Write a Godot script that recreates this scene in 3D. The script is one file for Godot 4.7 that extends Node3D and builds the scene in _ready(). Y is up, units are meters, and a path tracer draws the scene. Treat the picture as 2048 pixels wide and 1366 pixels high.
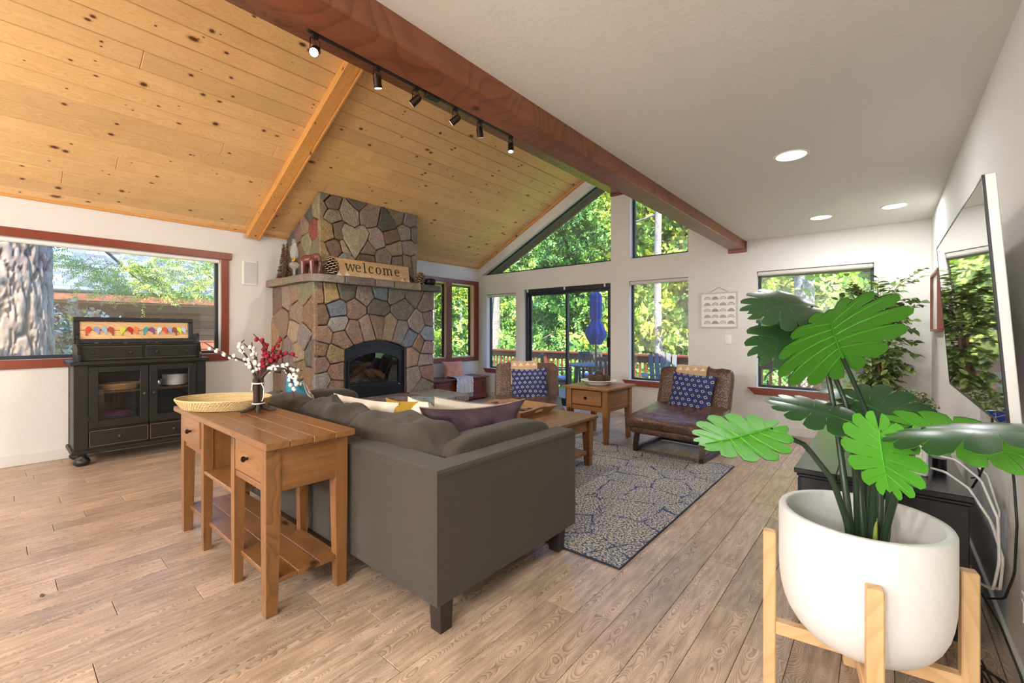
extends Node3D

# ---------------------------------------------------------------- scene constants (metres, y up)
const EYE := 1.266
const XL := -6.244      # inner face of the window wall beside the cabinet
const XR := 0.371       # inner face of the television wall
const ZB := -6.284      # inner face of the glazed gable wall
const ZN := 3.6         # inner face of the wall behind the viewer
const FLAT := 2.44      # flat plaster ceiling
const XRIDGE := -3.15

var M := {}
var rng := RandomNumberGenerator.new()
var taken := {}

func _ready():
	setup_view()
	setup_light()
	make_materials()
	more_materials()
	build_shell()
	build_fireplace()
	build_living()
	build_cabinet()
	build_mantel_things()
	build_media()
	build_monstera()
	build_outside()

func setup_view():
	var cam := Camera3D.new()
	cam.name = "camera"
	add_child(cam)
	cam.position = Vector3(0, EYE, 0)
	cam.rotation_degrees = Vector3(0, 40.383, 0)
	var near := 0.05
	cam.set_frustum(near * 2.0 * 683.0 / 876.26, Vector2(0, -near * 19.35 / 876.26), near, 400.0)
	cam.current = true

func setup_light():
	var we := WorldEnvironment.new()
	we.name = "world_environment"
	var env := Environment.new()
	var sky := Sky.new()
	var sm := ProceduralSkyMaterial.new()
	sm.sky_top_color = Color(0.36, 0.56, 0.86)
	sm.sky_horizon_color = Color(0.80, 0.88, 0.95)
	sm.ground_horizon_color = Color(0.50, 0.52, 0.46)
	sm.ground_bottom_color = Color(0.30, 0.32, 0.26)
	sm.sky_energy_multiplier = 2.4
	sm.ground_energy_multiplier = 0.8
	sm.sun_angle_max = 4.0
	sky.sky_material = sm
	env.background_mode = Environment.BG_SKY
	env.sky = sky
	env.tonemap_mode = Environment.TONE_MAPPER_LINEAR
	env.tonemap_exposure = 1.1
	env.sdfgi_enabled = true
	env.ssao_enabled = true
	env.ssil_enabled = true
	we.environment = env
	add_child(we)
	var sun := DirectionalLight3D.new()
	sun.name = "sun"
	sun.light_color = Color(1.0, 0.95, 0.86)
	sun.light_energy = 6.5
	sun.light_angular_distance = 0.6
	sun.shadow_enabled = true
	add_child(sun)
	# the sun stands high behind the viewer's side of the house, over the television wall
	sun.look_at_from_position(Vector3(9.0, 13.5, 7.0), Vector3(0, 0, 0), Vector3.UP)

# ---------------------------------------------------------------- mesh collecting
class MB:
	var v := PackedVector3Array()
	var n := PackedVector3Array()
	var t := PackedVector2Array()
	var c := PackedColorArray()
	var ix := PackedInt32Array()
	var col := Color.WHITE
	var xf := Transform3D.IDENTITY
	var la := 0            # grain axis for boards
	var us := 0.25         # grain scale along
	var vs := 1.0          # grain scale across
	var uo := 0.0
	var vo := 0.0

	func grain(axis, along, across, u0, v0):
		la = axis; us = along; vs = across; uo = u0; vo = v0
		return self

	func put(p: Vector3, nn: Vector3, tt: Vector2):
		v.append(xf * p)
		n.append((xf.basis * nn).normalized())
		t.append(tt)
		c.append(col)

	func wood(p: Vector3) -> Vector2:
		var a: float = p[la]
		var b: float = p.x + p.y + p.z - a
		return Vector2(a * us + uo, b * vs + vo)

	func face(pts: Array, nn: Vector3, uvs = null):
		var g: Vector3 = (pts[1] - pts[0]).cross(pts[2] - pts[0])
		var flip: bool = g.dot(nn) > 0.0
		var b := v.size()
		for i in pts.size():
			put(pts[i], nn, wood(pts[i]) if uvs == null else uvs[i])
		for i in range(1, pts.size() - 1):
			if flip:
				ix.append_array([b, b + i + 1, b + i])
			else:
				ix.append_array([b, b + i, b + i + 1])

	# chamfered box
	func box(lo: Vector3, hi: Vector3, bev := 0.0):
		var m := (lo + hi) * 0.5
		var h := (hi - lo) * 0.5
		bev = min(bev, min(h.x, min(h.y, h.z)) * 0.8)
		for ax in 3:
			var a1 := (ax + 1) % 3
			var a2 := (ax + 2) % 3
			for s in [-1.0, 1.0]:
				var pts := []
				for q in [[-1, -1], [1, -1], [1, 1], [-1, 1]]:
					var p := Vector3()
					p[ax] = m[ax] + s * h[ax]
					p[a1] = m[a1] + q[0] * (h[a1] - bev)
					p[a2] = m[a2] + q[1] * (h[a2] - bev)
					pts.append(p)
				var nn := Vector3()
				nn[ax] = s
				face(pts, nn)
		if bev <= 0.0:
			return self
		for ax in 3:
			var a1 := (ax + 1) % 3
			var a2 := (ax + 2) % 3
			for s1 in [-1.0, 1.0]:
				for s2 in [-1.0, 1.0]:
					var pts := []
					for e in [-1.0, 1.0]:
						var p := Vector3()
						p[ax] = m[ax] + e * (h[ax] - bev)
						p[a1] = m[a1] + s1 * h[a1]
						p[a2] = m[a2] + s2 * (h[a2] - bev)
						var q := p
						q[a1] = m[a1] + s1 * (h[a1] - bev)
						q[a2] = m[a2] + s2 * h[a2]
						if e < 0: pts.append(p); pts.append(q)
						else: pts.append(q); pts.append(p)
					var nn := Vector3()
					nn[a1] = s1
					nn[a2] = s2
					face(pts, nn.normalized())
		for sx in [-1.0, 1.0]:
			for sy in [-1.0, 1.0]:
				for sz in [-1.0, 1.0]:
					var k := Vector3(sx, sy, sz)
					var e := h - Vector3.ONE * bev
					face([m + k * Vector3(h.x, e.y, e.z), m + k * Vector3(e.x, h.y, e.z), m + k * Vector3(e.x, e.y, h.z)], k.normalized())
		return self

	# box given by four-sided frustum: lower rectangle, upper rectangle (tapered legs)
	func taper(lo0: Vector2, hi0: Vector2, y0: float, lo1: Vector2, hi1: Vector2, y1: float):
		var a := [Vector3(lo0.x, y0, lo0.y), Vector3(hi0.x, y0, lo0.y), Vector3(hi0.x, y0, hi0.y), Vector3(lo0.x, y0, hi0.y)]
		var b := [Vector3(lo1.x, y1, lo1.y), Vector3(hi1.x, y1, lo1.y), Vector3(hi1.x, y1, hi1.y), Vector3(lo1.x, y1, hi1.y)]
		face(a, Vector3.DOWN)
		face(b, Vector3.UP)
		var mid: Vector3 = (a[0] + a[2] + b[0] + b[2]) * 0.25
		for i in 4:
			var j := (i + 1) % 4
			var g: Vector3 = (a[j] - a[i]).cross(b[i] - a[i]).normalized()
			if g.dot(a[i] + a[j] + b[i] + b[j] - mid * 4.0) < 0: g = -g
			face([a[i], a[j], b[j], b[i]], g)
		return self

	# bar with square section between two points
	func bar(p: Vector3, q: Vector3, w: float, h: float, up := Vector3.UP):
		var d := (q - p).normalized()
		var s := d.cross(up)
		if s.length() < 0.01: s = d.cross(Vector3.RIGHT)
		s = s.normalized()
		var u := s.cross(d).normalized()
		var r := [s * w * 0.5 + u * h * 0.5, -s * w * 0.5 + u * h * 0.5, -s * w * 0.5 - u * h * 0.5, s * w * 0.5 - u * h * 0.5]
		var l := p.distance_to(q)
		for i in 4:
			var j := (i + 1) % 4
			var nn: Vector3 = (r[i] + r[j]).normalized()
			var cross0 := i * 0.25 * (w + h)
			face([p + r[i], p + r[j], q + r[j], q + r[i]], nn, [Vector2(uo, vo + cross0 * vs), Vector2(uo, vo + (cross0 + w) * vs), Vector2(uo + l * us, vo + (cross0 + w) * vs), Vector2(uo + l * us, vo + cross0 * vs)])
		face([p + r[0], p + r[1], p + r[2], p + r[3]], -d)
		face([q + r[0], q + r[1], q + r[2], q + r[3]], d)
		return self

	# round tube along a path; radii may be one number or one per point
	func tube(path: Array, radii, seg := 10, caps := true):
		var k := path.size()
		var b := v.size()
		var u := Vector3.UP
		var run := 0.0
		for i in k:
			var d: Vector3 = (path[min(i + 1, k - 1)] - path[max(i - 1, 0)]).normalized()
			if i == 0:
				u = Vector3.RIGHT if abs(d.dot(Vector3.UP)) > 0.9 else Vector3.UP
			else:
				run += (path[i] as Vector3).distance_to(path[i - 1])
			var s := d.cross(u).normalized()
			u = s.cross(d).normalized()
			var r: float = radii[i] if radii is Array else radii
			for j in seg + 1:
				var a := TAU * j / seg
				var nn := s * cos(a) + u * sin(a)
				put(path[i] + nn * r, nn, Vector2(run * us + uo, float(j) / seg * vs + vo))
		for i in k - 1:
			for j in seg:
				var a := b + i * (seg + 1) + j
				var e := a + seg + 1
				ix.append_array([a, a + 1, e, a + 1, e + 1, e])
		if caps:
			for e in [0, k - 1]:
				var d: Vector3 = (path[0] - path[1]).normalized() if e == 0 else (path[k - 1] - path[k - 2]).normalized()
				var pts := []
				for j in seg:
					pts.append(xf.affine_inverse() * v[b + e * (seg + 1) + j])
				face(pts, d)
		return self

	# lathe: profile of Vector2(radius, height) from bottom to top; normals smooth except where a point repeats
	func lathe(prof: Array, seg := 24, at := Vector3.ZERO, squash := Vector2.ONE):
		var k := prof.size()
		var b := v.size()
		for i in k:
			var p: Vector2 = prof[i]
			var d0 := Vector2.ZERO
			if i > 0 and prof[i - 1] != p: d0 += (p - prof[i - 1]).normalized()
			if i < k - 1 and prof[i + 1] != p: d0 += (prof[i + 1] - p).normalized()
			var pn := Vector2(d0.y, -d0.x).normalized()
			for j in seg + 1:
				var a := TAU * j / seg
				put(at + Vector3(cos(a) * p.x * squash.x, p.y, sin(a) * p.x * squash.y), Vector3(cos(a) * pn.x / squash.x, pn.y, sin(a) * pn.x / squash.y).normalized(), Vector2(float(j) / seg * us * 4.0 + uo, p.y * vs + vo))
		for i in k - 1:
			if prof[i] == prof[i + 1]: continue
			for j in seg:
				var a := b + i * (seg + 1) + j
				var e := a + seg + 1
				ix.append_array([a, a + 1, e, a + 1, e + 1, e])
		return self

	# smooth surface patch from a function f(u, v) -> Vector3 on a grid; side flips it
	func patch(f: Callable, nu: int, nv: int, side := 1.0, uvscale := Vector2.ONE):
		var b := v.size()
		var P := []
		for i in nu + 1:
			for j in nv + 1:
				P.append(f.call(float(i) / nu, float(j) / nv))
		for i in nu + 1:
			for j in nv + 1:
				var du: Vector3 = P[min(i + 1, nu) * (nv + 1) + j] - P[max(i - 1, 0) * (nv + 1) + j]
				var dv: Vector3 = P[i * (nv + 1) + min(j + 1, nv)] - P[i * (nv + 1) + max(j - 1, 0)]
				var nn := du.cross(dv) * side
				if nn.length() < 1e-9: nn = Vector3.UP
				put(P[i * (nv + 1) + j], nn.normalized(), Vector2(float(i) / nu * uvscale.x + uo, float(j) / nv * uvscale.y + vo))
		for i in nu:
			for j in nv:
				var a := b + i * (nv + 1) + j
				var e := a + nv + 1
				if side > 0:
					ix.append_array([a, a + 1, e, a + 1, e + 1, e])
				else:
					ix.append_array([a, e, a + 1, a + 1, e, e + 1])
		return self

	# extruded outline: poly in the plane (ax, ay) at org, from depth d0 to d1 along az, top edge chamfered by bev
	func prism(poly: PackedVector2Array, org: Vector3, ax: Vector3, ay: Vector3, d0: float, d1: float, bev := 0.0):
		var az := ax.cross(ay).normalized()
		var pl := poly
		if Geometry2D.is_polygon_clockwise(pl):
			pl = pl.duplicate()
			pl.reverse()
		var top := pl
		if bev > 0.0:
			var o := Geometry2D.offset_polygon(pl, -bev)
			if o.size() == 1 and o[0].size() == pl.size():
				top = align_poly(o[0], pl)
			else:
				var cen := Vector2.ZERO
				for p in pl: cen += p
				cen /= pl.size()
				top = PackedVector2Array()
				for p in pl:
					top.append(p + (cen - p).normalized() * min(bev, p.distance_to(cen) * 0.5))
		var tri := Geometry2D.triangulate_polygon(top)
		var f := func(p: Vector2, d: float): return org + ax * p.x + ay * p.y + az * d
		for i in range(0, tri.size(), 3):
			face([f.call(top[tri[i]], d1), f.call(top[tri[i + 1]], d1), f.call(top[tri[i + 2]], d1)], az)
		if d0 > -100.0:
			tri = Geometry2D.triangulate_polygon(pl)
			for i in range(0, tri.size(), 3):
				face([f.call(pl[tri[i]], d0), f.call(pl[tri[i + 1]], d0), f.call(pl[tri[i + 2]], d0)], -az)
		for i in pl.size():
			var j := (i + 1) % pl.size()
			var e: Vector2 = pl[j] - pl[i]
			var o2 := Vector2(e.y, -e.x).normalized()
			var nn := ax * o2.x + ay * o2.y
			face([f.call(pl[i], d0), f.call(pl[j], d0), f.call(pl[j], d1 - bev), f.call(pl[i], d1 - bev)], nn)
			if bev > 0.0:
				face([f.call(pl[i], d1 - bev), f.call(pl[j], d1 - bev), f.call(top[j], d1), f.call(top[i], d1)], (nn + az).normalized())
		return self

	func align_poly(a: PackedVector2Array, b: PackedVector2Array) -> PackedVector2Array:
		var best := 0
		var bd := 1e9
		for s in a.size():
			var d := 0.0
			for i in a.size():
				d += a[(i + s) % a.size()].distance_squared_to(b[i])
			if d < bd:
				bd = d
				best = s
		var r := PackedVector2Array()
		for i in a.size():
			r.append(a[(i + best) % a.size()])
		return r

	func ball(at: Vector3, r: Vector3, seg := 12, rings := 8):
		var f := func(a, b):
			var th: float = a * PI
			var ph: float = b * TAU
			return at + Vector3(sin(th) * cos(ph) * r.x, cos(th) * r.y, sin(th) * sin(ph) * r.z)
		patch(f, rings, seg, -1.0)
		return self

	func mesh() -> ArrayMesh:
		var arr := []
		arr.resize(Mesh.ARRAY_MAX)
		arr[Mesh.ARRAY_VERTEX] = v
		arr[Mesh.ARRAY_NORMAL] = n
		arr[Mesh.ARRAY_TEX_UV] = t
		arr[Mesh.ARRAY_COLOR] = c
		arr[Mesh.ARRAY_INDEX] = ix
		var m := ArrayMesh.new()
		m.add_surface_from_arrays(Mesh.PRIMITIVE_TRIANGLES, arr)
		return m

# ---------------------------------------------------------------- objects
func numbered(called: String) -> String:
	var k: int = taken.get(called, 0)
	taken[called] = k + 1
	return called if k == 0 else "%s_%03d" % [called, k]

func tag(o: Node, label: String, category: String, group := "", kind := ""):
	if label: o.set_meta("label", label)
	if category: o.set_meta("category", category)
	if group: o.set_meta("group", group)
	if kind: o.set_meta("kind", kind)
	return o

func thing(called: String, label: String, category: String, at := Vector3.ZERO, turn := 0.0, group := "") -> Node3D:
	var o := Node3D.new()
	o.name = numbered(called)
	add_child(o)
	o.position = at
	o.rotation.y = turn
	return tag(o, label, category, group)

func struct(called: String, at := Vector3.ZERO) -> Node3D:
	var o := Node3D.new()
	o.name = called
	add_child(o)
	o.position = at
	o.set_meta("kind", "structure")
	return o

func inst(called: String, mesh: Mesh, mat: Material, parent: Node) -> MeshInstance3D:
	var o := MeshInstance3D.new()
	o.mesh = mesh
	o.material_override = mat
	o.name = called if parent != self else numbered(called)
	parent.add_child(o, true)
	return o

func part(called: String, mb: MB, mat: Material, parent: Node, label := "") -> MeshInstance3D:
	var o := inst(called, mb.mesh(), mat, parent)
	if label: o.set_meta("label", label)
	return o

func one(called: String, mb: MB, mat: Material, label: String, category: String, group := "", at := Vector3.ZERO) -> MeshInstance3D:
	var o := part(called, mb, mat, self)
	o.position = at
	return tag(o, label, category, group)

func bx(lo: Vector3, hi: Vector3, bev := 0.0) -> MB:
	return MB.new().box(lo, hi, bev)

# a wooden board: grain along its longest side, looked up at a place of its own in the wood texture
func board(lo: Vector3, hi: Vector3, bev := 0.003, along := 0.33, across := 1.05) -> MB:
	var d := hi - lo
	var ax := 0
	if d.y >= d.x and d.y >= d.z: ax = 1
	elif d.z >= d.x and d.z >= d.y: ax = 2
	var m := MB.new()
	m.grain(ax, along, across, rng.randf() * 3.0, rng.randf() * 3.0)
	return m.box(lo, hi, bev)

func light_at(called: String, l: Light3D, at: Vector3, parent: Node = self):
	l.name = called
	l.shadow_enabled = true
	parent.add_child(l, true)
	l.position = at
	return l

# ---------------------------------------------------------------- textures and materials
func noise(seed_: int, freq: float, oct := 4, type := FastNoiseLite.TYPE_SIMPLEX_SMOOTH) -> FastNoiseLite:
	var f := FastNoiseLite.new()
	f.seed = seed_
	f.frequency = freq
	f.noise_type = type
	f.fractal_octaves = oct
	return f

func noise_bytes(f: FastNoiseLite, w: int, h: int, seamless := true) -> PackedByteArray:
	var im: Image = f.get_seamless_image(w, h) if seamless else f.get_image(w, h)
	im.convert(Image.FORMAT_L8)
	return im.get_data()

func tex_of(data: PackedByteArray, w: int, h: int) -> ImageTexture:
	var im := Image.create_from_data(w, h, false, Image.FORMAT_RGB8, data)
	im.generate_mipmaps()
	return ImageTexture.create_from_image(im)

# Wood sheet: strips of plain-sawn grain lying along u, each strip with heart arches, pores and knots of its own.
func wood_sheet(w: int, h: int, strips: int, pale: Color, dark: Color, knot: Color, seed_: int, rings: float, contrast: float, tone: float, knots: int, arch := 1.0) -> ImageTexture:
	var r := RandomNumberGenerator.new()
	r.seed = seed_
	var warp := noise_bytes(noise(seed_, 0.004, 3), w, h)
	var fine_n := noise(seed_ + 1, 0.05, 3)
	var fine_im := fine_n.get_seamless_image(w / 8, h)
	fine_im.resize(w, h, Image.INTERPOLATE_CUBIC)
	fine_im.convert(Image.FORMAT_L8)
	var fine := fine_im.get_data()
	var out := PackedByteArray()
	out.resize(w * h * 3)
	var sh := h / strips
	for s in strips:
		var a := r.randf_range(0.6, 2.2) * arch
		var b := r.randf_range(2.0, 4.5) * (1.0 if r.randf() < 0.5 else -1.0)
		var v0 := r.randf_range(0.25, 0.75)
		var straight := r.randf() < 0.3
		if straight:
			v0 = r.randf_range(-1.5, -0.6)
			b *= 0.4
		var tn := 1.0 + r.randf_range(-tone, tone)
		var hue := r.randf_range(-0.025, 0.025) * tone * 6.0
		var kn := []
		for k in knots:
			kn.append([r.randf() * w, (s + r.randf_range(0.12, 0.88)) * sh, (0.022 + 0.10 * pow(r.randf(), 2.2)) * sh, r.randf_range(1.2, 2.0)])
		for y in range(s * sh, min(h, (s + 1) * sh) if s < strips - 1 else h):
			var vv := float(y - s * sh) / sh - v0
			var near := []
			for k in kn:
				if abs(k[1] - y) < k[2] * 4.0: near.append(k)
			for x in w:
				var i := y * w + x
				var wv := (warp[i] - 128) / 128.0
				var u := float(x) / w
				var f := vv * vv * a * 3.0 + b * 0.22 * sin(u * TAU) + wv * 0.55
				var dark_k := 0.0
				for k in near:
					var dx: float = (x - k[0]) / (k[2] * k[3])
					var dy: float = (y - k[1]) / k[2]
					var q := dx * dx * 0.35 + dy * dy
					if q < 9.0:
						f += exp(-q * 0.6) * 0.5
						var q2 := dx * dx + dy * dy
						if q2 < 1.0: dark_k = max(dark_k, 1.0 - q2 * q2 * 0.75)
						elif q2 < 3.0: dark_k = max(dark_k, 0.22 * (3.0 - q2) / 2.0)
				var ph := fposmod(f * rings, 1.0)
				var g := ph * ph * ph if ph < 0.92 else (1.0 - ph) * 9.7
				var fi := (fine[i] - 128) / 128.0
				var d := clampf(g * contrast + fi * 0.34 * contrast + wv * 0.12, -0.25, 1.0)
				var cr := lerpf(pale.r, dark.r, d) * tn
				var cg := lerpf(pale.g, dark.g, d) * (tn - hue * 0.4)
				var cb := lerpf(pale.b, dark.b, d) * (tn - hue)
				if dark_k > 0.0:
					cr = lerpf(cr, knot.r, dark_k)
					cg = lerpf(cg, knot.g, dark_k)
					cb = lerpf(cb, knot.b, dark_k)
				out[i * 3] = int(clampf(cr, 0, 1) * 255)
				out[i * 3 + 1] = int(clampf(cg, 0, 1) * 255)
				out[i * 3 + 2] = int(clampf(cb, 0, 1) * 255)
	return tex_of(out, w, h)

# two noises mapped between colours: mottled stone, plaster, bark, fabric
func mottled(w: int, h: int, seed_: int, f1: float, f2: float, a: Color, b: Color, c: Color, k2 := 0.5, sharp := 1.0) -> ImageTexture:
	var n1 := noise_bytes(noise(seed_, f1, 5), w, h)
	var n2 := noise_bytes(noise(seed_ + 7, f2, 3), w, h)
	var out := PackedByteArray()
	out.resize(w * h * 3)
	for i in w * h:
		var t := clampf(((n1[i] / 255.0) - 0.5) * 1.6 * sharp + 0.5, 0, 1)
		var s := clampf(((n2[i] / 255.0) - 0.5) * 2.0 * sharp + 0.5, 0, 1) * k2
		out[i * 3] = int(clampf(lerpf(lerpf(a.r, b.r, t), c.r, s), 0, 1) * 255)
		out[i * 3 + 1] = int(clampf(lerpf(lerpf(a.g, b.g, t), c.g, s), 0, 1) * 255)
		out[i * 3 + 2] = int(clampf(lerpf(lerpf(a.b, b.b, t), c.b, s), 0, 1) * 255)
	return tex_of(out, w, h)

func bump_of(f: FastNoiseLite, w: int, h: int, strength: float) -> ImageTexture:
	var im := f.get_seamless_image(w, h)
	im.convert(Image.FORMAT_RGBA8)
	im.bump_map_to_normal_map(strength)
	im.generate_mipmaps()
	return ImageTexture.create_from_image(im)

func mat(c: Color, rough := 0.6, metal := 0.0, spec := 0.5) -> StandardMaterial3D:
	var m := StandardMaterial3D.new()
	m.albedo_color = c
	m.roughness = rough
	m.metallic = metal
	m.metallic_specular = spec
	return m

func tmat(t: Texture2D, rough := 0.5, tint := Color.WHITE) -> StandardMaterial3D:
	var m := mat(tint, rough)
	m.albedo_texture = t
	return m

func tri(m: StandardMaterial3D, s: Vector3, world := true) -> StandardMaterial3D:
	m.uv1_triplanar = true
	m.uv1_world_triplanar = world
	m.uv1_scale = s
	return m

func bumpy(m: StandardMaterial3D, t: Texture2D, s := 1.0) -> StandardMaterial3D:
	m.normal_enabled = true
	m.normal_texture = t
	m.normal_scale = s
	return m

func hexc(s: String) -> Color:
	return Color.html(s)

func make_materials():
	rng.seed = 20240611
	# plaster walls: light orange-peel relief
	var peel := bump_of(noise(11, 0.035, 3), 512, 512, 6.0)
	M.wall = bumpy(tri(mat(hexc("dbd7d0"), 0.85), Vector3.ONE * 1.6), peel, 0.16)
	M.ceil = bumpy(tri(mat(hexc("e4e2dc"), 0.9), Vector3.ONE * 1.6), peel, 0.07)
	M.white = mat(hexc("e8e6e1"), 0.45)
	M.base = mat(hexc("d6d2ca"), 0.5)
	M.oak = tmat(wood_sheet(2048, 768, 8, hexc("b59d86"), hexc("5e4a3a"), hexc("5b3a26"), 5, 11.0, 0.75, 0.09, 0, 1.5), 0.36)
	M.oak_gap = mat(hexc("4a3325"), 0.8)
	M.pine = tmat(wood_sheet(2048, 768, 8, hexc("e0b67c"), hexc("c08e50"), hexc("5a2c18"), 23, 5.0, 0.42, 0.05, 9, 0.9), 0.30)
	M.pine_gap = mat(hexc("6b4520"), 0.8)
	M.pine.clearcoat_enabled = true
	M.pine.clearcoat = 0.25
	M.pine.clearcoat_roughness = 0.3
	M.rafter = tmat(M.pine.albedo_texture, 0.32, hexc("f2d9b4"))
	M.beam = tmat(wood_sheet(1024, 256, 2, hexc("7e4c34"), hexc("522b19"), hexc("3b1d10"), 31, 6.0, 0.6, 0.05, 2, 0.5), 0.32)
	M.honey = tmat(wood_sheet(1024, 512, 4, hexc("8e6138"), hexc("5a391b"), hexc("3f2411"), 41, 6.0, 0.55, 0.07, 2, 1.0), 0.30)
	M.palewood = tmat(wood_sheet(512, 256, 2, hexc("dcb482"), hexc("b58a57"), hexc("7a5230"), 47, 6.0, 0.5, 0.05, 1, 0.8), 0.5)
	M.cedar = tmat(M.beam.albedo_texture, 0.4, hexc("ffc8b4"))
	M.redtrim = mat(hexc("7f3c26"), 0.35)
	M.tan = mat(hexc("d9ab82"), 0.5)
	M.black = mat(hexc("1d1d1f"), 0.4)
	M.frame = mat(hexc("24282b"), 0.4)
	M.bronze = mat(hexc("3a2c24"), 0.35, 0.7)
	M.iron = mat(hexc("2b2624"), 0.4, 0.5)
	M.chrome = mat(hexc("c8c8c8"), 0.2, 1.0)
	M.brass = mat(hexc("b08a3e"), 0.3, 1.0)
	M.shade = mat(hexc("cfc9c0"), 0.8)
	var g := mat(Color(0.9, 0.95, 0.95, 0.04), 0.0)
	g.transparency = BaseMaterial3D.TRANSPARENCY_ALPHA
	M.glass = g
	# stone: tint per stone in vertex colours, mottling in the texture
	M.stone = tri(tmat(mottled(512, 512, 77, 0.012, 0.05, Color(0.86, 0.86, 0.86), Color(1, 1, 0.98), Color(0.72, 0.69, 0.66), 0.45, 1.2), 0.75), Vector3.ONE * 1.7)
	M.stone.vertex_color_use_as_albedo = true
	bumpy(M.stone, bump_of(noise(78, 0.03, 5), 512, 512, 10.0), 0.9)
	M.mortar = bumpy(tri(mat(hexc("4b4038"), 0.95), Vector3.ONE * 3.0), peel, 1.0)
	# sofa cloth: fine horizontal cord
	M.sofa = bumpy(tri(tmat(cord_cloth(hexc("484034"), hexc("322d24")), 0.95), Vector3.ONE * 5.0), bump_of(noise(90, 0.12, 2), 256, 256, 5.0), 0.5)
	M.sofa.rim_enabled = true
	M.sofa.rim = 0.2
	M.linen = bumpy(tri(tmat(cord_cloth(hexc("e9e2d2"), hexc("d6cdba")), 0.95), Vector3.ONE * 6.0), peel, 0.3)
	M.mustard = tri(tmat(cord_cloth(hexc("b08a26"), hexc("8f6d18")), 0.95), Vector3.ONE * 6.0)
	M.plum = mat(hexc("46303a"), 0.6)
	M.plum.rim_enabled = true
	M.plum.rim = 0.3
	M.plum.rim_tint = 0.5
	M.blush = tri(tmat(cord_cloth(hexc("e3a691"), hexc("cf8d78")), 0.9), Vector3.ONE * 6.0)
	M.throw = tri(tmat(cord_cloth(hexc("d9d4d0"), hexc("c4beba")), 0.95), Vector3.ONE * 8.0)
	M.leather = bumpy(tri(tmat(mottled(512, 512, 101, 0.008, 0.03, hexc("573d30"), hexc("3f2b22"), hexc("6e523e"), 0.4, 1.3), 0.24), Vector3.ONE * 1.4), bump_of(noise(102, 0.06, 4), 512, 512, 6.0), 0.5)
	M.blackpaint = tri(tmat(mottled(512, 512, 111, 0.02, 0.004, hexc("1d1b18"), hexc("171614"), hexc("221f1c"), 0.4), 0.42), Vector3.ONE * 1.2)
	M.worn = mat(hexc("96795a"), 0.7)
	M.cone_dark = mat(hexc("3b2a1e"), 0.9)
	M.vertex = mat(Color.WHITE, 0.8)
	M.vertex.vertex_color_use_as_albedo = true
	M.ikat = ikat_cloth()

func cord_cloth(a: Color, b: Color) -> ImageTexture:
	var w := 256
	var out := PackedByteArray()
	out.resize(w * w * 3)
	var n := noise_bytes(noise(91, 0.2, 3), w, w)
	for y in w:
		var s := 0.5 + 0.5 * sin(TAU * y / 8.0)
		for x in w:
			var i := y * w + x
			var t := clampf(s * 0.45 + 0.25 * (0.5 + 0.5 * sin(TAU * x / 8.0)) + (n[i] / 255.0 - 0.5) * 1.3 + 0.1, 0, 1)
			var c := a.lerp(b, t)
			out[i * 3] = int(c.r * 255)
			out[i * 3 + 1] = int(c.g * 255)
			out[i * 3 + 2] = int(c.b * 255)
	return tex_of(out, w, w)

func more_materials():
	M.pewter = mat(hexc("8a857e"), 0.35, 0.8)
	var g := mat(Color(0.3, 0.33, 0.33, 0.06), 0.0)
	g.transparency = BaseMaterial3D.TRANSPARENCY_ALPHA
	M.cabinet_glass = g
	g = mat(Color(0.9, 0.92, 0.9, 0.22), 0.02)
	g.transparency = BaseMaterial3D.TRANSPARENCY_ALPHA
	M.lampglass = g
	M.leafy = mat(Color.WHITE, 0.5)
	M.leafy.vertex_color_use_as_albedo = true
	M.leafy.backlight_enabled = true
	M.leafy.backlight = Color(0.2, 0.22, 0.07)
	M.redwood = tmat(M.beam.albedo_texture, 0.6, hexc("e8b4a0"))
	M.bluewhite = tri(tmat(mottled(128, 128, 180, 0.06, 0.1, hexc("2c4a8c"), hexc("dfe4ea"), hexc("2c4a8c"), 0.3, 3.0), 0.9), Vector3.ONE * 4.0, false)

# ---------------------------------------------------------------- the room
func roof_l(x: float) -> float:
	return 2.54 + 0.5 * (x - XL)

func roof_r(x: float) -> float:
	return roof_l(XRIDGE) - 0.33 * (x - XRIDGE)

func slope_frame() -> Transform3D:
	var e := Vector3(0.894427, 0.447214, 0)
	var u := Vector3(-0.447214, 0.894427, 0)
	return Transform3D(Basis(e, u, Vector3(0, 0, 1)), Vector3(XL, 2.54, 0))

func rect(mb: MB, x0, x1, y0, y1, z0, z1):
	mb.box(Vector3(x0, y0, z0), Vector3(x1, y1, z1))

func build_shell():
	build_floor()
	build_ceilings()
	build_walls()
	build_windows()
	build_lamps()

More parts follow.
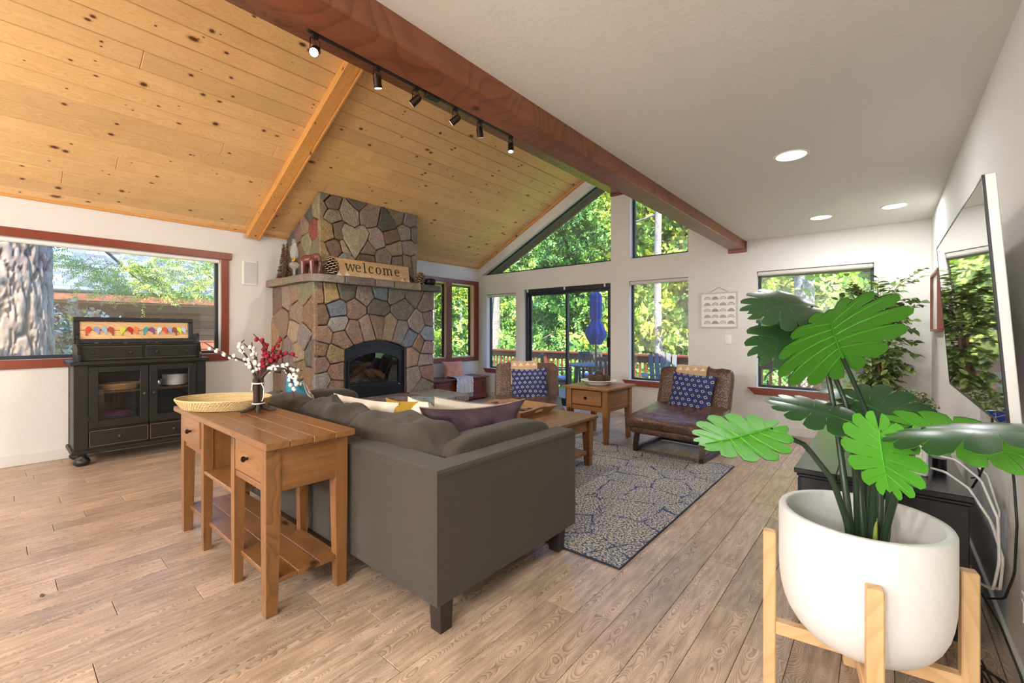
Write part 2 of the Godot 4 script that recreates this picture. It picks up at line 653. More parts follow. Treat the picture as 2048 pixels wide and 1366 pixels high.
func build_floor():
	rng.seed = 301
	var f := struct("floor")
	part("subfloor", bx(Vector3(XL - 0.16, -0.25, ZB - 0.16), Vector3(XR + 0.16, -0.012, ZN + 0.16)), M.oak_gap, f)
	var x := -0.283 + 0.1555 * 5
	var rest := MB.new()
	while x > XL:
		var x0: float = max(x - 0.1555, XL)
		var x1: float = min(x, XR)
		if x1 - x0 > 0.01:
			var z := ZB - rng.randf() * 0.9
			while z < 0.12:
				var z1 := z + rng.randf_range(0.75, 1.45)
				var s := rng.randi() % 8
				var m := MB.new()
				m.grain(2, 1.0 / 3.2, 0.125 / 0.1555, rng.randf() * 4.0, s / 8.0 - x0 * 0.125 / 0.1555)
				m.box(Vector3(x0 + 0.0009, -0.014, max(z, ZB) + 0.0012), Vector3(x1 - 0.0009, 0, z1 - 0.0012), 0.0013)
				part("plank", m, M.oak, f)
				z = z1
			while z < ZN:
				var z1 := z + rng.randf_range(0.8, 1.6)
				rest.grain(2, 1.0 / 3.2, 0.125 / 0.1555, rng.randf() * 4.0, (rng.randi() % 8) / 8.0 - x0 * 0.125 / 0.1555)
				rest.box(Vector3(x0 + 0.001, -0.014, z + 0.001), Vector3(x1 - 0.001, 0, min(z1, ZN) - 0.001))
				z = z1
		x -= 0.1555
	part("plank_field", rest, M.oak, f).set_meta("kind", "stuff")

func build_ceilings():
	rng.seed = 302
	var c := struct("pine_ceiling")
	var fr := slope_frame()
	var dk := MB.new()
	dk.xf = fr
	dk.box(Vector3(-0.75, 0.012, ZB - 0.46), Vector3(3.46, 0.14, ZN + 0.16))
	part("roof_deck", dk, M.pine_gap, c)
	var rest := MB.new()
	rest.xf = fr
	var x := -6.13 - 0.1565
	while x < XRIDGE:
		var s0: float = max(0.0, (x - XL) / 0.894427)
		var s1: float = min((x + 0.1565 - XL) / 0.894427, 3.46)
		var z := ZB - rng.randf() * 2.5
		while z < ZN:
			var z1: float = z + rng.randf_range(3.8, 6.5)
			var zz: float = max(z, ZB)
			var ze: float = min(z1, ZN)
			if ze > zz + 0.01:
				var m := MB.new()
				if zz > 0.3: m = rest
				m.xf = fr
				var row := (rng.randi() % 8) / 8.0
				m.grain(2, 1.0 / 3.6, 0.125 / 0.175, rng.randf() * 4.0, row - s0 * 0.125 / 0.175)
				m.box(Vector3(s0 + 0.0018, 0, zz + 0.0006), Vector3(s1 - 0.0018, 0.018, ze - 0.0006), 0.005)
				if m != rest: part("plank", m, M.pine, c)
			z = z1
		x += 0.1565
	part("plank_field", rest, M.pine, c).set_meta("kind", "stuff")
	# edge strips where the boards meet the walls
	var e := MB.new()
	e.xf = fr
	e.grain(2, 0.28, 0.7, 0.2, 0.1).box(Vector3(0.0, -0.016, ZB), Vector3(0.03, 0.0, ZN), 0.004)
	part("edge_strip", e, M.rafter, c)
	e = MB.new()
	e.xf = fr
	e.grain(0, 0.28, 0.7, 0.7, 0.4).box(Vector3(0.0, -0.03, ZB), Vector3(3.3, 0.0, ZB + 0.045), 0.004)
	part("edge_strip", e, M.rafter, c)
	# far roof slope, boarded the same way, behind the big beam
	var fr2 := Transform3D(Basis(Vector3(0.94964, -0.31338, 0), Vector3(0.31338, 0.94964, 0), Vector3(0, 0, 1)), Vector3(XRIDGE, roof_l(XRIDGE), 0))
	var sl := MB.new()
	sl.xf = fr2
	sl.grain(2, 0.28, 0.7, 0.3, 0.2).box(Vector3(0, 0, ZB - 0.46), Vector3(4.4, 0.14, ZN + 0.16))
	part("roof_deck", sl, M.pine, c)
	var fc := MB.new()
	fc.xf = fr
	fc.grain(0, 0.3, 1.0, 0, 0).box(Vector3(-0.8, -0.14, ZB - 0.50), Vector3(3.46, 0.14, ZB - 0.46))
	fc.xf = fr2
	fc.box(Vector3(0, -0.14, ZB - 0.50), Vector3(4.4, 0.14, ZB - 0.46))
	part("fascia", fc, M.oak_gap, c)

	var w := struct("ceiling")
	part("plaster", bx(Vector3(-1.45, FLAT, ZB), Vector3(XR + 0.16, FLAT + 0.12, ZN + 0.16)), M.ceil, w)
	var up := MB.new()
	up.prism(PackedVector2Array([Vector2(ZB, 2.4), Vector2(ZN, 2.4), Vector2(ZN, 3.5), Vector2(ZB, 3.5)]), Vector3(-1.46, 0, 0), Vector3.BACK, Vector3.UP, -0.06, 0.0)
	part("attic_partition", up, M.wall, w)

	# reddish beam along the edge of the flat ceiling
	var a := struct("ceiling_beam")
	tag(a, "reddish brown timber beam along the edge of the white ceiling", "beam")
	part("timber", MB.new().grain(2, 0.3, 0.8, 0.1, 0.07).box(Vector3(-1.545, 2.33, ZB), Vector3(-1.372, 2.66, ZN), 0.006), M.beam, a)
	part("end_plate", board(Vector3(-1.575, 2.298, ZB), Vector3(-1.356, 2.438, ZB + 0.04), 0.005), M.redtrim, a)
	var b := struct("ridge_beam")
	tag(b, "reddish brown ridge beam carrying the black lighting track", "beam")
	part("timber", MB.new().grain(2, 0.3, 0.8, 0.6, 0.3).box(Vector3(-3.265, 3.415, ZB), Vector3(-3.03, 4.08, ZN), 0.006), M.beam, b)
	part("end_plate", board(Vector3(-3.285, 3.39, ZB), Vector3(-3.01, 3.5, ZB + 0.05), 0.005), M.redtrim, b)
	var r := struct("rafter_beam")
	tag(r, "honey pine rafter crossing the boarded slope down to the window wall", "beam")
	var rm := MB.new()
	rm.xf = fr
	rm.grain(0, 0.28, 0.6, 0.15, 0.62).box(Vector3(0.0, -0.085, -2.195), Vector3(3.35, 0.0, -2.065), 0.004)
	part("timber", rm, M.rafter, r)
	rm = MB.new()
	rm.xf = fr
	rm.grain(0, 0.28, 0.6, 0.55, 0.2).box(Vector3(0.0, -0.105, -2.215), Vector3(3.35, 0.0, -2.195), 0.003)
	part("side_strip", rm, M.rafter, r)

func build_walls():
	var T := 0.16
	var m := MB.new()
	# back gable wall: rectangles between the openings, then the sloping upper pieces
	for q in [[-6.40, -6.0, -0.1, 2.385], [-6.0, -5.25, -0.1, 0.55], [-6.0, -5.25, 2.0, 2.385], [-5.25, -5.055, -0.1, 2.385],
			[-5.055, -3.30, 2.04, 2.385], [-3.30, -2.99, -0.1, 2.385], [-2.99, -2.10, -0.1, 0.53], [-2.99, -2.10, 2.04, 2.385],
			[-2.10, -1.245, -0.1, 2.385], [-1.245, -0.09, -0.1, 0.555], [-1.245, -0.09, 2.035, 2.385], [-0.09, 0.53, -0.1, 2.385]]:
		rect(m, q[0], q[1], q[2], q[3], ZB - T, ZB)
	for poly in [[-6.40, 2.385, -6.15, 2.385, -3.292, 3.814, -3.292, roof_l(-3.292), -6.40, roof_l(-6.40)],
			[-3.292, 2.385, -2.97, 2.385, -2.97, roof_r(-2.97), XRIDGE, roof_l(XRIDGE), -3.292, roof_l(-3.292)],
			[-2.97, 3.5, -2.10, 3.2, -2.10, roof_r(-2.10), -2.97, roof_r(-2.97)],
			[-2.10, 2.385, 0.53, 2.385, 0.53, roof_r(0.53), -2.10, roof_r(-2.10)]]:
		var p := PackedVector2Array()
		for i in range(0, poly.size(), 2): p.append(Vector2(poly[i], poly[i + 1]))
		m.prism(p, Vector3.ZERO, Vector3.RIGHT, Vector3.UP, ZB - T, ZB)
	part("plaster", m, M.wall, struct("wall_back"))
	m = MB.new()
	for q in [[ZB, -6.17, -0.1, 2.56], [-6.17, -4.86, -0.1, 0.77], [-6.17, -4.86, 2.19, 2.56], [-4.86, -1.79, -0.1, 2.56],
			[-1.79, 1.0, -0.1, 1.0], [-1.79, 1.0, 2.16, 2.56], [1.0, ZN, -0.1, 2.56]]:
		m.box(Vector3(XL - T, q[2], q[0]), Vector3(XL, q[3], q[1]))
	part("plaster", m, M.wall, struct("wall_left"))
	part("plaster", bx(Vector3(XR, -0.1, ZB), Vector3(XR + T, 2.6, ZN)), M.wall, struct("wall_right"))
	m = MB.new()
	m.prism(PackedVector2Array([Vector2(-6.40, -0.1), Vector2(0.53, -0.1), Vector2(0.53, roof_r(0.53)), Vector2(XRIDGE, roof_l(XRIDGE)), Vector2(-6.4, roof_l(-6.4))]), Vector3.ZERO, Vector3.RIGHT, Vector3.UP, ZN, ZN + T)
	part("plaster", m, M.wall, struct("wall_front"))
	# baseboards
	var t := 0.015
	part("board", bx(Vector3(XL, 0, -2.37), Vector3(XL + t, 0.10, ZN), 0.003), M.base, struct("baseboard_left"))
	part("board", bx(Vector3(XR - t, 0, ZB), Vector3(XR, 0.10, ZN), 0.003), M.base, struct("baseboard_right"))
	m = MB.new()
	m.box(Vector3(-6.244, 0, ZB), Vector3(-5.07, 0.10, ZB + t), 0.003)
	m.box(Vector3(-3.29, 0, ZB), Vector3(XR - t, 0.10, ZB + t), 0.003)
	part("board", m, M.base, struct("baseboard_back"))

# opening in the back wall filled with a dark slim frame, a pane and a rolled-up shade
func gable_window(called: String, x0: float, x1: float, y0: float, y1: float, shade: bool):
	var o := struct(called)
	var zf := ZB - 0.12
	for q in [[x0, x0 + 0.03, y0, y1], [x1 - 0.03, x1, y0, y1], [x0 + 0.03, x1 - 0.03, y0, y0 + 0.03], [x0 + 0.03, x1 - 0.03, y1 - 0.03, y1]]:
		part("frame", bx(Vector3(q[0], q[2], zf - 0.02), Vector3(q[1], q[3], zf + 0.025), 0.003), M.frame, o)
	part("pane", bx(Vector3(x0 + 0.03, y0 + 0.03, zf - 0.003), Vector3(x1 - 0.03, y1 - 0.03, zf + 0.003)), M.glass, o)
	if shade:
		part("shade_roll", bx(Vector3(x0 + 0.004, y1 - 0.055, ZB - 0.075), Vector3(x1 - 0.004, y1 - 0.004, ZB - 0.012), 0.012), M.shade, o)
	return o

func window_sill(called: String, x0: float, x1: float, y: float):
	var m := MB.new()
	m.grain(0, 0.3, 0.8, 0.1, 0.2)
	m.prism(PackedVector2Array([Vector2(x0 - 0.10, y), Vector2(x0 - 0.02, y - 0.085), Vector2(x1 + 0.02, y - 0.085), Vector2(x1 + 0.10, y)]), Vector3.ZERO, Vector3.RIGHT, Vector3.UP, ZB, ZB + 0.035, 0.004)
	part("sill", m, M.redtrim, struct(called))

func build_windows():
	# wide window over the cabinet
	var o := struct("window_1")
	var xf := XL - 0.11
	for q in [[-1.79, -1.755, 1.0, 2.16], [0.965, 1.0, 1.0, 2.16], [-1.755, 0.965, 1.0, 1.035], [-1.755, 0.965, 2.125, 2.16]]:
		part("frame", bx(Vector3(xf - 0.02, q[2], q[0]), Vector3(xf + 0.02, q[3], q[1]), 0.003), M.frame, o)
	part("pane", bx(Vector3(xf - 0.003, 1.035, -1.755), Vector3(xf + 0.003, 2.125, 0.965)), M.glass, o)
	part("shade_roll", bx(Vector3(XL - 0.075, 2.115, -1.785), Vector3(XL - 0.012, 2.158, 0.995), 0.01), M.white, o)
	for q in [[-1.905, 1.1, 2.16, 2.245], [-1.875, 1.09, 0.915, 1.0]]:
		part("casing", board(Vector3(XL, q[2], q[0]), Vector3(XL + 0.026, q[3], q[1]), 0.004), M.redtrim, o)
	part("casing", board(Vector3(XL, 1.0, -1.875), Vector3(XL + 0.022, 2.16, -1.79), 0.004), M.redtrim, o)
	part("casing", board(Vector3(XL, 1.0, 1.0), Vector3(XL + 0.022, 2.16, 1.085), 0.004), M.redtrim, o)
	# paired casements between the chimney and the corner
	o = struct("window_2")
	for q in [[ZB, -4.78, 2.19, 2.27], [ZB, -4.78, 0.69, 0.77], [ZB, -6.17, 0.77, 2.19], [-5.57, -5.44, 0.77, 2.19], [-4.86, -4.78, 0.77, 2.19]]:
		part("casing", board(Vector3(XL, q[2], q[0]), Vector3(XL + 0.022, q[3], q[1]), 0.004), M.redtrim, o)
	part("mullion", board(Vector3(XL - 0.15, 0.77, -5.53), Vector3(XL, 2.19, -5.48), 0.003), M.redtrim, o)
	for q in [[-6.17, -5.53], [-5.48, -4.86]]:
		part("jamb_liner", board(Vector3(XL - 0.155, 0.77, q[0]), Vector3(XL - 0.002, 2.19, q[0] + 0.02), 0.0), M.tan, o)
		part("jamb_liner", board(Vector3(XL - 0.155, 0.77, q[1] - 0.02), Vector3(XL - 0.002, 2.19, q[1]), 0.0), M.tan, o)
		part("jamb_liner", board(Vector3(XL - 0.155, 0.77, q[0] + 0.02), Vector3(XL - 0.002, 0.79, q[1] - 0.02), 0.0), M.tan, o)
		for s in [[q[0] + 0.02, q[0] + 0.045], [q[1] - 0.045, q[1] - 0.02]]:
			part("sash", bx(Vector3(XL - 0.13, 0.79, s[0]), Vector3(XL - 0.09, 2.17, s[1]), 0.003), M.bronze, o)
		part("pane", bx(Vector3(XL - 0.112, 0.79, q[0] + 0.045), Vector3(XL - 0.106, 2.18, q[1] - 0.045)), M.glass, o)
	# gable wall
	gable_window("window_3", -6.0, -5.25, 0.55, 2.0, true)
	window_sill("trim_1", -5.98, -5.2, 0.55)
	gable_window("window_4", -2.99, -2.10, 0.53, 2.04, true)
	window_sill("trim_2", -2.99, -2.10, 0.53)
	gable_window("window_5", -1.245, -0.09, 0.555, 2.035, true)
	window_sill("trim_3", -1.245, -0.09, 0.555)
	for k in 2:
		var P := [Vector2(-6.15, 2.385), Vector2(-3.292, 2.385), Vector2(-3.292, 3.814)] if k == 0 else [Vector2(-2.97, 2.385), Vector2(-2.10, 2.385), Vector2(-2.10, 3.2), Vector2(-2.97, 3.5)]
		o = struct("window_%d" % (6 + k))
		var zf := ZB - 0.12
		var inner := Geometry2D.offset_polygon(PackedVector2Array(P), -0.035)[0]
		inner = MB.new().align_poly(inner, PackedVector2Array(P))
		for i in P.size():
			var j: int = (i + 1) % P.size()
			var m := MB.new()
			m.prism(PackedVector2Array([P[i], P[j], inner[j], inner[i]]), Vector3.ZERO, Vector3.RIGHT, Vector3.UP, zf - 0.02, zf + 0.025)
			part("frame", m, M.frame, o)
		var g := MB.new()
		g.prism(inner, Vector3.ZERO, Vector3.RIGHT, Vector3.UP, zf - 0.003, zf + 0.003)
		part("pane", g, M.glass, o)
	# sliding door
	o = struct("door_1")
	var z0 := ZB - 0.13
	for q in [[-5.055, -5.0, 0.0, 2.04], [-3.345, -3.30, 0.0, 2.04], [-5.0, -3.345, 1.965, 2.04], [-5.0, -3.345, 0.0, 0.03]]:
		part("frame", bx(Vector3(q[0], q[2], z0 - 0.02), Vector3(q[1], q[3], z0 + 0.08), 0.003), M.frame, o)
	for pn in [[-5.0, -4.15, z0], [-4.19, -3.345, z0 + 0.035]]:
		var p := Node3D.new()
		p.name = "sliding_panel"
		o.add_child(p, true)
		var z: float = pn[2]
		for q in [[pn[0], pn[0] + 0.04, 0.03, 1.965], [pn[1] - 0.04, pn[1], 0.03, 1.965], [pn[0] + 0.04, pn[1] - 0.04, 0.03, 0.11], [pn[0] + 0.04, pn[1] - 0.04, 1.925, 1.965]]:
			part("stile", bx(Vector3(q[0], q[2], z), Vector3(q[1], q[3], z + 0.03), 0.003), M.frame, p)
		part("pane", bx(Vector3(pn[0] + 0.04, 0.11, z + 0.012), Vector3(pn[1] - 0.04, 1.925, z + 0.018)), M.glass, p)
	part("handle", bx(Vector3(-3.39, 1.02, z0 + 0.065), Vector3(-3.36, 1.18, z0 + 0.10), 0.008), M.black, o)
	for x in [-5.0, -4.19, -3.42]:
		part("shade_bracket", bx(Vector3(x - 0.012, 1.99, z0 + 0.08), Vector3(x + 0.012, 2.04, z0 + 0.11), 0.003), M.white, o)

# ---------------------------------------------------------------- lamps
func glow(c: Color, e: float) -> StandardMaterial3D:
	var m := mat(Color.WHITE, 0.5)
	m.emission_enabled = true
	m.emission = c
	m.emission_energy_multiplier = e
	return m

func downlight(x: float, z: float, label: String, e: float):
	var o := thing("recessed_light", label, "ceiling light", Vector3(x, FLAT, z), 0.0, "recessed lights in the white ceiling")
	part("trim_ring", MB.new().lathe([Vector2(0.085, 0.0), Vector2(0.10, -0.006), Vector2(0.105, -0.002), Vector2(0.105, 0.0)], 32), M.white, o)
	part("lens", MB.new().lathe([Vector2(0.0001, -0.004), Vector2(0.0855, -0.004)], 32), M.lens, o)
	var l := AreaLight3D.new()
	l.area_size = Vector2(0.15, 0.15)
	l.light_color = Color(0.975, 0.985, 1.0)
	l.light_energy = e
	l.area_range = 14.0
	light_at("lens_light", l, Vector3(0, -0.012, 0), o)
	l.rotation_degrees.x = -90

func build_lamps():
	M.lens = glow(Color(1.0, 0.97, 0.92), 2.2)
	M.hot = glow(Color(1.0, 0.97, 0.92), 8.0)
	downlight(-0.475, -3.43, "large bright recessed light over the monstera plant", 1.3)
	downlight(0.07, -5.43, "recessed light close to the television wall", 1.3)
	downlight(-0.50, -5.48, "small recessed light between the beam and the television wall", 1.3)
	for z in [0.7, 2.2, 3.2]:  # recessed lights out of view behind the viewer, placed to brighten the near side
		for x in [-0.95, -0.1]:
			downlight(x, z, "unseen recessed light in the white ceiling lighting the near side from behind the viewer", 1.3)
	build_track()
	# pendant globes out of view behind the viewer, placed to light the near side
	for q in [[-4.7, 2.7], [-2.4, 2.7], [-0.6, 2.7]]:
		var o := thing("unseen_pendant_lamp", "unseen opal globe pendant lighting the room from behind the viewer", "pendant lamp", Vector3(q[0], 1.95, q[1]), 0.0, "unseen pendants behind the viewer")
		part("globe", MB.new().ball(Vector3.ZERO, Vector3.ONE * 0.16, 20, 12), M.lens, o)
		part("cord", MB.new().tube([Vector3(0, 0.16, 0), Vector3(0, roof_l(q[0]) - 1.96 if q[0] < XRIDGE else (roof_r(q[0]) if q[0] < -1.5 else FLAT) - 1.96, 0)], 0.006, 6), M.black, o)
		var l := OmniLight3D.new()
		l.light_color = Color(0.975, 0.985, 1.0)
		l.light_energy = 4.0
		l.omni_range = 16.0
		l.omni_attenuation = 2.0
		l.light_size = 0.15
		light_at("unseen_globe_light", l, Vector3.ZERO, o)

func build_track():
	var t := thing("lighting_track", "black lighting track fixed under the ridge beam", "track light", Vector3(-3.105, 3.415, 0))
	part("rail", bx(Vector3(-0.018, -0.022, -3.66), Vector3(0.018, 0, -1.42), 0.003), M.black, t)
	part("power_feed", bx(Vector3(-0.035, -0.05, -2.62), Vector3(0.035, 0, -2.47), 0.006), M.black, t)
	# each head: where along the rail, where it aims, lit or not
	var heads := [[-1.475, Vector3(0.45, -0.55, 0.35), "lit track spotlight glaring at the near end of the track"],
		[-1.98, Vector3(-0.15, -0.9, -0.25), "second track spotlight, hanging beside the rafter"],
		[-2.36, Vector3(-0.65, -0.55, 0.35), "third track spotlight, just before the power feed"],
		[-2.82, Vector3(-0.6, -0.5, 0.35), "fourth track spotlight, just past the power feed"],
		[-3.15, Vector3(-0.2, -0.8, -0.4), "fifth track spotlight, tilted beside the last one"],
		[-3.63, Vector3(0.1, -0.95, 0.1), "last track spotlight at the gable end of the track"]]
	for h in heads:
		var o := thing("track_spotlight", h[2], "spotlight", Vector3(-3.105, 3.393, h[0]), 0.0, "spotlights on the track")
		part("stem", bx(Vector3(-0.018, -0.03, -0.022), Vector3(0.018, 0, 0.022), 0.004), M.black, o)
		for s in [-1.0, 1.0]:
			part("yoke_arm", MB.new().tube([Vector3(0, -0.03, s * 0.012), Vector3(0, -0.038, s * 0.034), Vector3(0, -0.12, s * 0.036)], 0.0035, 6), M.bronze, o)
		part("cord", MB.new().tube([Vector3(0, -0.03, 0), Vector3(0.03, -0.05, 0.03), Vector3(0.035, -0.085, 0.01), Vector3(0.0, -0.1, 0.0)], 0.003, 6), M.black, o)
		var d: Vector3 = h[1].normalized()
		var c := Vector3(0, -0.115, 0)
		var hd := MB.new()
		var pts := [c - d * 0.055, c - d * 0.045, c - d * 0.02, c + d * 0.03, c + d * 0.05]
		hd.tube(pts, [0.012, 0.026, 0.032, 0.032, 0.034], 18)
		var can := part("can", hd, M.bronze, o)
		var face := MB.new()
		face.tube([c + d * 0.0495, c + d * 0.0515], 0.029, 18)
		part("lamp_face", face, M.lens if h[0] < -1.5 else M.hot, can)
		var l := SpotLight3D.new()
		l.light_color = Color(1.0, 0.97, 0.93)
		l.light_energy = 2.0
		l.spot_range = 12.0
		l.spot_angle = 42.0
		l.spot_attenuation = 2.0
		l.light_size = 0.03
		light_at("lamp_light", l, c + d * 0.06, o)
		l.look_at_from_position(o.position + c + d * 0.06, o.position + c + d * 2.0, Vector3.UP if abs(d.y) < 0.94 else Vector3.RIGHT)

# ---------------------------------------------------------------- stone fireplace
const TINT := {
	"t": "b09c86", "b": "967c69", "g": "958e87", "u": "87929b", "p": "a68475", "o": "ab9068", "v": "92807c", "l": "bbab97", "r": "9c5646", "d": "736c66", "e": "938c78"}

func half_clip(poly: PackedVector2Array, a: Vector2, b: Vector2) -> PackedVector2Array:
	var m := (a + b) * 0.5
	var d := b - a
	var r := PackedVector2Array()
	for i in poly.size():
		var p := poly[i]
		var q := poly[(i + 1) % poly.size()]
		var sp := (p - m).dot(d)
		var sq := (q - m).dot(d)
		if sp <= 0: r.append(p)
		if (sp < 0 and sq > 0) or (sp > 0 and sq < 0):
			r.append(p + (q - p) * (sp / (sp - sq)))
	return r

func rough_edge(poly: PackedVector2Array, amt: float) -> PackedVector2Array:
	var r := PackedVector2Array()
	for i in poly.size():
		var p := poly[i]
		var q := poly[(i + 1) % poly.size()]
		var l := p.distance_to(q)
		if l < 0.02:
			r.append((p + q) * 0.5)
			continue
		var nn := Vector2((q - p).y, -(q - p).x).normalized()
		var cut: float = min(0.010, l * 0.2)
		var k: int = max(1, int(l / 0.07))
		for j in k + 1:
			var s: float = lerpf(cut, l - cut, float(j) / k)
			r.append(p + (q - p) / l * s + nn * rng.randf_range(-amt, amt) * (1.0 if j > 0 and j < k else 0.4))
	return r

func stone_from(poly: PackedVector2Array, tint: String, parent: Node, org: Vector3, ax: Vector3, ay: Vector3, d0: float, d1: float, uneven := 0.012):
	var o := Geometry2D.offset_polygon(poly, -0.0055)
	for q in o:
		if q.size() < 3: continue
		var area := 0.0
		for i in q.size(): area += q[i].cross(q[(i + 1) % q.size()])
		if abs(area) < 0.0012: continue
		var rr := rough_edge(q, 0.006)
		if rr.size() < 3 or Geometry2D.triangulate_polygon(rr).is_empty(): continue
		var m := MB.new()
		var c := hexc(TINT[tint])
		var k := rng.randf_range(0.88, 1.1)
		m.col = Color(c.r * k, c.g * k * rng.randf_range(0.97, 1.02), c.b * k * rng.randf_range(0.94, 1.04)).srgb_to_linear()
		m.prism(rr, org, ax, ay, d0, d1 + rng.randf_range(-uneven, uneven), 0.013)
		part("stone", m, M.stone, parent)

func stone_face(parent: Node, seeds: Array, outline: PackedVector2Array, cuts: Array, org: Vector3, ax: Vector3, ay: Vector3, skip := -1):
	for i in seeds.size():
		if i == skip: continue
		var a := Vector2(seeds[i][0], seeds[i][1])
		var cell := outline
		for j in seeds.size():
			if j != i and j != skip: cell = half_clip(cell, a, Vector2(seeds[j][0], seeds[j][1]))
		if cell.size() < 3: continue
		var polys := [cell]
		for c in cuts:
			var nx := []
			for p in polys:
				for q in Geometry2D.clip_polygons(p, c):
					if not Geometry2D.is_polygon_clockwise(q): nx.append(q)
			polys = nx
		for p in polys:
			stone_from(p, seeds[i][2], parent, org, ax, ay, -0.05, 0.0)

# outline of an arched opening as seen from the room: x runs along -z
func arch(a: float, b: float, yb: float, ys: float, yt: float, n := 14) -> PackedVector2Array:
	var r := PackedVector2Array([Vector2(a, yb), Vector2(b, yb)])
	for i in n + 1:
		var t := float(i) / n
		var x := lerpf(b, a, t)
		var s := (t - 0.5) * 2.0
		r.append(Vector2(x, ys + (yt - ys) * (1.0 - s * s)))
	return r

func ring(m: MB, outer: PackedVector2Array, inner: PackedVector2Array, x0: float, x1: float):
	for i in outer.size():
		var j := (i + 1) % outer.size()
		var f := func(p: Vector2, x: float): return Vector3(x, p.y, -p.x)
		m.face([f.call(outer[i], x1), f.call(outer[j], x1), f.call(inner[j], x1), f.call(inner[i], x1)], Vector3.RIGHT)
		for q in [[outer, 1.0], [inner, -1.0]]:
			var e: Vector2 = q[0][j] - q[0][i]
			var nn: Vector3 = Vector3(0, -e.x, -e.y) * q[1]
			m.face([f.call(q[0][i], x0), f.call(q[0][j], x0), f.call(q[0][j], x1), f.call(q[0][i], x1)], nn.normalized())

func build_fireplace():
	rng.seed = 404
	var f := thing("stone_fireplace", "tall fieldstone fireplace with arched insert and stone mantel", "fireplace")
	var xf := -5.045
	# mortar core, open where the insert sits
	var m := MB.new()
	for q in [[-2.79, -2.42, 0.0, 1.86], [-4.17, -3.69, 0.0, 1.86], [-3.69, -2.79, 0.0, 0.42], [-3.69, -2.79, 1.14, 1.86]]:
		m.box(Vector3(XL, q[2], q[0]), Vector3(xf - 0.04, q[3], q[1]))
	m.box(Vector3(XL, 1.94, -4.05), Vector3(-5.345, 3.0, -2.61))
	m.prism(PackedVector2Array([Vector2(XL, 2.9), Vector2(-5.345, 2.9), Vector2(-5.345, roof_l(-5.345)), Vector2(XL, roof_l(XL))]), Vector3.ZERO, Vector3.RIGHT, Vector3.UP, -4.05, -2.61)
	part("mortar_core", m, M.mortar, f)
	# upper breast, front
	var UF := [[2.6, 2.82, "t"], [2.73, 2.89, "b"], [2.75, 2.74, "t"], [3.06, 2.5, "l"], [2.96, 2.82, "l"], [3.28, 2.85, "t"], [3.54, 2.79, "d"], [3.73, 2.95, "e"], [3.93, 2.9, "g"], [3.88, 2.71, "g"], [3.93, 2.5, "v"], [3.68, 2.46, "t"], [3.38, 2.54, "l"], [3.22, 2.37, "t"], [2.84, 2.57, "b"], [2.67, 2.54, "o"], [2.79, 2.31, "b"], [2.96, 2.36, "l"], [3.1, 3.02, "d"], [3.22, 2.24, "b"], [3.5, 2.29, "v"], [3.73, 2.24, "v"], [3.9, 2.26, "b"], [2.61, 2.22, "o"], [4.03, 2.28, "g"], [4.03, 2.72, "g"], [2.92, 2.2, "g"], [2.72, 2.08, "b"], [3.0, 2.02, "b"], [3.4, 2.03, "g"], [3.75, 2.05, "b"], [2.63, 2.98, "g"], [3.62, 2.6, "b"]]
	var out := PackedVector2Array([Vector2(2.57, 1.94), Vector2(4.07, 1.94), Vector2(4.07, roof_l(-5.3) - 0.005), Vector2(2.57, roof_l(-5.3) - 0.005)])
	var heart := PackedVector2Array()
	for q in [[2.90, 2.67], [2.965, 2.665], [3.06, 2.635], [3.13, 2.69], [3.2, 2.69], [3.27, 2.6], [3.24, 2.5], [3.06, 2.215], [2.9, 2.45], [2.85, 2.57]]: heart.append(Vector2(q[0], q[1]))
	stone_face(f, UF, out, [heart], Vector3(-5.305, 0, 0), Vector3.FORWARD, Vector3.UP, 3)
	stone_from(heart, "l", f, Vector3(-5.305, 0, 0), Vector3.FORWARD, Vector3.UP, -0.05, 0.012)
	# upper breast, side
	var US := [[-5.39, 2.82, "t"], [-5.49, 2.57, "r"], [-5.69, 2.42, "e"], [-5.91, 2.59, "p"], [-5.72, 2.64, "b"], [-5.60, 2.79, "d"], [-5.42, 2.29, "e"], [-5.85, 2.3, "b"], [-6.1, 2.52, "d"], [-6.08, 2.36, "e"], [-5.5, 2.08, "b"], [-5.8, 2.06, "g"], [-6.1, 2.1, "b"]]
	out = PackedVector2Array([Vector2(XL, 1.94), Vector2(-5.305, 1.94), Vector2(-5.305, roof_l(-5.305) - 0.005), Vector2(XL, roof_l(XL) - 0.005)])
	stone_face(f, US, out, [], Vector3(0, 0, -2.575), Vector3.RIGHT, Vector3.UP)
	# lower breast, front, round the arch
	var LF := [[2.59, 1.73, "o"], [2.43, 1.72, "b"], [2.8, 1.78, "d"], [3.05, 1.74, "v"], [3.28, 1.81, "u"], [3.5, 1.8, "g"], [3.82, 1.81, "g"], [4.06, 1.68, "v"], [3.62, 1.57, "g"], [3.24, 1.575, "d"], [2.92, 1.55, "b"], [2.67, 1.53, "u"], [2.47, 1.46, "b"], [2.69, 1.37, "g"], [3.22, 1.38, "b"], [3.42, 1.34, "t"], [3.07, 1.33, "t"], [2.9, 1.28, "b"], [2.73, 1.17, "b"], [3.6, 1.28, "g"], [3.76, 1.18, "u"], [3.86, 1.38, "g"], [4.06, 1.24, "u"], [2.49, 1.22, "b"], [2.45, 1.06, "b"], [2.65, 1.0, "o"], [2.45, 0.88, "b"], [2.68, 0.77, "p"], [2.48, 0.68, "g"], [2.65, 0.58, "b"], [3.79, 0.93, "p"], [4.04, 1.03, "v"], [4.02, 0.86, "g"], [4.03, 0.69, "p"], [3.83, 0.62, "g"], [3.95, 0.5, "g"], [3.9, 1.09, "b"], [4.1, 1.45, "v"], [2.46, 0.48, "b"]]
	out = PackedVector2Array([Vector2(2.38, 0.0), Vector2(4.17, 0.0), Vector2(4.17, 1.86), Vector2(2.38, 1.86)])
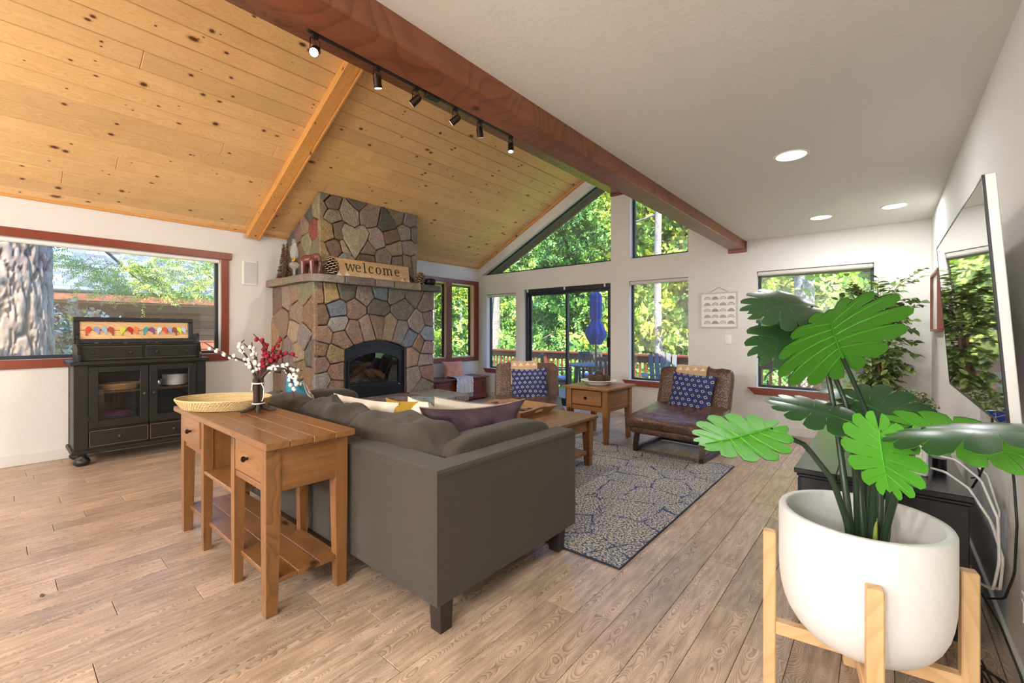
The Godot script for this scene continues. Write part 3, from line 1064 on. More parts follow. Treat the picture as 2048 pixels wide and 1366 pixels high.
	for s in [[2.5, 0.3, "g"], [2.75, 0.2, "b"], [3.1, 0.2, "g"], [3.5, 0.2, "b"], [3.85, 0.22, "g"], [4.1, 0.25, "b"]]: LF.append(s)
	var hole := arch(2.77, 3.70, -0.1, 1.035, 1.155)
	hole[0].y = 0.42
	hole[1].y = 0.42
	stone_face(f, LF, out, [hole], Vector3(xf, 0, 0), Vector3.FORWARD, Vector3.UP)
	# lower breast, side
	var LS := [[-5.34, 1.75, "e"], [-5.61, 1.77, "p"], [-5.83, 1.73, "t"], [-6.08, 1.72, "b"], [-5.53, 1.5, "t"], [-5.94, 1.4, "b"], [-5.58, 1.27, "t"], [-5.33, 1.2, "g"], [-6.13, 1.15, "o"], [-5.75, 1.0, "v"], [-5.5, 1.02, "t"], [-6.13, 0.88, "b"], [-5.8, 0.66, "v"], [-5.46, 0.79, "b"], [-5.2, 1.48, "b"], [-6.13, 0.6, "b"], [-5.4, 0.55, "g"], [-5.16, 1.0, "d"], [-5.18, 0.7, "b"], [-6.0, 0.3, "g"], [-5.6, 0.3, "b"], [-5.25, 0.3, "g"]]
	out = PackedVector2Array([Vector2(XL, 0), Vector2(xf, 0), Vector2(xf, 1.86), Vector2(XL, 1.86)])
	stone_face(f, LS, out, [], Vector3(0, 0, -2.382), Vector3.RIGHT, Vector3.UP)
	# mantel: flat slabs laid end to end, rounded at the near corner
	var slabs := [[[XL, -2.30], [-5.62, -2.30], [-5.62, -2.62], [XL, -2.62], "t"],
		[[-5.62, -2.29], [-5.2, -2.28], [-5.03, -2.32], [-4.95, -2.43], [-4.94, -2.72], [-5.35, -2.75], [-5.62, -2.62], "e"],
		[[-5.35, -2.75], [-4.94, -2.72], [-4.93, -3.13], [-5.35, -3.13], "d"],
		[[-5.35, -3.13], [-4.93, -3.13], [-4.94, -3.42], [-5.35, -3.42], "g"],
		[[-5.35, -3.42], [-4.94, -3.42], [-4.93, -3.86], [-5.35, -3.86], "e"],
		[[-5.35, -3.86], [-4.93, -3.86], [-4.95, -4.23], [-5.35, -4.23], "d"],
		[[XL, -3.9], [-5.35, -3.9], [-5.35, -4.23], [XL, -4.23], "g"]]
	for s in slabs:
		slab(s, 1.852 + rng.randf_range(-0.006, 0.004), 1.943 + rng.randf_range(-0.005, 0.004), f)
	part("mantel_bed", bx(Vector3(XL, 1.85, -4.1), Vector3(-5.3, 1.94, -2.6)), M.mortar, f)
	# raised hearth
	for s in [[[-5.06, -2.28], [-4.92, -2.28], [-4.92, -3.0], [-5.06, -3.0], "b"], [[-5.06, -3.0], [-4.92, -3.0], [-4.91, -3.37], [-4.72, -3.48], [-4.76, -3.72], [-5.06, -3.7], "v"],
			[[-4.72, -3.48], [-4.30, -3.74], [-4.32, -3.95], [-4.76, -3.95], "u"], [[-4.76, -3.72], [-4.76, -3.95], [-4.32, -3.95], [-4.29, -4.16], [-4.75, -4.22], [-5.06, -4.24], [-5.06, -3.7], "g"]]:
		slab(s, 0.335, 0.42 + rng.randf_range(-0.004, 0.003), f)
	var hb := MB.new()
	hb.prism(PackedVector2Array([Vector2(-5.06, 2.3), Vector2(-4.96, 2.3), Vector2(-4.96, 3.4), Vector2(-4.37, 3.77), Vector2(-4.36, 4.1), Vector2(-5.06, 4.2)]), Vector3(0, 0.0, 0), Vector3.RIGHT, Vector3.FORWARD, 0.0, 0.336)
	part("hearth_core", hb, M.mortar, f)
	for q in [[-4.345, -3.74, -4.345, -4.14, ["u", "g"]], [-4.93, -3.38, -4.345, -3.74, ["g", "b", "u"]], [-4.345, -4.14, -5.03, -4.21, ["g", "u", "b"]]]:
		var a := Vector3(q[0], 0, q[1])
		var b := Vector3(q[2], 0, q[3])
		var l := a.distance_to(b)
		var ax := (b - a) / l

		var k: int = q[4].size()
		for i in k:
			for row in 2:
				var p := PackedVector2Array([Vector2(l * i / k, row * 0.17), Vector2(l * (i + 1) / k, row * 0.17 + 0.01), Vector2(l * (i + 1) / k, row * 0.17 + 0.165), Vector2(l * i / k, row * 0.17 + 0.16)])
				stone_from(p, q[4][(i + row) % k], f, a, ax, Vector3.UP, -0.04, 0.0)
	# insert
	var ins := Node3D.new()
	ins.name = "firebox"
	f.add_child(ins)
	ins.set_meta("label", "black arched gas firebox with louvres and ceramic logs")
	var steel := mat(hexc("22252b"), 0.35, 0.4)
	var plate := MB.new()
	var xo := -5.115
	var o1 := arch(2.775, 3.695, 0.425, 1.03, 1.15)
	var o2 := arch(2.80, 3.67, 0.45, 1.01, 1.122)
	var o3 := arch(2.845, 3.625, 0.565, 0.90, 1.01)
	var o4 := arch(2.865, 3.605, 0.585, 0.885, 0.99)
	ring(plate, o1, o2, xo - 0.06, xo)
	ring(plate, o2, o3, xo - 0.05, xo - 0.014)
	ring(plate, o3, o4, xo - 0.05, xo - 0.002)
	part("face_plate", plate, steel, ins)
	var slot := MB.new()
	for i in 34:
		var t := (i + 0.5) / 34.0
		var z := lerpf(2.83, 3.64, t)
		var s := (t - 0.5) * 2.0
		var y := 0.965 + 0.10 * (1.0 - s * s)
		slot.box(Vector3(xo - 0.016, y, -z - 0.005), Vector3(xo - 0.010, y + 0.045, -z + 0.005))
		slot.box(Vector3(xo - 0.016, 0.485, -z - 0.005), Vector3(xo - 0.010, 0.53, -z + 0.005))
	part("louvre_bars", slot, M.black, ins).set_meta("kind", "stuff")
	var cav := MB.new()
	cav.box(Vector3(-5.62, 0.50, -3.70), Vector3(-5.60, 1.2, -2.77))
	cav.box(Vector3(-5.62, 0.50, -3.68), Vector3(xo - 0.05, 0.60, -2.79))
	cav.box(Vector3(-5.62, 0.6, -3.69), Vector3(xo - 0.05, 1.13, -3.66))
	cav.box(Vector3(-5.62, 0.6, -2.80), Vector3(xo - 0.05, 1.13, -2.785))
	cav.box(Vector3(-5.62, 1.10, -3.69), Vector3(xo - 0.05, 1.135, -2.785))
	part("liner", cav, mat(hexc("3a3431"), 0.7), ins)
	var gl := MB.new()
	gl.prism(o4, Vector3(xo - 0.03, 0, 0), Vector3.FORWARD, Vector3.UP, 0.0, 0.004)
	var smoked := mat(Color(0.1, 0.12, 0.13, 0.25), 0.0)
	smoked.transparency = BaseMaterial3D.TRANSPARENCY_ALPHA
	part("glass", gl, smoked, ins)
	for z in [-2.87, -3.6]:
		part("latch", MB.new().box(Vector3(xo - 0.004, 0.545, z - 0.012), Vector3(xo + 0.008, 0.56, z + 0.012), 0.003), M.chrome, ins)
	var bark := tri(tmat(mottled(256, 256, 140, 0.04, 0.1, hexc("8a6040"), hexc("5d3d28"), hexc("c0a080"), 0.4, 1.4), 0.9), Vector3.ONE * 6.0, false)
	for q in [[-5.42, 0.66, -2.95, -5.36, 0.70, -3.45, 0.05], [-5.25, 0.65, -3.05, -5.42, 0.72, -3.22, 0.04], [-5.25, 0.66, -3.3, -5.42, 0.78, -3.2, 0.042], [-5.24, 0.65, -3.46, -5.38, 0.74, -3.3, 0.045], [-5.36, 0.75, -3.05, -5.32, 0.84, -3.3, 0.038], [-5.22, 0.64, -2.92, -5.3, 0.66, -3.12, 0.035]]:
		var a := Vector3(q[0], q[1], q[2])
		var b := Vector3(q[3], q[4], q[5])
		var path := []
		for i in 6: path.append(a.lerp(b, i / 5.0) + Vector3(rng.randf_range(-1, 1), rng.randf_range(-1, 1), rng.randf_range(-1, 1)) * 0.012)
		part("ceramic_log", MB.new().tube(path, [q[6] * 0.8, q[6], q[6] * 1.05, q[6] * 0.95, q[6], q[6] * 0.7], 9), bark, ins)
	var emb := MB.new()
	for i in 130:
		var p := Vector3(rng.randf_range(-5.45, -5.2), 0.605, rng.randf_range(-3.6, -2.86))
		emb.ball(p, Vector3.ONE * rng.randf_range(0.010, 0.02), 5, 3)
	part("ember_bed", emb, mat(hexc("4b4440"), 0.9), ins).set_meta("kind", "stuff")

func slab(s: Array, y0: float, y1: float, parent: Node):
	var p := PackedVector2Array()
	for i in s.size() - 1: p.append(Vector2(s[i][0], -s[i][1]))
	stone_from(p, s[s.size() - 1], parent, Vector3(0, y0, 0), Vector3.RIGHT, Vector3.FORWARD, 0.0, y1 - y0, 0.002)

# ---------------------------------------------------------------- soft shapes
func spow(a: float, e: float) -> float:
	return sign(a) * pow(abs(a), e)

# rounded, slightly creased block: half sizes h, squareness e (small = boxy)
func soft(m: MB, c: Vector3, h: Vector3, e := 0.35, e2 := 0.35, amp := 0.0, seed_ := 1, freq := 5.0, nu := 20, nv := 40):
	var nz := noise(seed_, freq, 2)
	var f := func(a, b):
		var th: float = (a - 0.5) * PI
		var ph: float = b * TAU
		var ct := spow(cos(th), e)
		var p := Vector3(ct * spow(cos(ph), e2), spow(sin(th), e), ct * spow(sin(ph), e2))
		var q := p * h
		if amp > 0.0:
			q += p.normalized() * nz.get_noise_3dv((c + q)) * amp
		return c + q
	m.patch(f, nu, nv, 1.0, Vector2(1, 1))
	return m

# throw pillow lying in its own xy plane, z is thickness; uv covers each face once
func pillow_mesh(w: float, h: float, t: float, seed_: int, crease := 0.02, pinch := 0.07) -> MB:
	var nz := noise(seed_, 6.0, 2)
	var m := MB.new()
	for s in [1.0, -1.0]:
		var f := func(a, b):
			var X: float = a * 2.0 - 1.0
			var Y: float = b * 2.0 - 1.0
			var k := pow(max(0.0, (1.0 - pow(abs(X), 2.6)) * (1.0 - pow(abs(Y), 2.6))), 0.55)
			var x := X * w * 0.5 * (1.0 - pinch * (1.0 - Y * Y))
			var y := Y * h * 0.5 * (1.0 - pinch * (1.0 - X * X))
			var z: float = s * t * 0.5 * k + nz.get_noise_3d(x + seed_, y, s) * crease * (0.3 + k)
			return Vector3(x, y, z)
		m.patch(f, 18, 18, s)
	return m

func pillow(called: String, label: String, at: Vector3, rot: Vector3, w: float, h: float, t: float, mt: Material, seed_: int, piping: Material = null, group := "", crease := 0.02, pinch := 0.07):
	var o := thing(called, label, "pillow", at, 0.0, group)
	o.rotation_degrees = rot
	part("cover", pillow_mesh(w, h, t, seed_, crease, pinch), mt, o)
	if piping:
		var path := []
		for i in 49:
			var k := i % 48
			var s := k / 12
			var q := (k % 12) / 6.0 - 1.0
			var X: float = [q, 1.0, -q, -1.0][s]
			var Y: float = [-1.0, q, 1.0, -q][s]
			path.append(Vector3(X * w * 0.5 * (1.0 - pinch * (1.0 - Y * Y)), Y * h * 0.5 * (1.0 - pinch * (1.0 - X * X)), 0))
		part("piping", MB.new().tube(path, 0.004, 6, false), piping, o)
	return o

func knob(parent: Node, at: Vector3, dir: Vector3, r: float, mt: Material, called := "knob"):
	var m := MB.new()
	m.tube([at, at + dir * r * 0.6, at + dir * r * 0.9, at + dir * r * 1.3, at + dir * r * 1.75, at + dir * r * 2.0], [r * 0.45, r * 0.4, r * 0.75, r, r * 0.8, r * 0.25], 12)
	return part(called, m, mt, parent)

func leg(parent: Node, x: float, z: float, w: float, y1: float, mt: Material, foot := 0.75, dx := 0.0, dz := 0.0, y0 := 0.0, ystraight := -1.0):
	var m := MB.new()
	m.grain(1, 0.33, 1.05, rng.randf() * 3.0, rng.randf() * 3.0)
	var f := w * foot
	var c0 := Vector2(x + dx * (w - f) * 0.5, z + dz * (w - f) * 0.5)
	var hw := Vector2(w, w) * 0.5
	var hf := Vector2(f, f) * 0.5
	var c1 := Vector2(x, z)
	var ys: float = ystraight if ystraight > 0.0 else y1
	m.taper(c0 - hf, c0 + hf, y0, c1 - hw, c1 + hw, ys)
	if ys < y1: m.taper(c1 - hw, c1 + hw, ys, c1 - hw, c1 + hw, y1)
	return part("leg", m, mt, parent)

# ---------------------------------------------------------------- seating group
func build_living():
	rng.seed = 505
	build_rug()
	build_sofa()
	build_console_table()
	build_coffee_table()
	build_end_table()
	build_chairs()
	build_chest()

func build_rug():
	var w := 1024
	var h := 1024
	var n1 := noise_bytes(noise(61, 0.006, 3), w, h)
	var n2 := noise_bytes(noise(62, 0.13, 2), w, h)
	var n3 := noise_bytes(noise(63, 0.02, 4), w, h)
	var cel := noise(64, 0.0068, 1, FastNoiseLite.TYPE_CELLULAR)
	cel.cellular_return_type = FastNoiseLite.RETURN_DISTANCE2_SUB
	cel.cellular_jitter = 0.85
	cel.domain_warp_enabled = true
	cel.domain_warp_amplitude = 22.0
	cel.domain_warp_frequency = 0.012
	var im := cel.get_image(w, h, false, false, false)
	im.convert(Image.FORMAT_L8)
	var ce := im.get_data()
	im = cel.get_image(w, h)
	im.convert(Image.FORMAT_L8)
	ce = im.get_data()
	var a := hexc("9c9892")
	var b := hexc("343b50")
	var c := hexc("84868e")
	var line := hexc("3a4a72")
	var out := PackedByteArray()
	out.resize(w * h * 3)
	for i in w * h:
		var sp := n2[i] / 255.0
		var col := a.lerp(c, clampf((n1[i] / 255.0 - 0.35) * 2.0, 0, 1))
		if sp > 0.53: col = col.lerp(b, clampf((sp - 0.53) * 9.0, 0, 0.95))
		elif sp < 0.40: col = col.lerp(hexc("cdbfa6"), 0.7)
		var e := ce[i] / 255.0
		if e < 0.034 and n3[i] > 108: col = col.lerp(hexc("2c3a62"), 0.85)
		out[i * 3] = int(col.r * 255)
		out[i * 3 + 1] = int(col.g * 255)
		out[i * 3 + 2] = int(col.b * 255)
	var rm := tmat(tex_of(out, w, h), 0.97)
	var o := thing("area_rug", "speckled beige and blue area rug with dark blue cracked lines", "rug", Vector3.ZERO)
	var x0 := -4.1
	var x1 := -1.075
	var za := -4.47
	var zb := -2.10
	var nz := noise(66, 3.0, 2)
	var f := func(p, q):
		var x := lerpf(x0, x1, p)
		var z := lerpf(za, zb - 0.045 * p, q)
		return Vector3(x, 0.011 + 0.0025 * nz.get_noise_2d(x, z), z)
	var m := MB.new()
	m.patch(f, 24, 20, -1.0, Vector2(1.26, 1.0))
	part("pile", m, rm, o)
	var path := []
	for i in 25: path.append(Vector3(lerpf(x0, x1, i / 24.0), 0.006, zb - 0.045 * i / 24.0))
	for i in 25: path.append(Vector3(x1, 0.006, lerpf(zb - 0.045, za, i / 24.0)))
	for i in 25: path.append(Vector3(lerpf(x1, x0, i / 24.0), 0.006, za))
	for i in 25: path.append(Vector3(x0, 0.006, lerpf(za, zb, i / 24.0)))
	part("binding", MB.new().tube(path, 0.006, 6, false), mat(hexc("2c3040"), 0.9), o)

func build_sofa():
	var o := thing("sofa", "dark olive grey fabric sofa with loose back cushions and block feet", "sofa")
	var x0 := -4.0
	var x1 := -1.40
	var z0 := -2.225
	var z1 := -1.172
	var yb := 0.13
	part("seat_base", bx(Vector3(x0 + 0.1, yb, z0 + 0.03), Vector3(x1 - 0.1, 0.30, z1 - 0.05), 0.02), M.sofa, o)
	# one upholstered shell round back and both arms
	var u := PackedVector2Array()
	for q in [[x0, -z0], [x0, -z1], [x1, -z1], [x1, -z0], [x1 - 0.12, -z0], [x1 - 0.12, -z1 + 0.15], [x0 + 0.12, -z1 + 0.15], [x0 + 0.12, -z0]]: u.append(Vector2(q[0], q[1]))
	part("frame_shell", MB.new().prism(u, Vector3(0, yb, 0), Vector3.RIGHT, Vector3.FORWARD, 0.0, 0.688 - yb, 0.012), M.sofa, o)
	# raised seams along the top edges
	for s in [[Vector3(x0, 0.668, z1 + 0.0005), Vector3(x1, 0.668, z1 + 0.0005)], [Vector3(x1 + 0.0005, 0.668, z1), Vector3(x1 + 0.0005, 0.668, z0)], [Vector3(x1 - 0.002, yb, z1 - 0.001), Vector3(x1 - 0.002, 0.68, z1 - 0.001)]]:
		part("seam", MB.new().tube(s, 0.0028, 5), M.sofa, o)
	for k in 3:
		var c := lerpf(x0 + 0.13, x1 - 0.13, (k + 0.5) / 3.0)
		part("seat_cushion", soft(MB.new(), Vector3(c, 0.375, (z0 + z1) * 0.5 - 0.08), Vector3(0.385, 0.085, 0.44), 0.3, 0.22, 0.012, 30 + k, 3.0), M.sofa, o)
	# padded inner arms
	for s in [x1 - 0.215, x0 + 0.215]:
		var m := MB.new()
		soft(m, Vector3(s, 0.57, -1.775), Vector3(0.095, 0.185, 0.405), 0.45, 0.25, 0.006, 44, 3.0)
		part("arm_pad", m, M.sofa, o)
	# three loose back cushions, slumped and creased
	var bc := [[-1.98, 0.605, 4.0, 0.0], [-2.74, 0.60, -3.0, 0.02], [-3.44, 0.59, 6.0, 0.0]]
	for k in 3:
		var q = bc[k]
		var m := MB.new()
		m.xf = Transform3D(Basis.from_euler(Vector3(deg_to_rad(11), deg_to_rad(q[2]), 0)), Vector3(q[0], q[1], -1.435 - q[3]))
		soft(m, Vector3.ZERO, Vector3(0.385, 0.215, 0.12), 0.62, 0.42, 0.045, 50 + k, 4.5, 26, 44)
		part("back_cushion", m, M.sofa, o)
	for q in [[x1 - 0.045, z1 - 0.06], [x1 - 0.045, z0 + 0.13], [x0 + 0.045, z1 - 0.06], [x0 + 0.045, z0 + 0.13]]:
		part("foot", MB.new().taper(Vector2(q[0] - 0.032, q[1] - 0.03), Vector2(q[0] + 0.032, q[1] + 0.03), 0.0 if q[1] > -2.05 else 0.013, Vector2(q[0] - 0.036, q[1] - 0.036), Vector2(q[0] + 0.036, q[1] + 0.036), yb + 0.005), mat(hexc("2a211d"), 0.4), o)
	# pillows along the seat
	var pipe := mat(hexc("a28d80"), 0.8)
	pillow("throw_pillow", "long white lumbar pillow farthest along the sofa", Vector3(-2.76, 0.635, -1.70), Vector3(16, 4, 0), 0.74, 0.36, 0.14, M.linen, 201, null, "pillows on the sofa", 0.015)
	pillow("throw_pillow", "mustard yellow pillow half hidden behind cream pillow", Vector3(-2.38, 0.645, -1.76), Vector3(18, -8, 4), 0.46, 0.38, 0.15, M.mustard, 202, null, "pillows on the sofa")
	pillow("throw_pillow", "cream linen pillow between the mustard and plum pillows", Vector3(-2.17, 0.66, -1.73), Vector3(16, -20, 3), 0.42, 0.40, 0.15, M.linen, 203, null, "pillows on the sofa", 0.015)
	pillow("throw_pillow", "plum velvet pillow with pale piping in the sofa corner", Vector3(-1.87, 0.648, -1.83), Vector3(14, 67, 0), 0.66, 0.42, 0.18, M.plum, 204, pipe, "pillows on the sofa", 0.05, 0.17)
	pillow("throw_pillow", "cream pillow peeking out beyond the plum one", Vector3(-2.16, 0.62, -2.02), Vector3(20, 55, -10), 0.46, 0.42, 0.14, M.linen, 205, pipe, "pillows on the sofa")
	var st := striped_cloth()
	pillow("throw_pillow", "teal and white striped pillow by the far sofa arm", Vector3(-3.62, 0.68, -1.62), Vector3(22, -30, 24), 0.46, 0.42, 0.16, st, 206, null, "pillows on the sofa")

func striped_cloth() -> StandardMaterial3D:
	var im := Image.create(64, 64, false, Image.FORMAT_RGB8)
	for q in [[0, 14, "2a7f96"], [14, 6, "e6e0d4"], [20, 5, "8c6f68"], [25, 12, "e6e0d4"], [37, 4, "8c6f68"], [41, 5, "e6e0d4"], [46, 18, "2f8ba3"]]:
		im.fill_rect(Rect2i(q[0], 0, q[1], 64), hexc(q[2]))
	return tmat(ImageTexture.create_from_image(im), 0.95)

func build_console_table():
	var o := thing("console_table", "honey pine console table with two small drawers behind the sofa", "console table")
	var H: Material = M.honey
	# top of four boards with bread-board ends left plain
	var zs := [-1.165, -1.06, -0.955, -0.85, -0.745]
	for i in 4:
		part("top_board", board(Vector3(-3.53, 0.75, zs[i] + 0.0004), Vector3(-2.02, 0.781, zs[i + 1] - 0.0004), 0.004), H, o)
	var lx := [-3.40, -3.01, -2.505, -2.095]
	for i in 4:
		var w := 0.062 if i % 3 == 0 else 0.05
		for z in [-0.795, -1.115]:
			leg(o, lx[i], z, w, 0.75, H, 0.78, 0.0, 0.6 if z > -1.0 else -0.6, 0.0, 0.5)
	for s in [[lx[0], lx[1], 0.031, 0.025], [lx[2], lx[3], 0.025, 0.031]]:
		var a: float = s[0] + s[2]
		var b: float = s[1] - s[3]
		part("drawer_rail", board(Vector3(a, 0.545, -0.825), Vector3(b, 0.575, -0.775), 0.003), H, o)
		part("drawer_box", board(Vector3(a + 0.01, 0.585, -1.08), Vector3(b - 0.01, 0.735, -0.80), 0.0), M.honey, o)
		var d := part("drawer_front", board(Vector3(a + 0.004, 0.580, -0.80), Vector3(b - 0.004, 0.744, -0.762 if a < -3 else -0.772), 0.004), H, o)
		knob(d, Vector3((a + b) * 0.5, 0.665, -0.762 if a < -3 else -0.772), Vector3(0, 0, 1), 0.015, M.iron)
		# partitions either side of the open bay
	part("side_panel", board(Vector3(lx[3] + 0.005, 0.545, -1.085), Vector3(lx[3] + 0.025, 0.75, -0.825), 0.002), H, o)
	part("side_panel", board(Vector3(lx[0] - 0.025, 0.545, -1.085), Vector3(lx[0] - 0.005, 0.75, -0.825), 0.002), H, o)
	part("partition", board(Vector3(lx[1] + 0.003, 0.46, -1.09), Vector3(lx[1] + 0.020, 0.75, -0.82), 0.002), H, o)
	part("partition", board(Vector3(lx[2] - 0.020, 0.46, -1.09), Vector3(lx[2] - 0.003, 0.75, -0.82), 0.002), H, o)
	part("back_panel", board(Vector3(lx[0] + 0.03, 0.545, -1.13), Vector3(lx[3] - 0.03, 0.75, -1.112), 0.002), M.honey, o)
	part("bay_back", board(Vector3(lx[1] + 0.02, 0.46, -1.105), Vector3(lx[2] - 0.02, 0.75, -1.09), 0.002), H, o)
	part("bay_shelf", board(Vector3(lx[1] + 0.015, 0.445, -1.11), Vector3(lx[2] - 0.015, 0.465, -0.772), 0.004), H, o)
	for i in 3:
		part("lower_shelf_board", board(Vector3(-3.42, 0.135, lerpf(-1.115, -0.80, i / 3.0) + 0.0005), Vector3(-2.075, 0.158, lerpf(-1.115, -0.80, (i + 1) / 3.0) - 0.0005), 0.003), M.honey, o)
	build_basket()
	build_willow()

# coil-sewn oval basket tray
func build_basket():
	var o := thing("woven_basket_tray", "oval coiled straw basket tray on the console table", "basket", Vector3(-3.22, 0.782, -0.945), deg_to_rad(38))
	var straw := tri(tmat(mottled(256, 256, 151, 0.09, 0.3, hexc("d8bf8c"), hexc("b3925c"), hexc("e8d7ae"), 0.5, 1.5), 0.85), Vector3.ONE * 8.0, false)
	for k in 7:
		var e := k / 6.0
		var a := 0.245 + 0.04 * e
		var b := 0.165 + 0.035 * e
		var path := []
		for i in 41:
			var t := TAU * i / 40.0
			path.append(Vector3(cos(t) * a, 0.006 + 0.0095 * k, sin(t) * b))
		part("coil", MB.new().tube(path, 0.0062, 6, false), straw, o)
	var bt := MB.new()
	for k in 14:
		var e := (k + 0.5) / 14.0
		var path := []
		for i in 33:
			var t := TAU * i / 32.0
			path.append(Vector3(cos(t) * 0.245 * e, 0.006, sin(t) * 0.165 * e))
		bt.tube(path, 0.0062, 5, false)
	part("base_coils", bt, straw, o)
	# stitches across the rim coils
	var st := MB.new()
	for k in 6:
		for i in 90:
			var e := (k + 0.5) / 6.0
			var t := TAU * (i + 0.5 * (k % 2)) / 90.0
			var p := Vector3(cos(t) * (0.2452 + 0.04 * e), 0.011 + 0.0095 * k, sin(t) * (0.1652 + 0.035 * e))
			var n := Vector3(cos(t), 0, sin(t) * 1.3).normalized()
			st.bar(p + n * 0.0055 - Vector3(0, 0.005, 0), p + n * 0.0062 + Vector3(0, 0.006, 0), 0.004, 0.003, n)
	part("stitching", st, mat(hexc("c9ab74"), 0.9), o).set_meta("kind", "stuff")

# felt pussy-willow bunch tied with white cord, on splayed felt feet
func build_willow():
	var at := Vector3(-2.90, 0.782, -1.03)
	var o := thing("felt_branch_bouquet", "standing felt bouquet of white and red budded branches tied with cord", "bouquet", at)
	var felt := mat(hexc("3f2f27"), 0.95)
	var cord := mat(hexc("eeeae2"), 0.9)
	var wb := mat(hexc("efeae0"), 0.95)
	var rb := mat(hexc("8c1224"), 0.9)
	# view-facing directions: r to the side, u up, t towards the fireplace side
	var R := Vector3(0.76, 0, -0.65)
	var T := Vector3(0.65, 0, 0.76)
	for k in 5:
		var a := TAU * k / 5.0 + 0.35
		var d := Vector3(cos(a), 0, sin(a))
		part("foot", MB.new().tube([Vector3(0, 0.055, 0) + d * 0.01, d * 0.03 + Vector3(0, 0.03, 0), d * 0.065 + Vector3(0, 0.012, 0), d * 0.098 + Vector3(0, 0.009, 0)], [0.012, 0.012, 0.011, 0.007], 8), felt, o)
	for k in 7:
		var a := TAU * k / 7.0
		var d := Vector3(cos(a), 0, sin(a)) * (0.017 if k > 0 else 0.0)
		part("stem", MB.new().tube([d * 1.1 + Vector3(0, 0.04, 0), d + Vector3(0, 0.1, 0), d * 1.15 + Vector3(0, 0.20, 0)], 0.0115, 8), felt, o)
	for y in [0.05, 0.172]:
		var path := []
		for i in 17: path.append(Vector3(cos(TAU * i / 16.0) * 0.032, y, sin(TAU * i / 16.0) * 0.032))
		part("cord_wrap", MB.new().tube(path, 0.0045, 6, false), cord, o)
	part("cord_tail", MB.new().tube([R * 0.03 + Vector3(0, 0.175, 0) + T * 0.02, R * 0.045 + Vector3(0, 0.14, 0) + T * 0.02, R * 0.042 + Vector3(0, 0.09, 0) + T * 0.02, R * 0.034 + Vector3(0, 0.065, 0) + T * 0.02], 0.0035, 6), cord, o)
	part("cord_tail", MB.new().tube([R * -0.02 + Vector3(0, 0.175, 0) + T * 0.026, R * -0.025 + Vector3(0, 0.13, 0) + T * 0.03], 0.0035, 6), cord, o)
	# branches: points along (side, height), bud colour, towards
	var br := [[[-0.01, 0.19], [-0.03, 0.25], [-0.06, 0.30], [-0.13, 0.325], [-0.22, 0.36], [-0.31, 0.42], "w", 0.03],
		[[-0.01, 0.19], [-0.03, 0.26], [-0.05, 0.32], [-0.085, 0.37], [-0.09, 0.415], [-0.06, 0.435], "w", 0.05],
		[[0.0, 0.19], [-0.01, 0.27], [-0.03, 0.33], [-0.045, 0.38], [-0.055, 0.42], "w", -0.03],
		[[0.0, 0.19], [0.0, 0.27], [0.0, 0.33], [-0.03, 0.38], [-0.06, 0.415], "w", 0.06],
		[[0.01, 0.19], [0.05, 0.24], [0.10, 0.265], [0.17, 0.262], [0.21, 0.20], [0.225, 0.12], [0.23, 0.08], "w", 0.04],
		[[0.01, 0.19], [0.05, 0.245], [0.12, 0.275], [0.19, 0.27], [0.26, 0.245], "w", -0.02],
		[[0.17, 0.262], [0.21, 0.22], [0.25, 0.19], [0.275, 0.14], "w", 0.05],
		[[0.0, 0.19], [0.02, 0.27], [0.05, 0.36], [0.02, 0.42], [-0.03, 0.47], "r", 0.0],
		[[0.0, 0.19], [0.03, 0.27], [0.07, 0.34], [0.12, 0.41], [0.145, 0.46], "r", 0.03],
		[[0.0, 0.19], [0.04, 0.26], [0.09, 0.32], [0.15, 0.36], [0.24, 0.325], "r", 0.0],
		[[0.0, 0.19], [0.02, 0.26], [0.03, 0.33], [0.04, 0.39], [0.01, 0.43], "r", -0.04],
		[[0.0, 0.19], [0.03, 0.25], [0.06, 0.29], [0.11, 0.325], [0.16, 0.35], "r", -0.05]]
	for b in br:
		var pts := []
		var rad := []
		var k: int = b.size() - 2
		for i in k:
			pts.append(R * b[i][0] + Vector3(0, b[i][1], 0) + T * b[k + 1] * (float(i) / k))
			rad.append(lerpf(0.010, 0.003, float(i) / (k - 1)))
		var cv := Curve3D.new()
		for i in k:
			var tan: Vector3 = (pts[min(i + 1, k - 1)] - pts[max(i - 1, 0)]) * 0.17
			cv.add_point(pts[i], -tan, tan)
		var path := []
		var rr := []
		for i in 15:
			path.append(cv.sample_baked(cv.get_baked_length() * i / 14.0))
			rr.append(lerpf(0.010, 0.0025, i / 14.0))
		var bp := part("branch", MB.new().tube(path, rr, 7), felt, o)
		var n: int = 11 if b[k] == "w" else 15
		for i in n:
			var t := lerpf(0.25, 0.94, float(i) / n)
			var p := cv.sample_baked(cv.get_baked_length() * t)
			var d := Vector3(rng.randf_range(-1, 1), rng.randf_range(-1, 1), rng.randf_range(-1, 1)).normalized()
			part("bud", MB.new().ball(p + d * 0.013, Vector3.ONE * rng.randf_range(0.010, 0.0135), 8, 6), wb if b[k] == "w" else rb, bp)

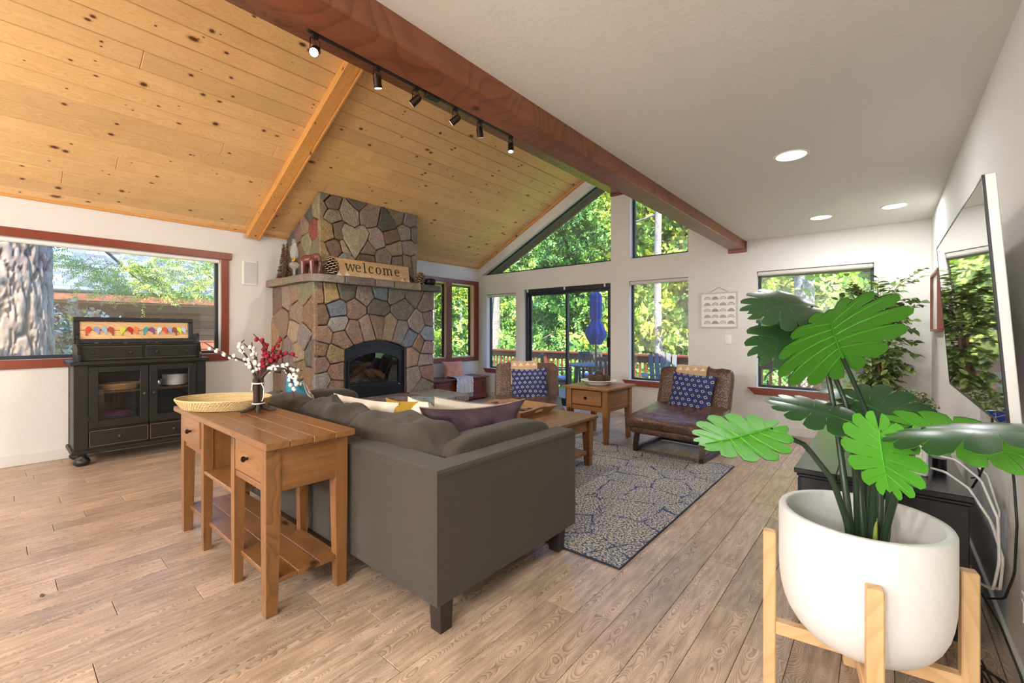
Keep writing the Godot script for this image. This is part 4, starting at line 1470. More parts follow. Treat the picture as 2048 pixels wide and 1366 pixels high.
func build_coffee_table():
	var o := thing("coffee_table", "honey pine coffee table in front of the sofa", "coffee table")
	var H: Material = M.honey
	for i in 5:
		part("top_board", board(Vector3(lerpf(-3.12, -2.06, i / 5.0) + 0.0004, 0.452, -3.68), Vector3(lerpf(-3.12, -2.06, (i + 1) / 5.0) - 0.0004, 0.48, -2.45), 0.004), H, o)
	for x in [-3.06, -2.125]:
		for z in [-3.60, -2.53]:
			leg(o, x, z, 0.075, 0.452, H, 0.72, 0.0, -0.5 if z < -3 else 0.5, 0.014, 0.30)
		part("apron", board(Vector3(x - 0.012, 0.34, -3.56), Vector3(x + 0.012, 0.452, -2.57), 0.002), H, o)
		part("stretcher", board(Vector3(x - 0.015, 0.12, -3.56), Vector3(x + 0.015, 0.16, -2.57), 0.003), H, o)
	for z in [-3.60, -2.53]:
		part("apron", board(Vector3(-3.02, 0.34, z - 0.012), Vector3(-2.16, 0.452, z + 0.012), 0.002), H, o)
	part("lower_shelf", board(Vector3(-3.04, 0.14, -3.56), Vector3(-2.14, 0.16, -2.57), 0.002), M.honey, o)
	# serving tray with flared sides
	var t := thing("wooden_tray", "flared wooden serving tray with cut-out handles on the coffee table", "tray", Vector3(-2.75, 0.481, -3.29))
	var W := tmat(M.palewood.albedo_texture, 0.5, hexc("a89a8e"))
	part("tray_base", board(Vector3(-0.24, 0, -0.22), Vector3(0.24, 0.012, 0.22), 0.002), W, t)
	for k in 4:
		var turn := Basis(Vector3.UP, PI * 0.5 * k)
		var l := 0.22 if k % 2 == 1 else 0.24
		var dd := 0.24 if k % 2 == 1 else 0.22
		var m := MB.new()
		m.xf = Transform3D(turn * Basis(Vector3.RIGHT, deg_to_rad(38)), turn * Vector3(0, 0.0, dd))
		m.grain(0, 0.33, 1.0, rng.randf(), rng.randf())
		if k % 2 == 0:
			m.prism(PackedVector2Array([Vector2(-l, 0), Vector2(l, 0), Vector2(l + 0.055, 0.088), Vector2(-l - 0.055, 0.088)]), Vector3.ZERO, Vector3.RIGHT, Vector3.UP, -0.008, 0.008)
		else:
			# end with a wavy top edge and a hand hole: two cheeks, a bottom rail and a bridge
			m.prism(PackedVector2Array([Vector2(-l, 0), Vector2(l, 0), Vector2(l + 0.03, 0.05), Vector2(-l - 0.03, 0.05)]), Vector3.ZERO, Vector3.RIGHT, Vector3.UP, -0.008, 0.008)
			for s in [-1.0, 1.0]:
				m.prism(PackedVector2Array([Vector2(s * 0.055, 0.05), Vector2(s * (l + 0.03), 0.05), Vector2(s * (l + 0.055), 0.088), Vector2(s * 0.12, 0.095), Vector2(s * 0.055, 0.11)]), Vector3.ZERO, Vector3.RIGHT, Vector3.UP, -0.008, 0.008)
			m.prism(PackedVector2Array([Vector2(-0.055, 0.08), Vector2(0.055, 0.08), Vector2(0.055, 0.11), Vector2(-0.055, 0.11)]), Vector3.ZERO, Vector3.RIGHT, Vector3.UP, -0.008, 0.008)
		part("tray_side", m, W, t)
	one("game_controller", bx(Vector3(-0.035, 0, -0.045), Vector3(0.035, 0.03, 0.045), 0.012), M.white, "small white rounded gadget lying in the wooden tray", "gadget", "", Vector3(-2.90, 0.494, -3.36))
	for q in [[-2.72, -3.33, 0.3, "slim black remote control lying in the tray"], [-2.62, -3.40, -0.4, "second black remote control near the tray corner"]]:
		var r := thing("remote_control", q[3], "remote control", Vector3(q[0], 0.494, q[1]), q[2], "remotes in the tray")
		part("body", bx(Vector3(-0.09, 0, -0.02), Vector3(0.09, 0.018, 0.02), 0.006), M.black, r)
		part("keypad", bx(Vector3(-0.07, 0.018, -0.012), Vector3(0.05, 0.02, 0.012), 0.001), mat(hexc("4a4a4d"), 0.7), r)

func build_end_table():
	var o := thing("end_table", "square honey pine end table with one drawer between the leather chairs", "end table")
	var H: Material = M.honey
	for i in 3:
		part("top_board", board(Vector3(-2.90, 0.608, lerpf(-5.01, -4.32, i / 3.0) + 0.0004), Vector3(-2.29, 0.636, lerpf(-5.01, -4.32, (i + 1) / 3.0) - 0.0004), 0.005), H, o)
	for x in [-2.83, -2.36]:
		for z in [-4.94, -4.39]:
			leg(o, x, z, 0.066, 0.608, H, 0.68, 0.0, 0.0, 0.0 if z < -4.5 else 0.013, 0.36)
	for z in [-4.94, -4.39]:
		part("rail", board(Vector3(-2.797, 0.365, z - 0.012), Vector3(-2.393, 0.42, z + 0.018), 0.002), H, o)
	for x in [-2.83, -2.36]:
		part("side_panel", board(Vector3(x - 0.012, 0.365, -4.907), Vector3(x + 0.018, 0.608, -4.423), 0.003), H, o)
		part("side_bead", board(Vector3(x - 0.02, 0.40, -4.907), Vector3(x + 0.024, 0.415, -4.423), 0.003), H, o)
	part("back_panel", board(Vector3(-2.797, 0.42, -4.95), Vector3(-2.393, 0.608, -4.93), 0.002), H, o)
	part("drawer_box", board(Vector3(-2.79, 0.43, -4.9), Vector3(-2.40, 0.58, -4.39), 0.0), M.honey, o)
	var d := part("drawer_front", board(Vector3(-2.79, 0.43, -4.40), Vector3(-2.41, 0.595, -4.362), 0.005), H, o)
	knob(d, Vector3(-2.60, 0.513, -4.362), Vector3(0, 0, 1), 0.018, M.bronze)
	# platter of pine cones
	var c := Vector3(-2.60, 0.637, -4.66)
	var p := thing("ceramic_platter", "cream square-lipped platter holding pine cones on the end table", "platter", c)
	var m := MB.new()
	m.lathe([Vector2(0.0001, 0.004), Vector2(0.10, 0.004), Vector2(0.10, 0.0), Vector2(0.12, 0.0), Vector2(0.13, 0.02), Vector2(0.16, 0.045), Vector2(0.215, 0.052), Vector2(0.215, 0.058), Vector2(0.155, 0.052), Vector2(0.12, 0.02), Vector2(0.0001, 0.012)], 32)
	part("dish", m, mat(hexc("e9e1d3"), 0.25), p)
	for k in 7:
		var a := TAU * k / 6.0
		var q := Vector3(cos(a) * 0.092, 0.075, sin(a) * 0.092) if k < 6 else Vector3(0, 0.125, 0)
		pine_cone(c + q, Vector3(rng.randf_range(-70, 70), rng.randf() * 360, rng.randf_range(-40, 40)), 0.052, 0.085, "brown pine cone heaped on the platter", "pine cones on the platter")

# cone of overlapping scales
func pine_cone(at: Vector3, rot: Vector3, r: float, h: float, label: String, group := "", tip := "8a6f54"):
	var o := thing("pine_cone", label, "pine cone", at, 0.0, group)
	o.rotation_degrees = rot
	part("core", MB.new().lathe([Vector2(0.0001, -h * 0.5), Vector2(r * 0.6, -h * 0.35), Vector2(r * 0.62, 0), Vector2(r * 0.35, h * 0.35), Vector2(0.0001, h * 0.5)], 10), M.cone_dark, o)
	var m := MB.new()
	var n := 70
	for i in n:
		var t := (i + 0.5) / n
		var a := i * 2.39996
		var y := lerpf(-h * 0.46, h * 0.48, t)
		var rad := r * sqrt(max(0.02, sin(PI * pow(t, 0.75) * 0.96 + 0.1)))
		var d := Vector3(cos(a), 0, sin(a))
		var s := Vector3(-sin(a), 0, cos(a))
		var w := r * 0.34 * (1.0 - 0.4 * t)
		var p0 := d * rad * 0.4 + Vector3(0, y - h * 0.02, 0)
		var p1 := d * rad + Vector3(0, y + h * 0.05, 0)
		m.col = hexc("4a3526").srgb_to_linear()
		var u := Vector3(0, h * 0.035, 0)
		m.face([p0 - s * w * 0.6, p0 + s * w * 0.6, p1 + s * w, p1 - s * w], (Vector3.UP + d * -0.2).normalized())
		m.face([p0 - s * w * 0.6 - u, p0 + s * w * 0.6 - u, p1 + s * w - u, p1 - s * w - u], Vector3.DOWN)
		m.col = hexc(tip).srgb_to_linear()
		m.face([p1 - s * w, p1 + s * w, p1 + s * w - u, p1 - s * w - u], d)
	part("scales", m, M.vertex, o).set_meta("kind", "stuff")
	return o

# ---------------------------------------------------------------- armless leather lounge chairs
func ikat_cloth() -> StandardMaterial3D:
	var n := 512
	var im := Image.create(n, n, false, Image.FORMAT_RGB8)
	im.fill(hexc("232d5c"))
	var nz := noise(171, 0.15, 2)
	for y in n:
		for x in n:
			# small hollow squares on a diagonal lattice
			var gx := x / 76.0
			var gy := y / 66.0
			var row := int(floor(gy))
			var fx := fposmod(gx + 0.5 * (row % 2), 1.0) - 0.5
			var fy := gy - row - 0.5
			var d := absf(fx * 0.92 + fy * 0.4) if false else maxf(absf(fx * 0.87 + fy * 0.5), absf(fy * 0.87 - fx * 0.5))
			var j := nz.get_noise_2d(x, y)
			if d < 0.22 + j * 0.02 and d > 0.145 + j * 0.02:
				im.set_pixel(x, y, hexc("cfc3ad"))
			elif d <= 0.145 and d > 0.0:
				im.set_pixel(x, y, hexc("4a4d68") if d < 0.05 else hexc("1d2446"))
			elif j > 0.35:
				im.set_pixel(x, y, hexc("2c3768"))
	im.generate_mipmaps()
	return tmat(ImageTexture.create_from_image(im), 0.95)

func build_chairs():
	# each: place of the middle of the chair on the floor, turn, words
	var spots := [[Vector3(-1.655, 0, -4.71), -2.0, "beside the gable window wall", "by the gable windows"],
		[Vector3(-3.27, 0, -4.14), 41.0, "in front of the sliding door", "in front of the sliding door"]]
	for k in 2:
		var q = spots[k]
		var B := Transform3D(Basis(Vector3.UP, deg_to_rad(q[1])), q[0])
		var o := thing("lounge_chair", "armless brown leather lounge chair %s" % q[2], "chair", q[0], deg_to_rad(q[1]), "leather lounge chairs")
		var wood := mat(hexc("2b211e"), 0.35)
		for s in [-1.0, 1.0]:
			# sled side: floor runner, front upright, rear upright
			part("runner", bx(Vector3(s * 0.34 - 0.02, 0.014, -0.36), Vector3(s * 0.34 + 0.02, 0.06, 0.37), 0.004), wood, o)
			part("upright", MB.new().bar(Vector3(s * 0.34, 0.05, 0.35), Vector3(s * 0.34, 0.25, 0.29), 0.04, 0.05, Vector3(0, 0, 1)), wood, o)
			part("upright", MB.new().bar(Vector3(s * 0.34, 0.05, -0.34), Vector3(s * 0.34, 0.24, -0.33), 0.04, 0.05, Vector3(0, 0, 1)), wood, o)
			part("rail", MB.new().bar(Vector3(s * 0.34, 0.245, 0.33), Vector3(s * 0.34, 0.20, -0.36), 0.04, 0.04), wood, o)
			part("back_post", MB.new().bar(Vector3(s * 0.34, 0.2, -0.34), Vector3(s * 0.34, 0.74, -0.50), 0.035, 0.03, Vector3(0, 0, 1)), wood, o)
		part("cross_rail", bx(Vector3(-0.34, 0.205, 0.29), Vector3(0.34, 0.25, 0.325), 0.004), wood, o)
		part("cross_rail", bx(Vector3(-0.34, 0.015, -0.33), Vector3(0.34, 0.05, -0.29), 0.004), wood, o)
		# two stacked seat pads, tipped back
		var m := MB.new()
		m.xf = Transform3D(Basis(Vector3.RIGHT, deg_to_rad(5)), Vector3(0, 0.282, 0.035))
		soft(m, Vector3.ZERO, Vector3(0.41, 0.052, 0.405), 0.5, 0.22, 0.012, 81 + k, 5.0)
		part("seat_pad", m, M.leather, o)
		m = MB.new()
		m.xf = Transform3D(Basis(Vector3.RIGHT, deg_to_rad(6)), Vector3(0, 0.365, 0.045))
		soft(m, Vector3.ZERO, Vector3(0.425, 0.08, 0.42), 0.5, 0.2, 0.03, 83 + k, 4.5, 24, 48)
		part("seat_cushion", m, M.leather, o)
		m = MB.new()
		m.xf = Transform3D(Basis(Vector3.RIGHT, deg_to_rad(-17)), Vector3(0, 0.60, -0.395))
		soft(m, Vector3.ZERO, Vector3(0.405, 0.265, 0.055), 0.25, 0.32, 0.02, 85 + k, 4.5, 24, 48)
		part("back_cushion", m, M.leather, o)
		# patterned pillow and throw: things of their own
		var pp := B * Vector3(0.03, 0.585, -0.215)
		pillow("throw_pillow", "navy pillow with small cream squares on the chair %s" % q[3], pp, Vector3(-18, q[1] + (4 if k == 0 else -4), -4 if k == 0 else 2), 0.46, 0.46, 0.15, M.ikat, 220 + k, null, "navy pillows on the leather chairs")
		var th := MB.new()
		var tw := 0.17
		var nz := noise(230 + k, 3.0, 2)
		# cloth laid over the top of the back: down the front, over, down behind
		var prof := [Vector2(0.60, -0.305), Vector2(0.72, -0.352), Vector2(0.83, -0.392), Vector2(0.872, -0.42), Vector2(0.885, -0.465), Vector2(0.865, -0.515), Vector2(0.75, -0.515), Vector2(0.62, -0.475)]
		for side in [0.0, -0.006]:
			var f := func(a, b):
				var i := int(min(b * (prof.size() - 1), prof.size() - 1.001))
				var p: Vector2 = prof[i].lerp(prof[i + 1], b * (prof.size() - 1) - i)
				var x: float = lerpf(-tw, tw, a)
				return Vector3(x - 0.03, p.x + side * 0.6 + 0.008 * nz.get_noise_2d(x * 4.0, b), p.y + (0.006 + side) * (1.0 if b < 0.5 else -1.0))
			th.patch(f, 10, 28, -1.0 if side < 0 else 1.0)
		var tm := tmat(geo_cloth(), 0.95)
		one("throw_blanket", th, tm, "tan throw with pale angular motif over the chair %s" % q[3], "throw", "throws on the leather chairs", q[0]).rotation.y = deg_to_rad(q[1])

func geo_cloth() -> ImageTexture:
	var im := Image.create(128, 256, false, Image.FORMAT_RGB8)
	im.fill(hexc("b89a78"))
	for y in 256:
		for x in 128:
			var fy := y % 64
			var w := absf((x % 32) - 16.0)
			if fy > 8 and fy < 40 and w < (40 - fy) * 0.35: im.set_pixel(x, y, hexc("ddc9a8"))
			if fy >= 50 and fy < 54: im.set_pixel(x, y, hexc("ddc9a8"))
	return ImageTexture.create_from_image(im)

func build_chest():
	var o := thing("blanket_chest", "carved brown wooden blanket chest under the corner casements", "chest")
	var C := tmat(M.beam.albedo_texture, 0.45, hexc("f0c0a0"))
	var x0 := -6.215
	var x1 := -5.77
	var za := -6.07
	var zb := -4.72
	part("body", board(Vector3(x0 + 0.02, 0.09, za + 0.02), Vector3(x1 - 0.02, 0.405, zb - 0.02), 0.004), C, o)
	part("plinth", board(Vector3(x0, 0.03, za), Vector3(x1, 0.10, zb), 0.006), C, o)
	part("lid", board(Vector3(x0 - 0.0, 0.405, za - 0.02), Vector3(x1 + 0.025, 0.437, zb + 0.02), 0.006), tmat(M.beam.albedo_texture, 0.35, hexc("d8b49a")), o)
	for z in [za + 0.05, zb - 0.05]:
		for x in [x0 + 0.05, x1 - 0.05]:
			part("foot", bx(Vector3(x - 0.04, 0, z - 0.04), Vector3(x + 0.04, 0.03, z + 0.04), 0.004), C, o)
	for k in 3:
		var a := lerpf(za + 0.06, zb - 0.06, k / 3.0)
		var b := lerpf(za + 0.06, zb - 0.06, (k + 1) / 3.0)
		for q in [[a + 0.02, b - 0.02, 0.14, 0.17], [a + 0.02, b - 0.02, 0.34, 0.37], [a + 0.02, a + 0.05, 0.17, 0.34], [b - 0.05, b - 0.02, 0.17, 0.34]]:
			part("panel_mould", board(Vector3(x1 - 0.022, q[2], q[0]), Vector3(x1 - 0.004, q[3], q[1]), 0.004), C, o)
	pillow("throw_pillow", "blush pink ribbed pillow on the wooden chest", Vector3(-6.02, 0.575, -5.42), Vector3(-20, 78, 0), 0.42, 0.32, 0.14, M.blush, 240)
	# fringed white throw hanging over the chest front
	var th := MB.new()
	var nz := noise(241, 4.0, 2)
	var f := func(a, b):
		var z: float = lerpf(-5.62, -5.24, a) + 0.03 * nz.get_noise_2d(a * 3.0, b * 4.0)
		var fold := 0.014 * sin(a * 26.0 + b * 2.0)
		if b < 0.45:
			return Vector3(lerpf(-6.1, -5.745, b / 0.45), 0.448 + 0.35 * fold + 0.03 * (1.0 - b / 0.45), z)
		var t: float = (b - 0.45) / 0.55
		return Vector3(-5.732 + fold * 0.8 + 0.012 * sin(t * 3.0), 0.446 - 0.28 * t, z + 0.05 * t * (a - 0.5))
	th.patch(f, 26, 22, 1.0)
	var o2 := thing("throw_blanket", "white fringed throw spilling over the chest edge", "throw")
	part("cloth", th, M.throw, o2)
	var fr := MB.new()
	for i in 26:
		var z := lerpf(-5.63, -5.23, i / 25.0)
		fr.tube([Vector3(-5.725, 0.17, z), Vector3(-5.722 + rng.randf_range(-0.004, 0.006), 0.13, z + rng.randf_range(-0.008, 0.008)), Vector3(-5.722, 0.09, z + rng.randf_range(-0.01, 0.01))], 0.0028, 5)
	part("fringe", fr, M.throw, o2).set_meta("kind", "stuff")

# ---------------------------------------------------------------- black hutch cabinet
func build_cabinet():
	rng.seed = 606
	var K: Material = M.blackpaint
	var o := thing("hutch_cabinet", "worn black painted cabinet with glass doors and bun feet under the wide window", "cabinet")
	var xf := -5.73
	var xb := -6.195
	var za := -1.50
	var zb := -0.46
	# carcass: posts, sides, back, floor, shelf
	part("side_panel", bx(Vector3(xb, 0.15, zb - 0.02), Vector3(xf - 0.02, 0.95, zb - 0.004), 0.002), K, o)
	part("side_panel", bx(Vector3(xb, 0.15, za + 0.004), Vector3(xf - 0.02, 0.95, za + 0.02), 0.002), K, o)
	for z in [zb, za]:
		var s := -1.0 if z == zb else 1.0
		for x in [[xf - 0.06, xf - 0.02], [xb, xb + 0.05]]:
			part("side_stile", bx(Vector3(x[0], 0.15, min(z, z + s * 0.008)), Vector3(x[1], 0.95, max(z, z + s * 0.008)), 0.002), K, o)
	part("back_panel", bx(Vector3(xb + 0.005, 0.15, za + 0.02), Vector3(xb + 0.02, 0.95, zb - 0.02)), K, o)
	part("bottom", bx(Vector3(xb + 0.02, 0.36, za + 0.02), Vector3(xf - 0.03, 0.375, zb - 0.02)), K, o)
	part("shelf", bx(Vector3(xb + 0.02, 0.665, za + 0.02), Vector3(xf - 0.05, 0.685, zb - 0.02)), tmat(M.honey.albedo_texture, 0.5, hexc("9a8070")), o)
	# face frame
	for q in [[zb - 0.10, zb, 0.15, 0.95], [za, za + 0.095, 0.15, 0.95], [-1.012, -0.998, 0.15, 0.345], [za + 0.095, zb - 0.10, 0.935, 0.95], [za + 0.095, zb - 0.10, 0.325, 0.345], [za + 0.095, zb - 0.10, 0.15, 0.175]]:
		part("face_frame", bx(Vector3(xf - 0.025, q[2], q[0]), Vector3(xf, q[3], q[1]), 0.002), K, o)
	part("base_moulding", bx(Vector3(xb, 0.115, za - 0.02), Vector3(xf + 0.022, 0.15, zb + 0.02), 0.008), K, o)
	part("top", bx(Vector3(xb - 0.02, 0.95, za - 0.03), Vector3(xf + 0.03, 0.985, zb + 0.03), 0.006), K, o)
	for x in [xf - 0.05, xb + 0.07]:
		for z in [za + 0.06, zb - 0.06]:
			part("bun_foot", MB.new().lathe([Vector2(0.0001, 0.0), Vector2(0.035, 0.0), Vector2(0.058, 0.02), Vector2(0.062, 0.04), Vector2(0.05, 0.065), Vector2(0.03, 0.08), Vector2(0.035, 0.1), Vector2(0.04, 0.116)], 20, Vector3(x, 0, z)), K, o)
	# glazed doors
	for q in [[-1.002, -0.562, 1.0], [-1.403, -1.008, -1.0]]:
		var d := Node3D.new()
		d.name = "glass_door"
		o.add_child(d, true)
		var y0 := 0.348
		var y1 := 0.932
		var w := 0.066
		for s in [[q[0], q[0] + w, y0, y1], [q[1] - w, q[1], y0, y1], [q[0] + w, q[1] - w, y0, y0 + 0.07], [q[0] + w, q[1] - w, y1 - 0.055, y1]]:
			part("door_frame", bx(Vector3(xf + 0.001, s[2], s[0]), Vector3(xf + 0.022, s[3], s[1]), 0.003), K, d)
		part("door_pane", bx(Vector3(xf + 0.006, y0 + 0.07, q[0] + w), Vector3(xf + 0.010, y1 - 0.055, q[1] - w)), M.cabinet_glass, d)
		var kz: float = q[0] + 0.035 if q[2] > 0 else q[1] - 0.035
		knob(d, Vector3(xf + 0.022, 0.645, kz), Vector3(1, 0, 0), 0.014, M.pewter)
		for y in [0.42, 0.86]:
			var hz: float = q[1] if q[2] > 0 else q[0]
			part("hinge", bx(Vector3(xf, y, hz - 0.006), Vector3(xf + 0.024, y + 0.05, hz + 0.006), 0.002), M.iron, d)
	for q in [[-0.995, -0.566], [-1.40, -1.016]]:
		var d := part("drawer", bx(Vector3(xf - 0.3, 0.178, q[0]), Vector3(xf + 0.016, 0.322, q[1]), 0.004), K, o)
		knob(d, Vector3(xf + 0.016, 0.25, (q[0] + q[1]) * 0.5), Vector3(1, 0, 0), 0.015, M.pewter)
		var e := MB.new()
		for y in [0.178, 0.322]: e.box(Vector3(xf + 0.0145, y - 0.0012, q[0] + 0.003), Vector3(xf + 0.0165, y + 0.0012, q[1] - 0.003))
		for z in q: e.box(Vector3(xf + 0.0145, 0.18, z - 0.0012), Vector3(xf + 0.0165, 0.32, z + 0.0012))
		part("worn_edge", e, M.worn, d)
	# low hutch with two wide drawers
	var hx := -5.84
	part("hutch_case", bx(Vector3(xb, 0.985, za + 0.035), Vector3(hx, 1.14, zb - 0.035), 0.003), K, o)
	part("hutch_top", bx(Vector3(xb - 0.01, 1.132, za + 0.025), Vector3(hx + 0.02, 1.15, zb - 0.025), 0.004), K, o)
	for q in [[-0.975, zb - 0.05], [za + 0.05, -1.0]]:
		var a: float = min(q[0], q[1])
		var b: float = max(q[0], q[1])
		var d := part("hutch_drawer", bx(Vector3(hx - 0.1, 1.0, a), Vector3(hx + 0.012, 1.122, b), 0.004), K, o)
		for t in [0.2, 0.8]:
			knob(d, Vector3(hx + 0.012, 1.06, lerpf(a, b, t)), Vector3(1, 0, 0), 0.012, M.pewter)
		var e := MB.new()
		for y in [1.0, 1.122]: e.box(Vector3(hx + 0.0105, y - 0.001, a + 0.003), Vector3(hx + 0.0125, y + 0.001, b - 0.003))
		part("worn_edge", e, M.worn, d)
	# shaped brackets at each end of the hutch
	for z in [zb - 0.03, za + 0.03 + 0.02]:
		var pr := PackedVector2Array()
		for q in [[xb, 0.985], [hx + 0.085, 0.985], [hx + 0.085, 1.02], [hx + 0.075, 1.045], [hx + 0.05, 1.06], [hx + 0.055, 1.09], [hx + 0.03, 1.12], [hx + 0.0, 1.15], [hx - 0.02, 1.19], [hx - 0.02, 1.23], [hx - 0.04, 1.25], [xb, 1.25]]:
			pr.append(Vector2(q[0], q[1]))
		part("end_bracket", MB.new().prism(pr, Vector3(0, 0, z), Vector3.RIGHT, Vector3.UP, -0.02, 0.0, 0.002), K, o)
	build_bird_sign(hx)
	# what shows behind the glass
	var wick := tri(tmat(mottled(256, 256, 160, 0.08, 0.25, hexc("b58a55"), hexc("7d5730"), hexc("d2ae78"), 0.5, 1.5), 0.9), Vector3.ONE * 9.0, false)
	var b := thing("wicker_basket", "shallow wicker basket with loop handle on the cabinet shelf", "basket", Vector3(-5.93, 0.686, -0.80))
	for k in 5:
		var path := []
		for i in 29: path.append(Vector3(cos(TAU * i / 28.0) * (0.10 + 0.006 * k), 0.007 + 0.012 * k, sin(TAU * i / 28.0) * (0.145 + 0.008 * k)))
		part("weave_ring", MB.new().tube(path, 0.0075, 6, false), wick, b)
	part("basket_floor", MB.new().lathe([Vector2(0.0001, 0.004), Vector2(0.1, 0.004)], 20, Vector3.ZERO, Vector2(1, 1.4)), wick, b)
	for s in [-1.0, 1.0]:
		var path := []
		for i in 9: path.append(Vector3(cos(PI * i / 8.0) * 0.035, 0.055 + sin(PI * i / 8.0) * 0.045, s * (0.172 + 0.008 * sin(PI * i / 8.0))))
		part("handle", MB.new().tube(path, 0.006, 6), wick, b)
	for i in 12:
		plate("dinner_plate", Vector3(-5.93, 0.686 + 0.0095 * i, -1.27), 0.115, M.white, "white dinner plate in the stack on the cabinet shelf", "white plates in the cabinet")
	for i in 6:
		plate("painted_plate", Vector3(-5.95, 0.376 + 0.014 * i, -0.79), 0.15 - 0.004 * i, mat(hexc(["5a5aa8", "9c3a40", "5a5aa8", "b0605a", "6a68b0", "8a3a48"][i]), 0.3), ["lowest blue plate stacked in the cabinet bottom", "red plate second from below in the cabinet", "blue plate in the middle of the low stack", "salmon plate above the middle of the low stack", "violet plate just under the top red one", "dark red plate topmost of the low stack"][i], "coloured plates in the cabinet")
	var jar := thing("metal_tumbler", "small shiny metal tumbler beside the white plates", "tumbler", Vector3(-5.86, 0.686, -1.10))
	part("cup", MB.new().lathe([Vector2(0.0001, 0.0), Vector2(0.03, 0.0), Vector2(0.032, 0.002), Vector2(0.036, 0.085), Vector2(0.034, 0.085), Vector2(0.03, 0.006), Vector2(0.0001, 0.005)], 20), M.chrome, jar)
	var sp := thing("wall_speaker", "flat white in-wall speaker beside the chimney", "speaker", Vector3(XL, 2.025, -2.112))
	part("frame", bx(Vector3(0.0, -0.155, -0.085), Vector3(0.016, 0.155, 0.085), 0.006), M.white, sp)
	part("grille", bx(Vector3(0.012, -0.138, -0.07), Vector3(0.019, 0.138, 0.07), 0.003), mat(hexc("c9c8c6"), 0.8), sp)

func plate(called: String, at: Vector3, r: float, mt: Material, label: String, group: String):
	var m := MB.new()
	m.lathe([Vector2(0.0001, 0.0), Vector2(r * 0.55, 0.0), Vector2(r * 0.62, 0.003), Vector2(r, 0.014), Vector2(r, 0.017), Vector2(r * 0.62, 0.0075), Vector2(0.0001, 0.005)], 28)
	return one(called, m, mt, label, "plate", group, at)

func build_bird_sign(hx: float):
	var o := thing("bird_sign", "long black framed panel with coloured wooden birds on a wire", "sign", Vector3(hx - 0.045, 1.151, -0.945))
	o.rotation = Vector3(0, PI * 0.5, 0)
	o.rotate_object_local(Vector3.RIGHT, deg_to_rad(-6))
	# own axes: x along the sign, y up, z to the room
	var W := 0.475
	for q in [[-W, W, 0.0, 0.045], [-W, W, 0.215, 0.26], [-W, -W + 0.045, 0.045, 0.215], [W - 0.045, W, 0.045, 0.215]]:
		part("frame", bx(Vector3(q[0], q[2], -0.012), Vector3(q[1], q[3], 0.014), 0.004), M.blackpaint, o)
	part("panel", board(Vector3(-W + 0.04, 0.04, -0.008), Vector3(W - 0.04, 0.22, 0.0), 0.0, 0.5, 1.0), M.palewood, o)
	part("wire", MB.new().tube([Vector3(-W + 0.045, 0.132, 0.004), Vector3(W - 0.045, 0.128, 0.004)], 0.002, 6), M.black, o)
	var wear := MB.new()
	for i in 26:
		var x := rng.randf_range(-W + 0.03, W - 0.05)
		var y: float = [0.0445, 0.2155, 0.003, 0.257][i % 4]
		wear.box(Vector3(x, y - 0.0022, 0.0125), Vector3(x + rng.randf_range(0.008, 0.03), y + 0.0022, 0.0145))
	part("worn_edge", wear, M.worn, o)
	var spots := [345, 445, 535, 615, 770, 855, 930, 1065, 1150, 1255, 1330, 1400, 1470, 1535, 1600]
	var cols := ["c0432f", "8b8fc0", "8fb0c4", "9c4030", "c5cc3d", "b0182c", "d97a3a", "3f9aa3", "7a4a88", "c5d6dc", "d84a34", "9aa0d0", "8a4a30", "c6d83a", "b3c8d6"]
	var flip := [1, 0, 0, 0, 1, 0, 0, 1, 0, 1, 0, 0, 0, 0, 0]
	for i in 15:
		var x := lerpf(-W + 0.045, W - 0.045, (spots[i] - 245) / 1425.0)
		var p := PackedVector2Array()
		var long := 1.25 if i in [0, 3, 4, 7, 9, 12] else 1.0
		for q in [[-0.016, 0.026], [-0.022, 0.012], [-0.018, -0.004], [-0.006, -0.018 * long], [0.006, -0.026 * long], [0.011, -0.046 * long], [0.021, -0.047 * long], [0.019, -0.024 * long], [0.022, -0.006], [0.02, 0.012], [0.008, 0.026], [-0.004, 0.032]]:
			p.append(Vector2(q[0] * (-1.0 if flip[i] else 1.0) + x, q[1] + 0.135))
		part("bird", MB.new().prism(p, Vector3.ZERO, Vector3.RIGHT, Vector3.UP, 0.004, 0.013, 0.002), mat(hexc(cols[i]), 0.6), o)

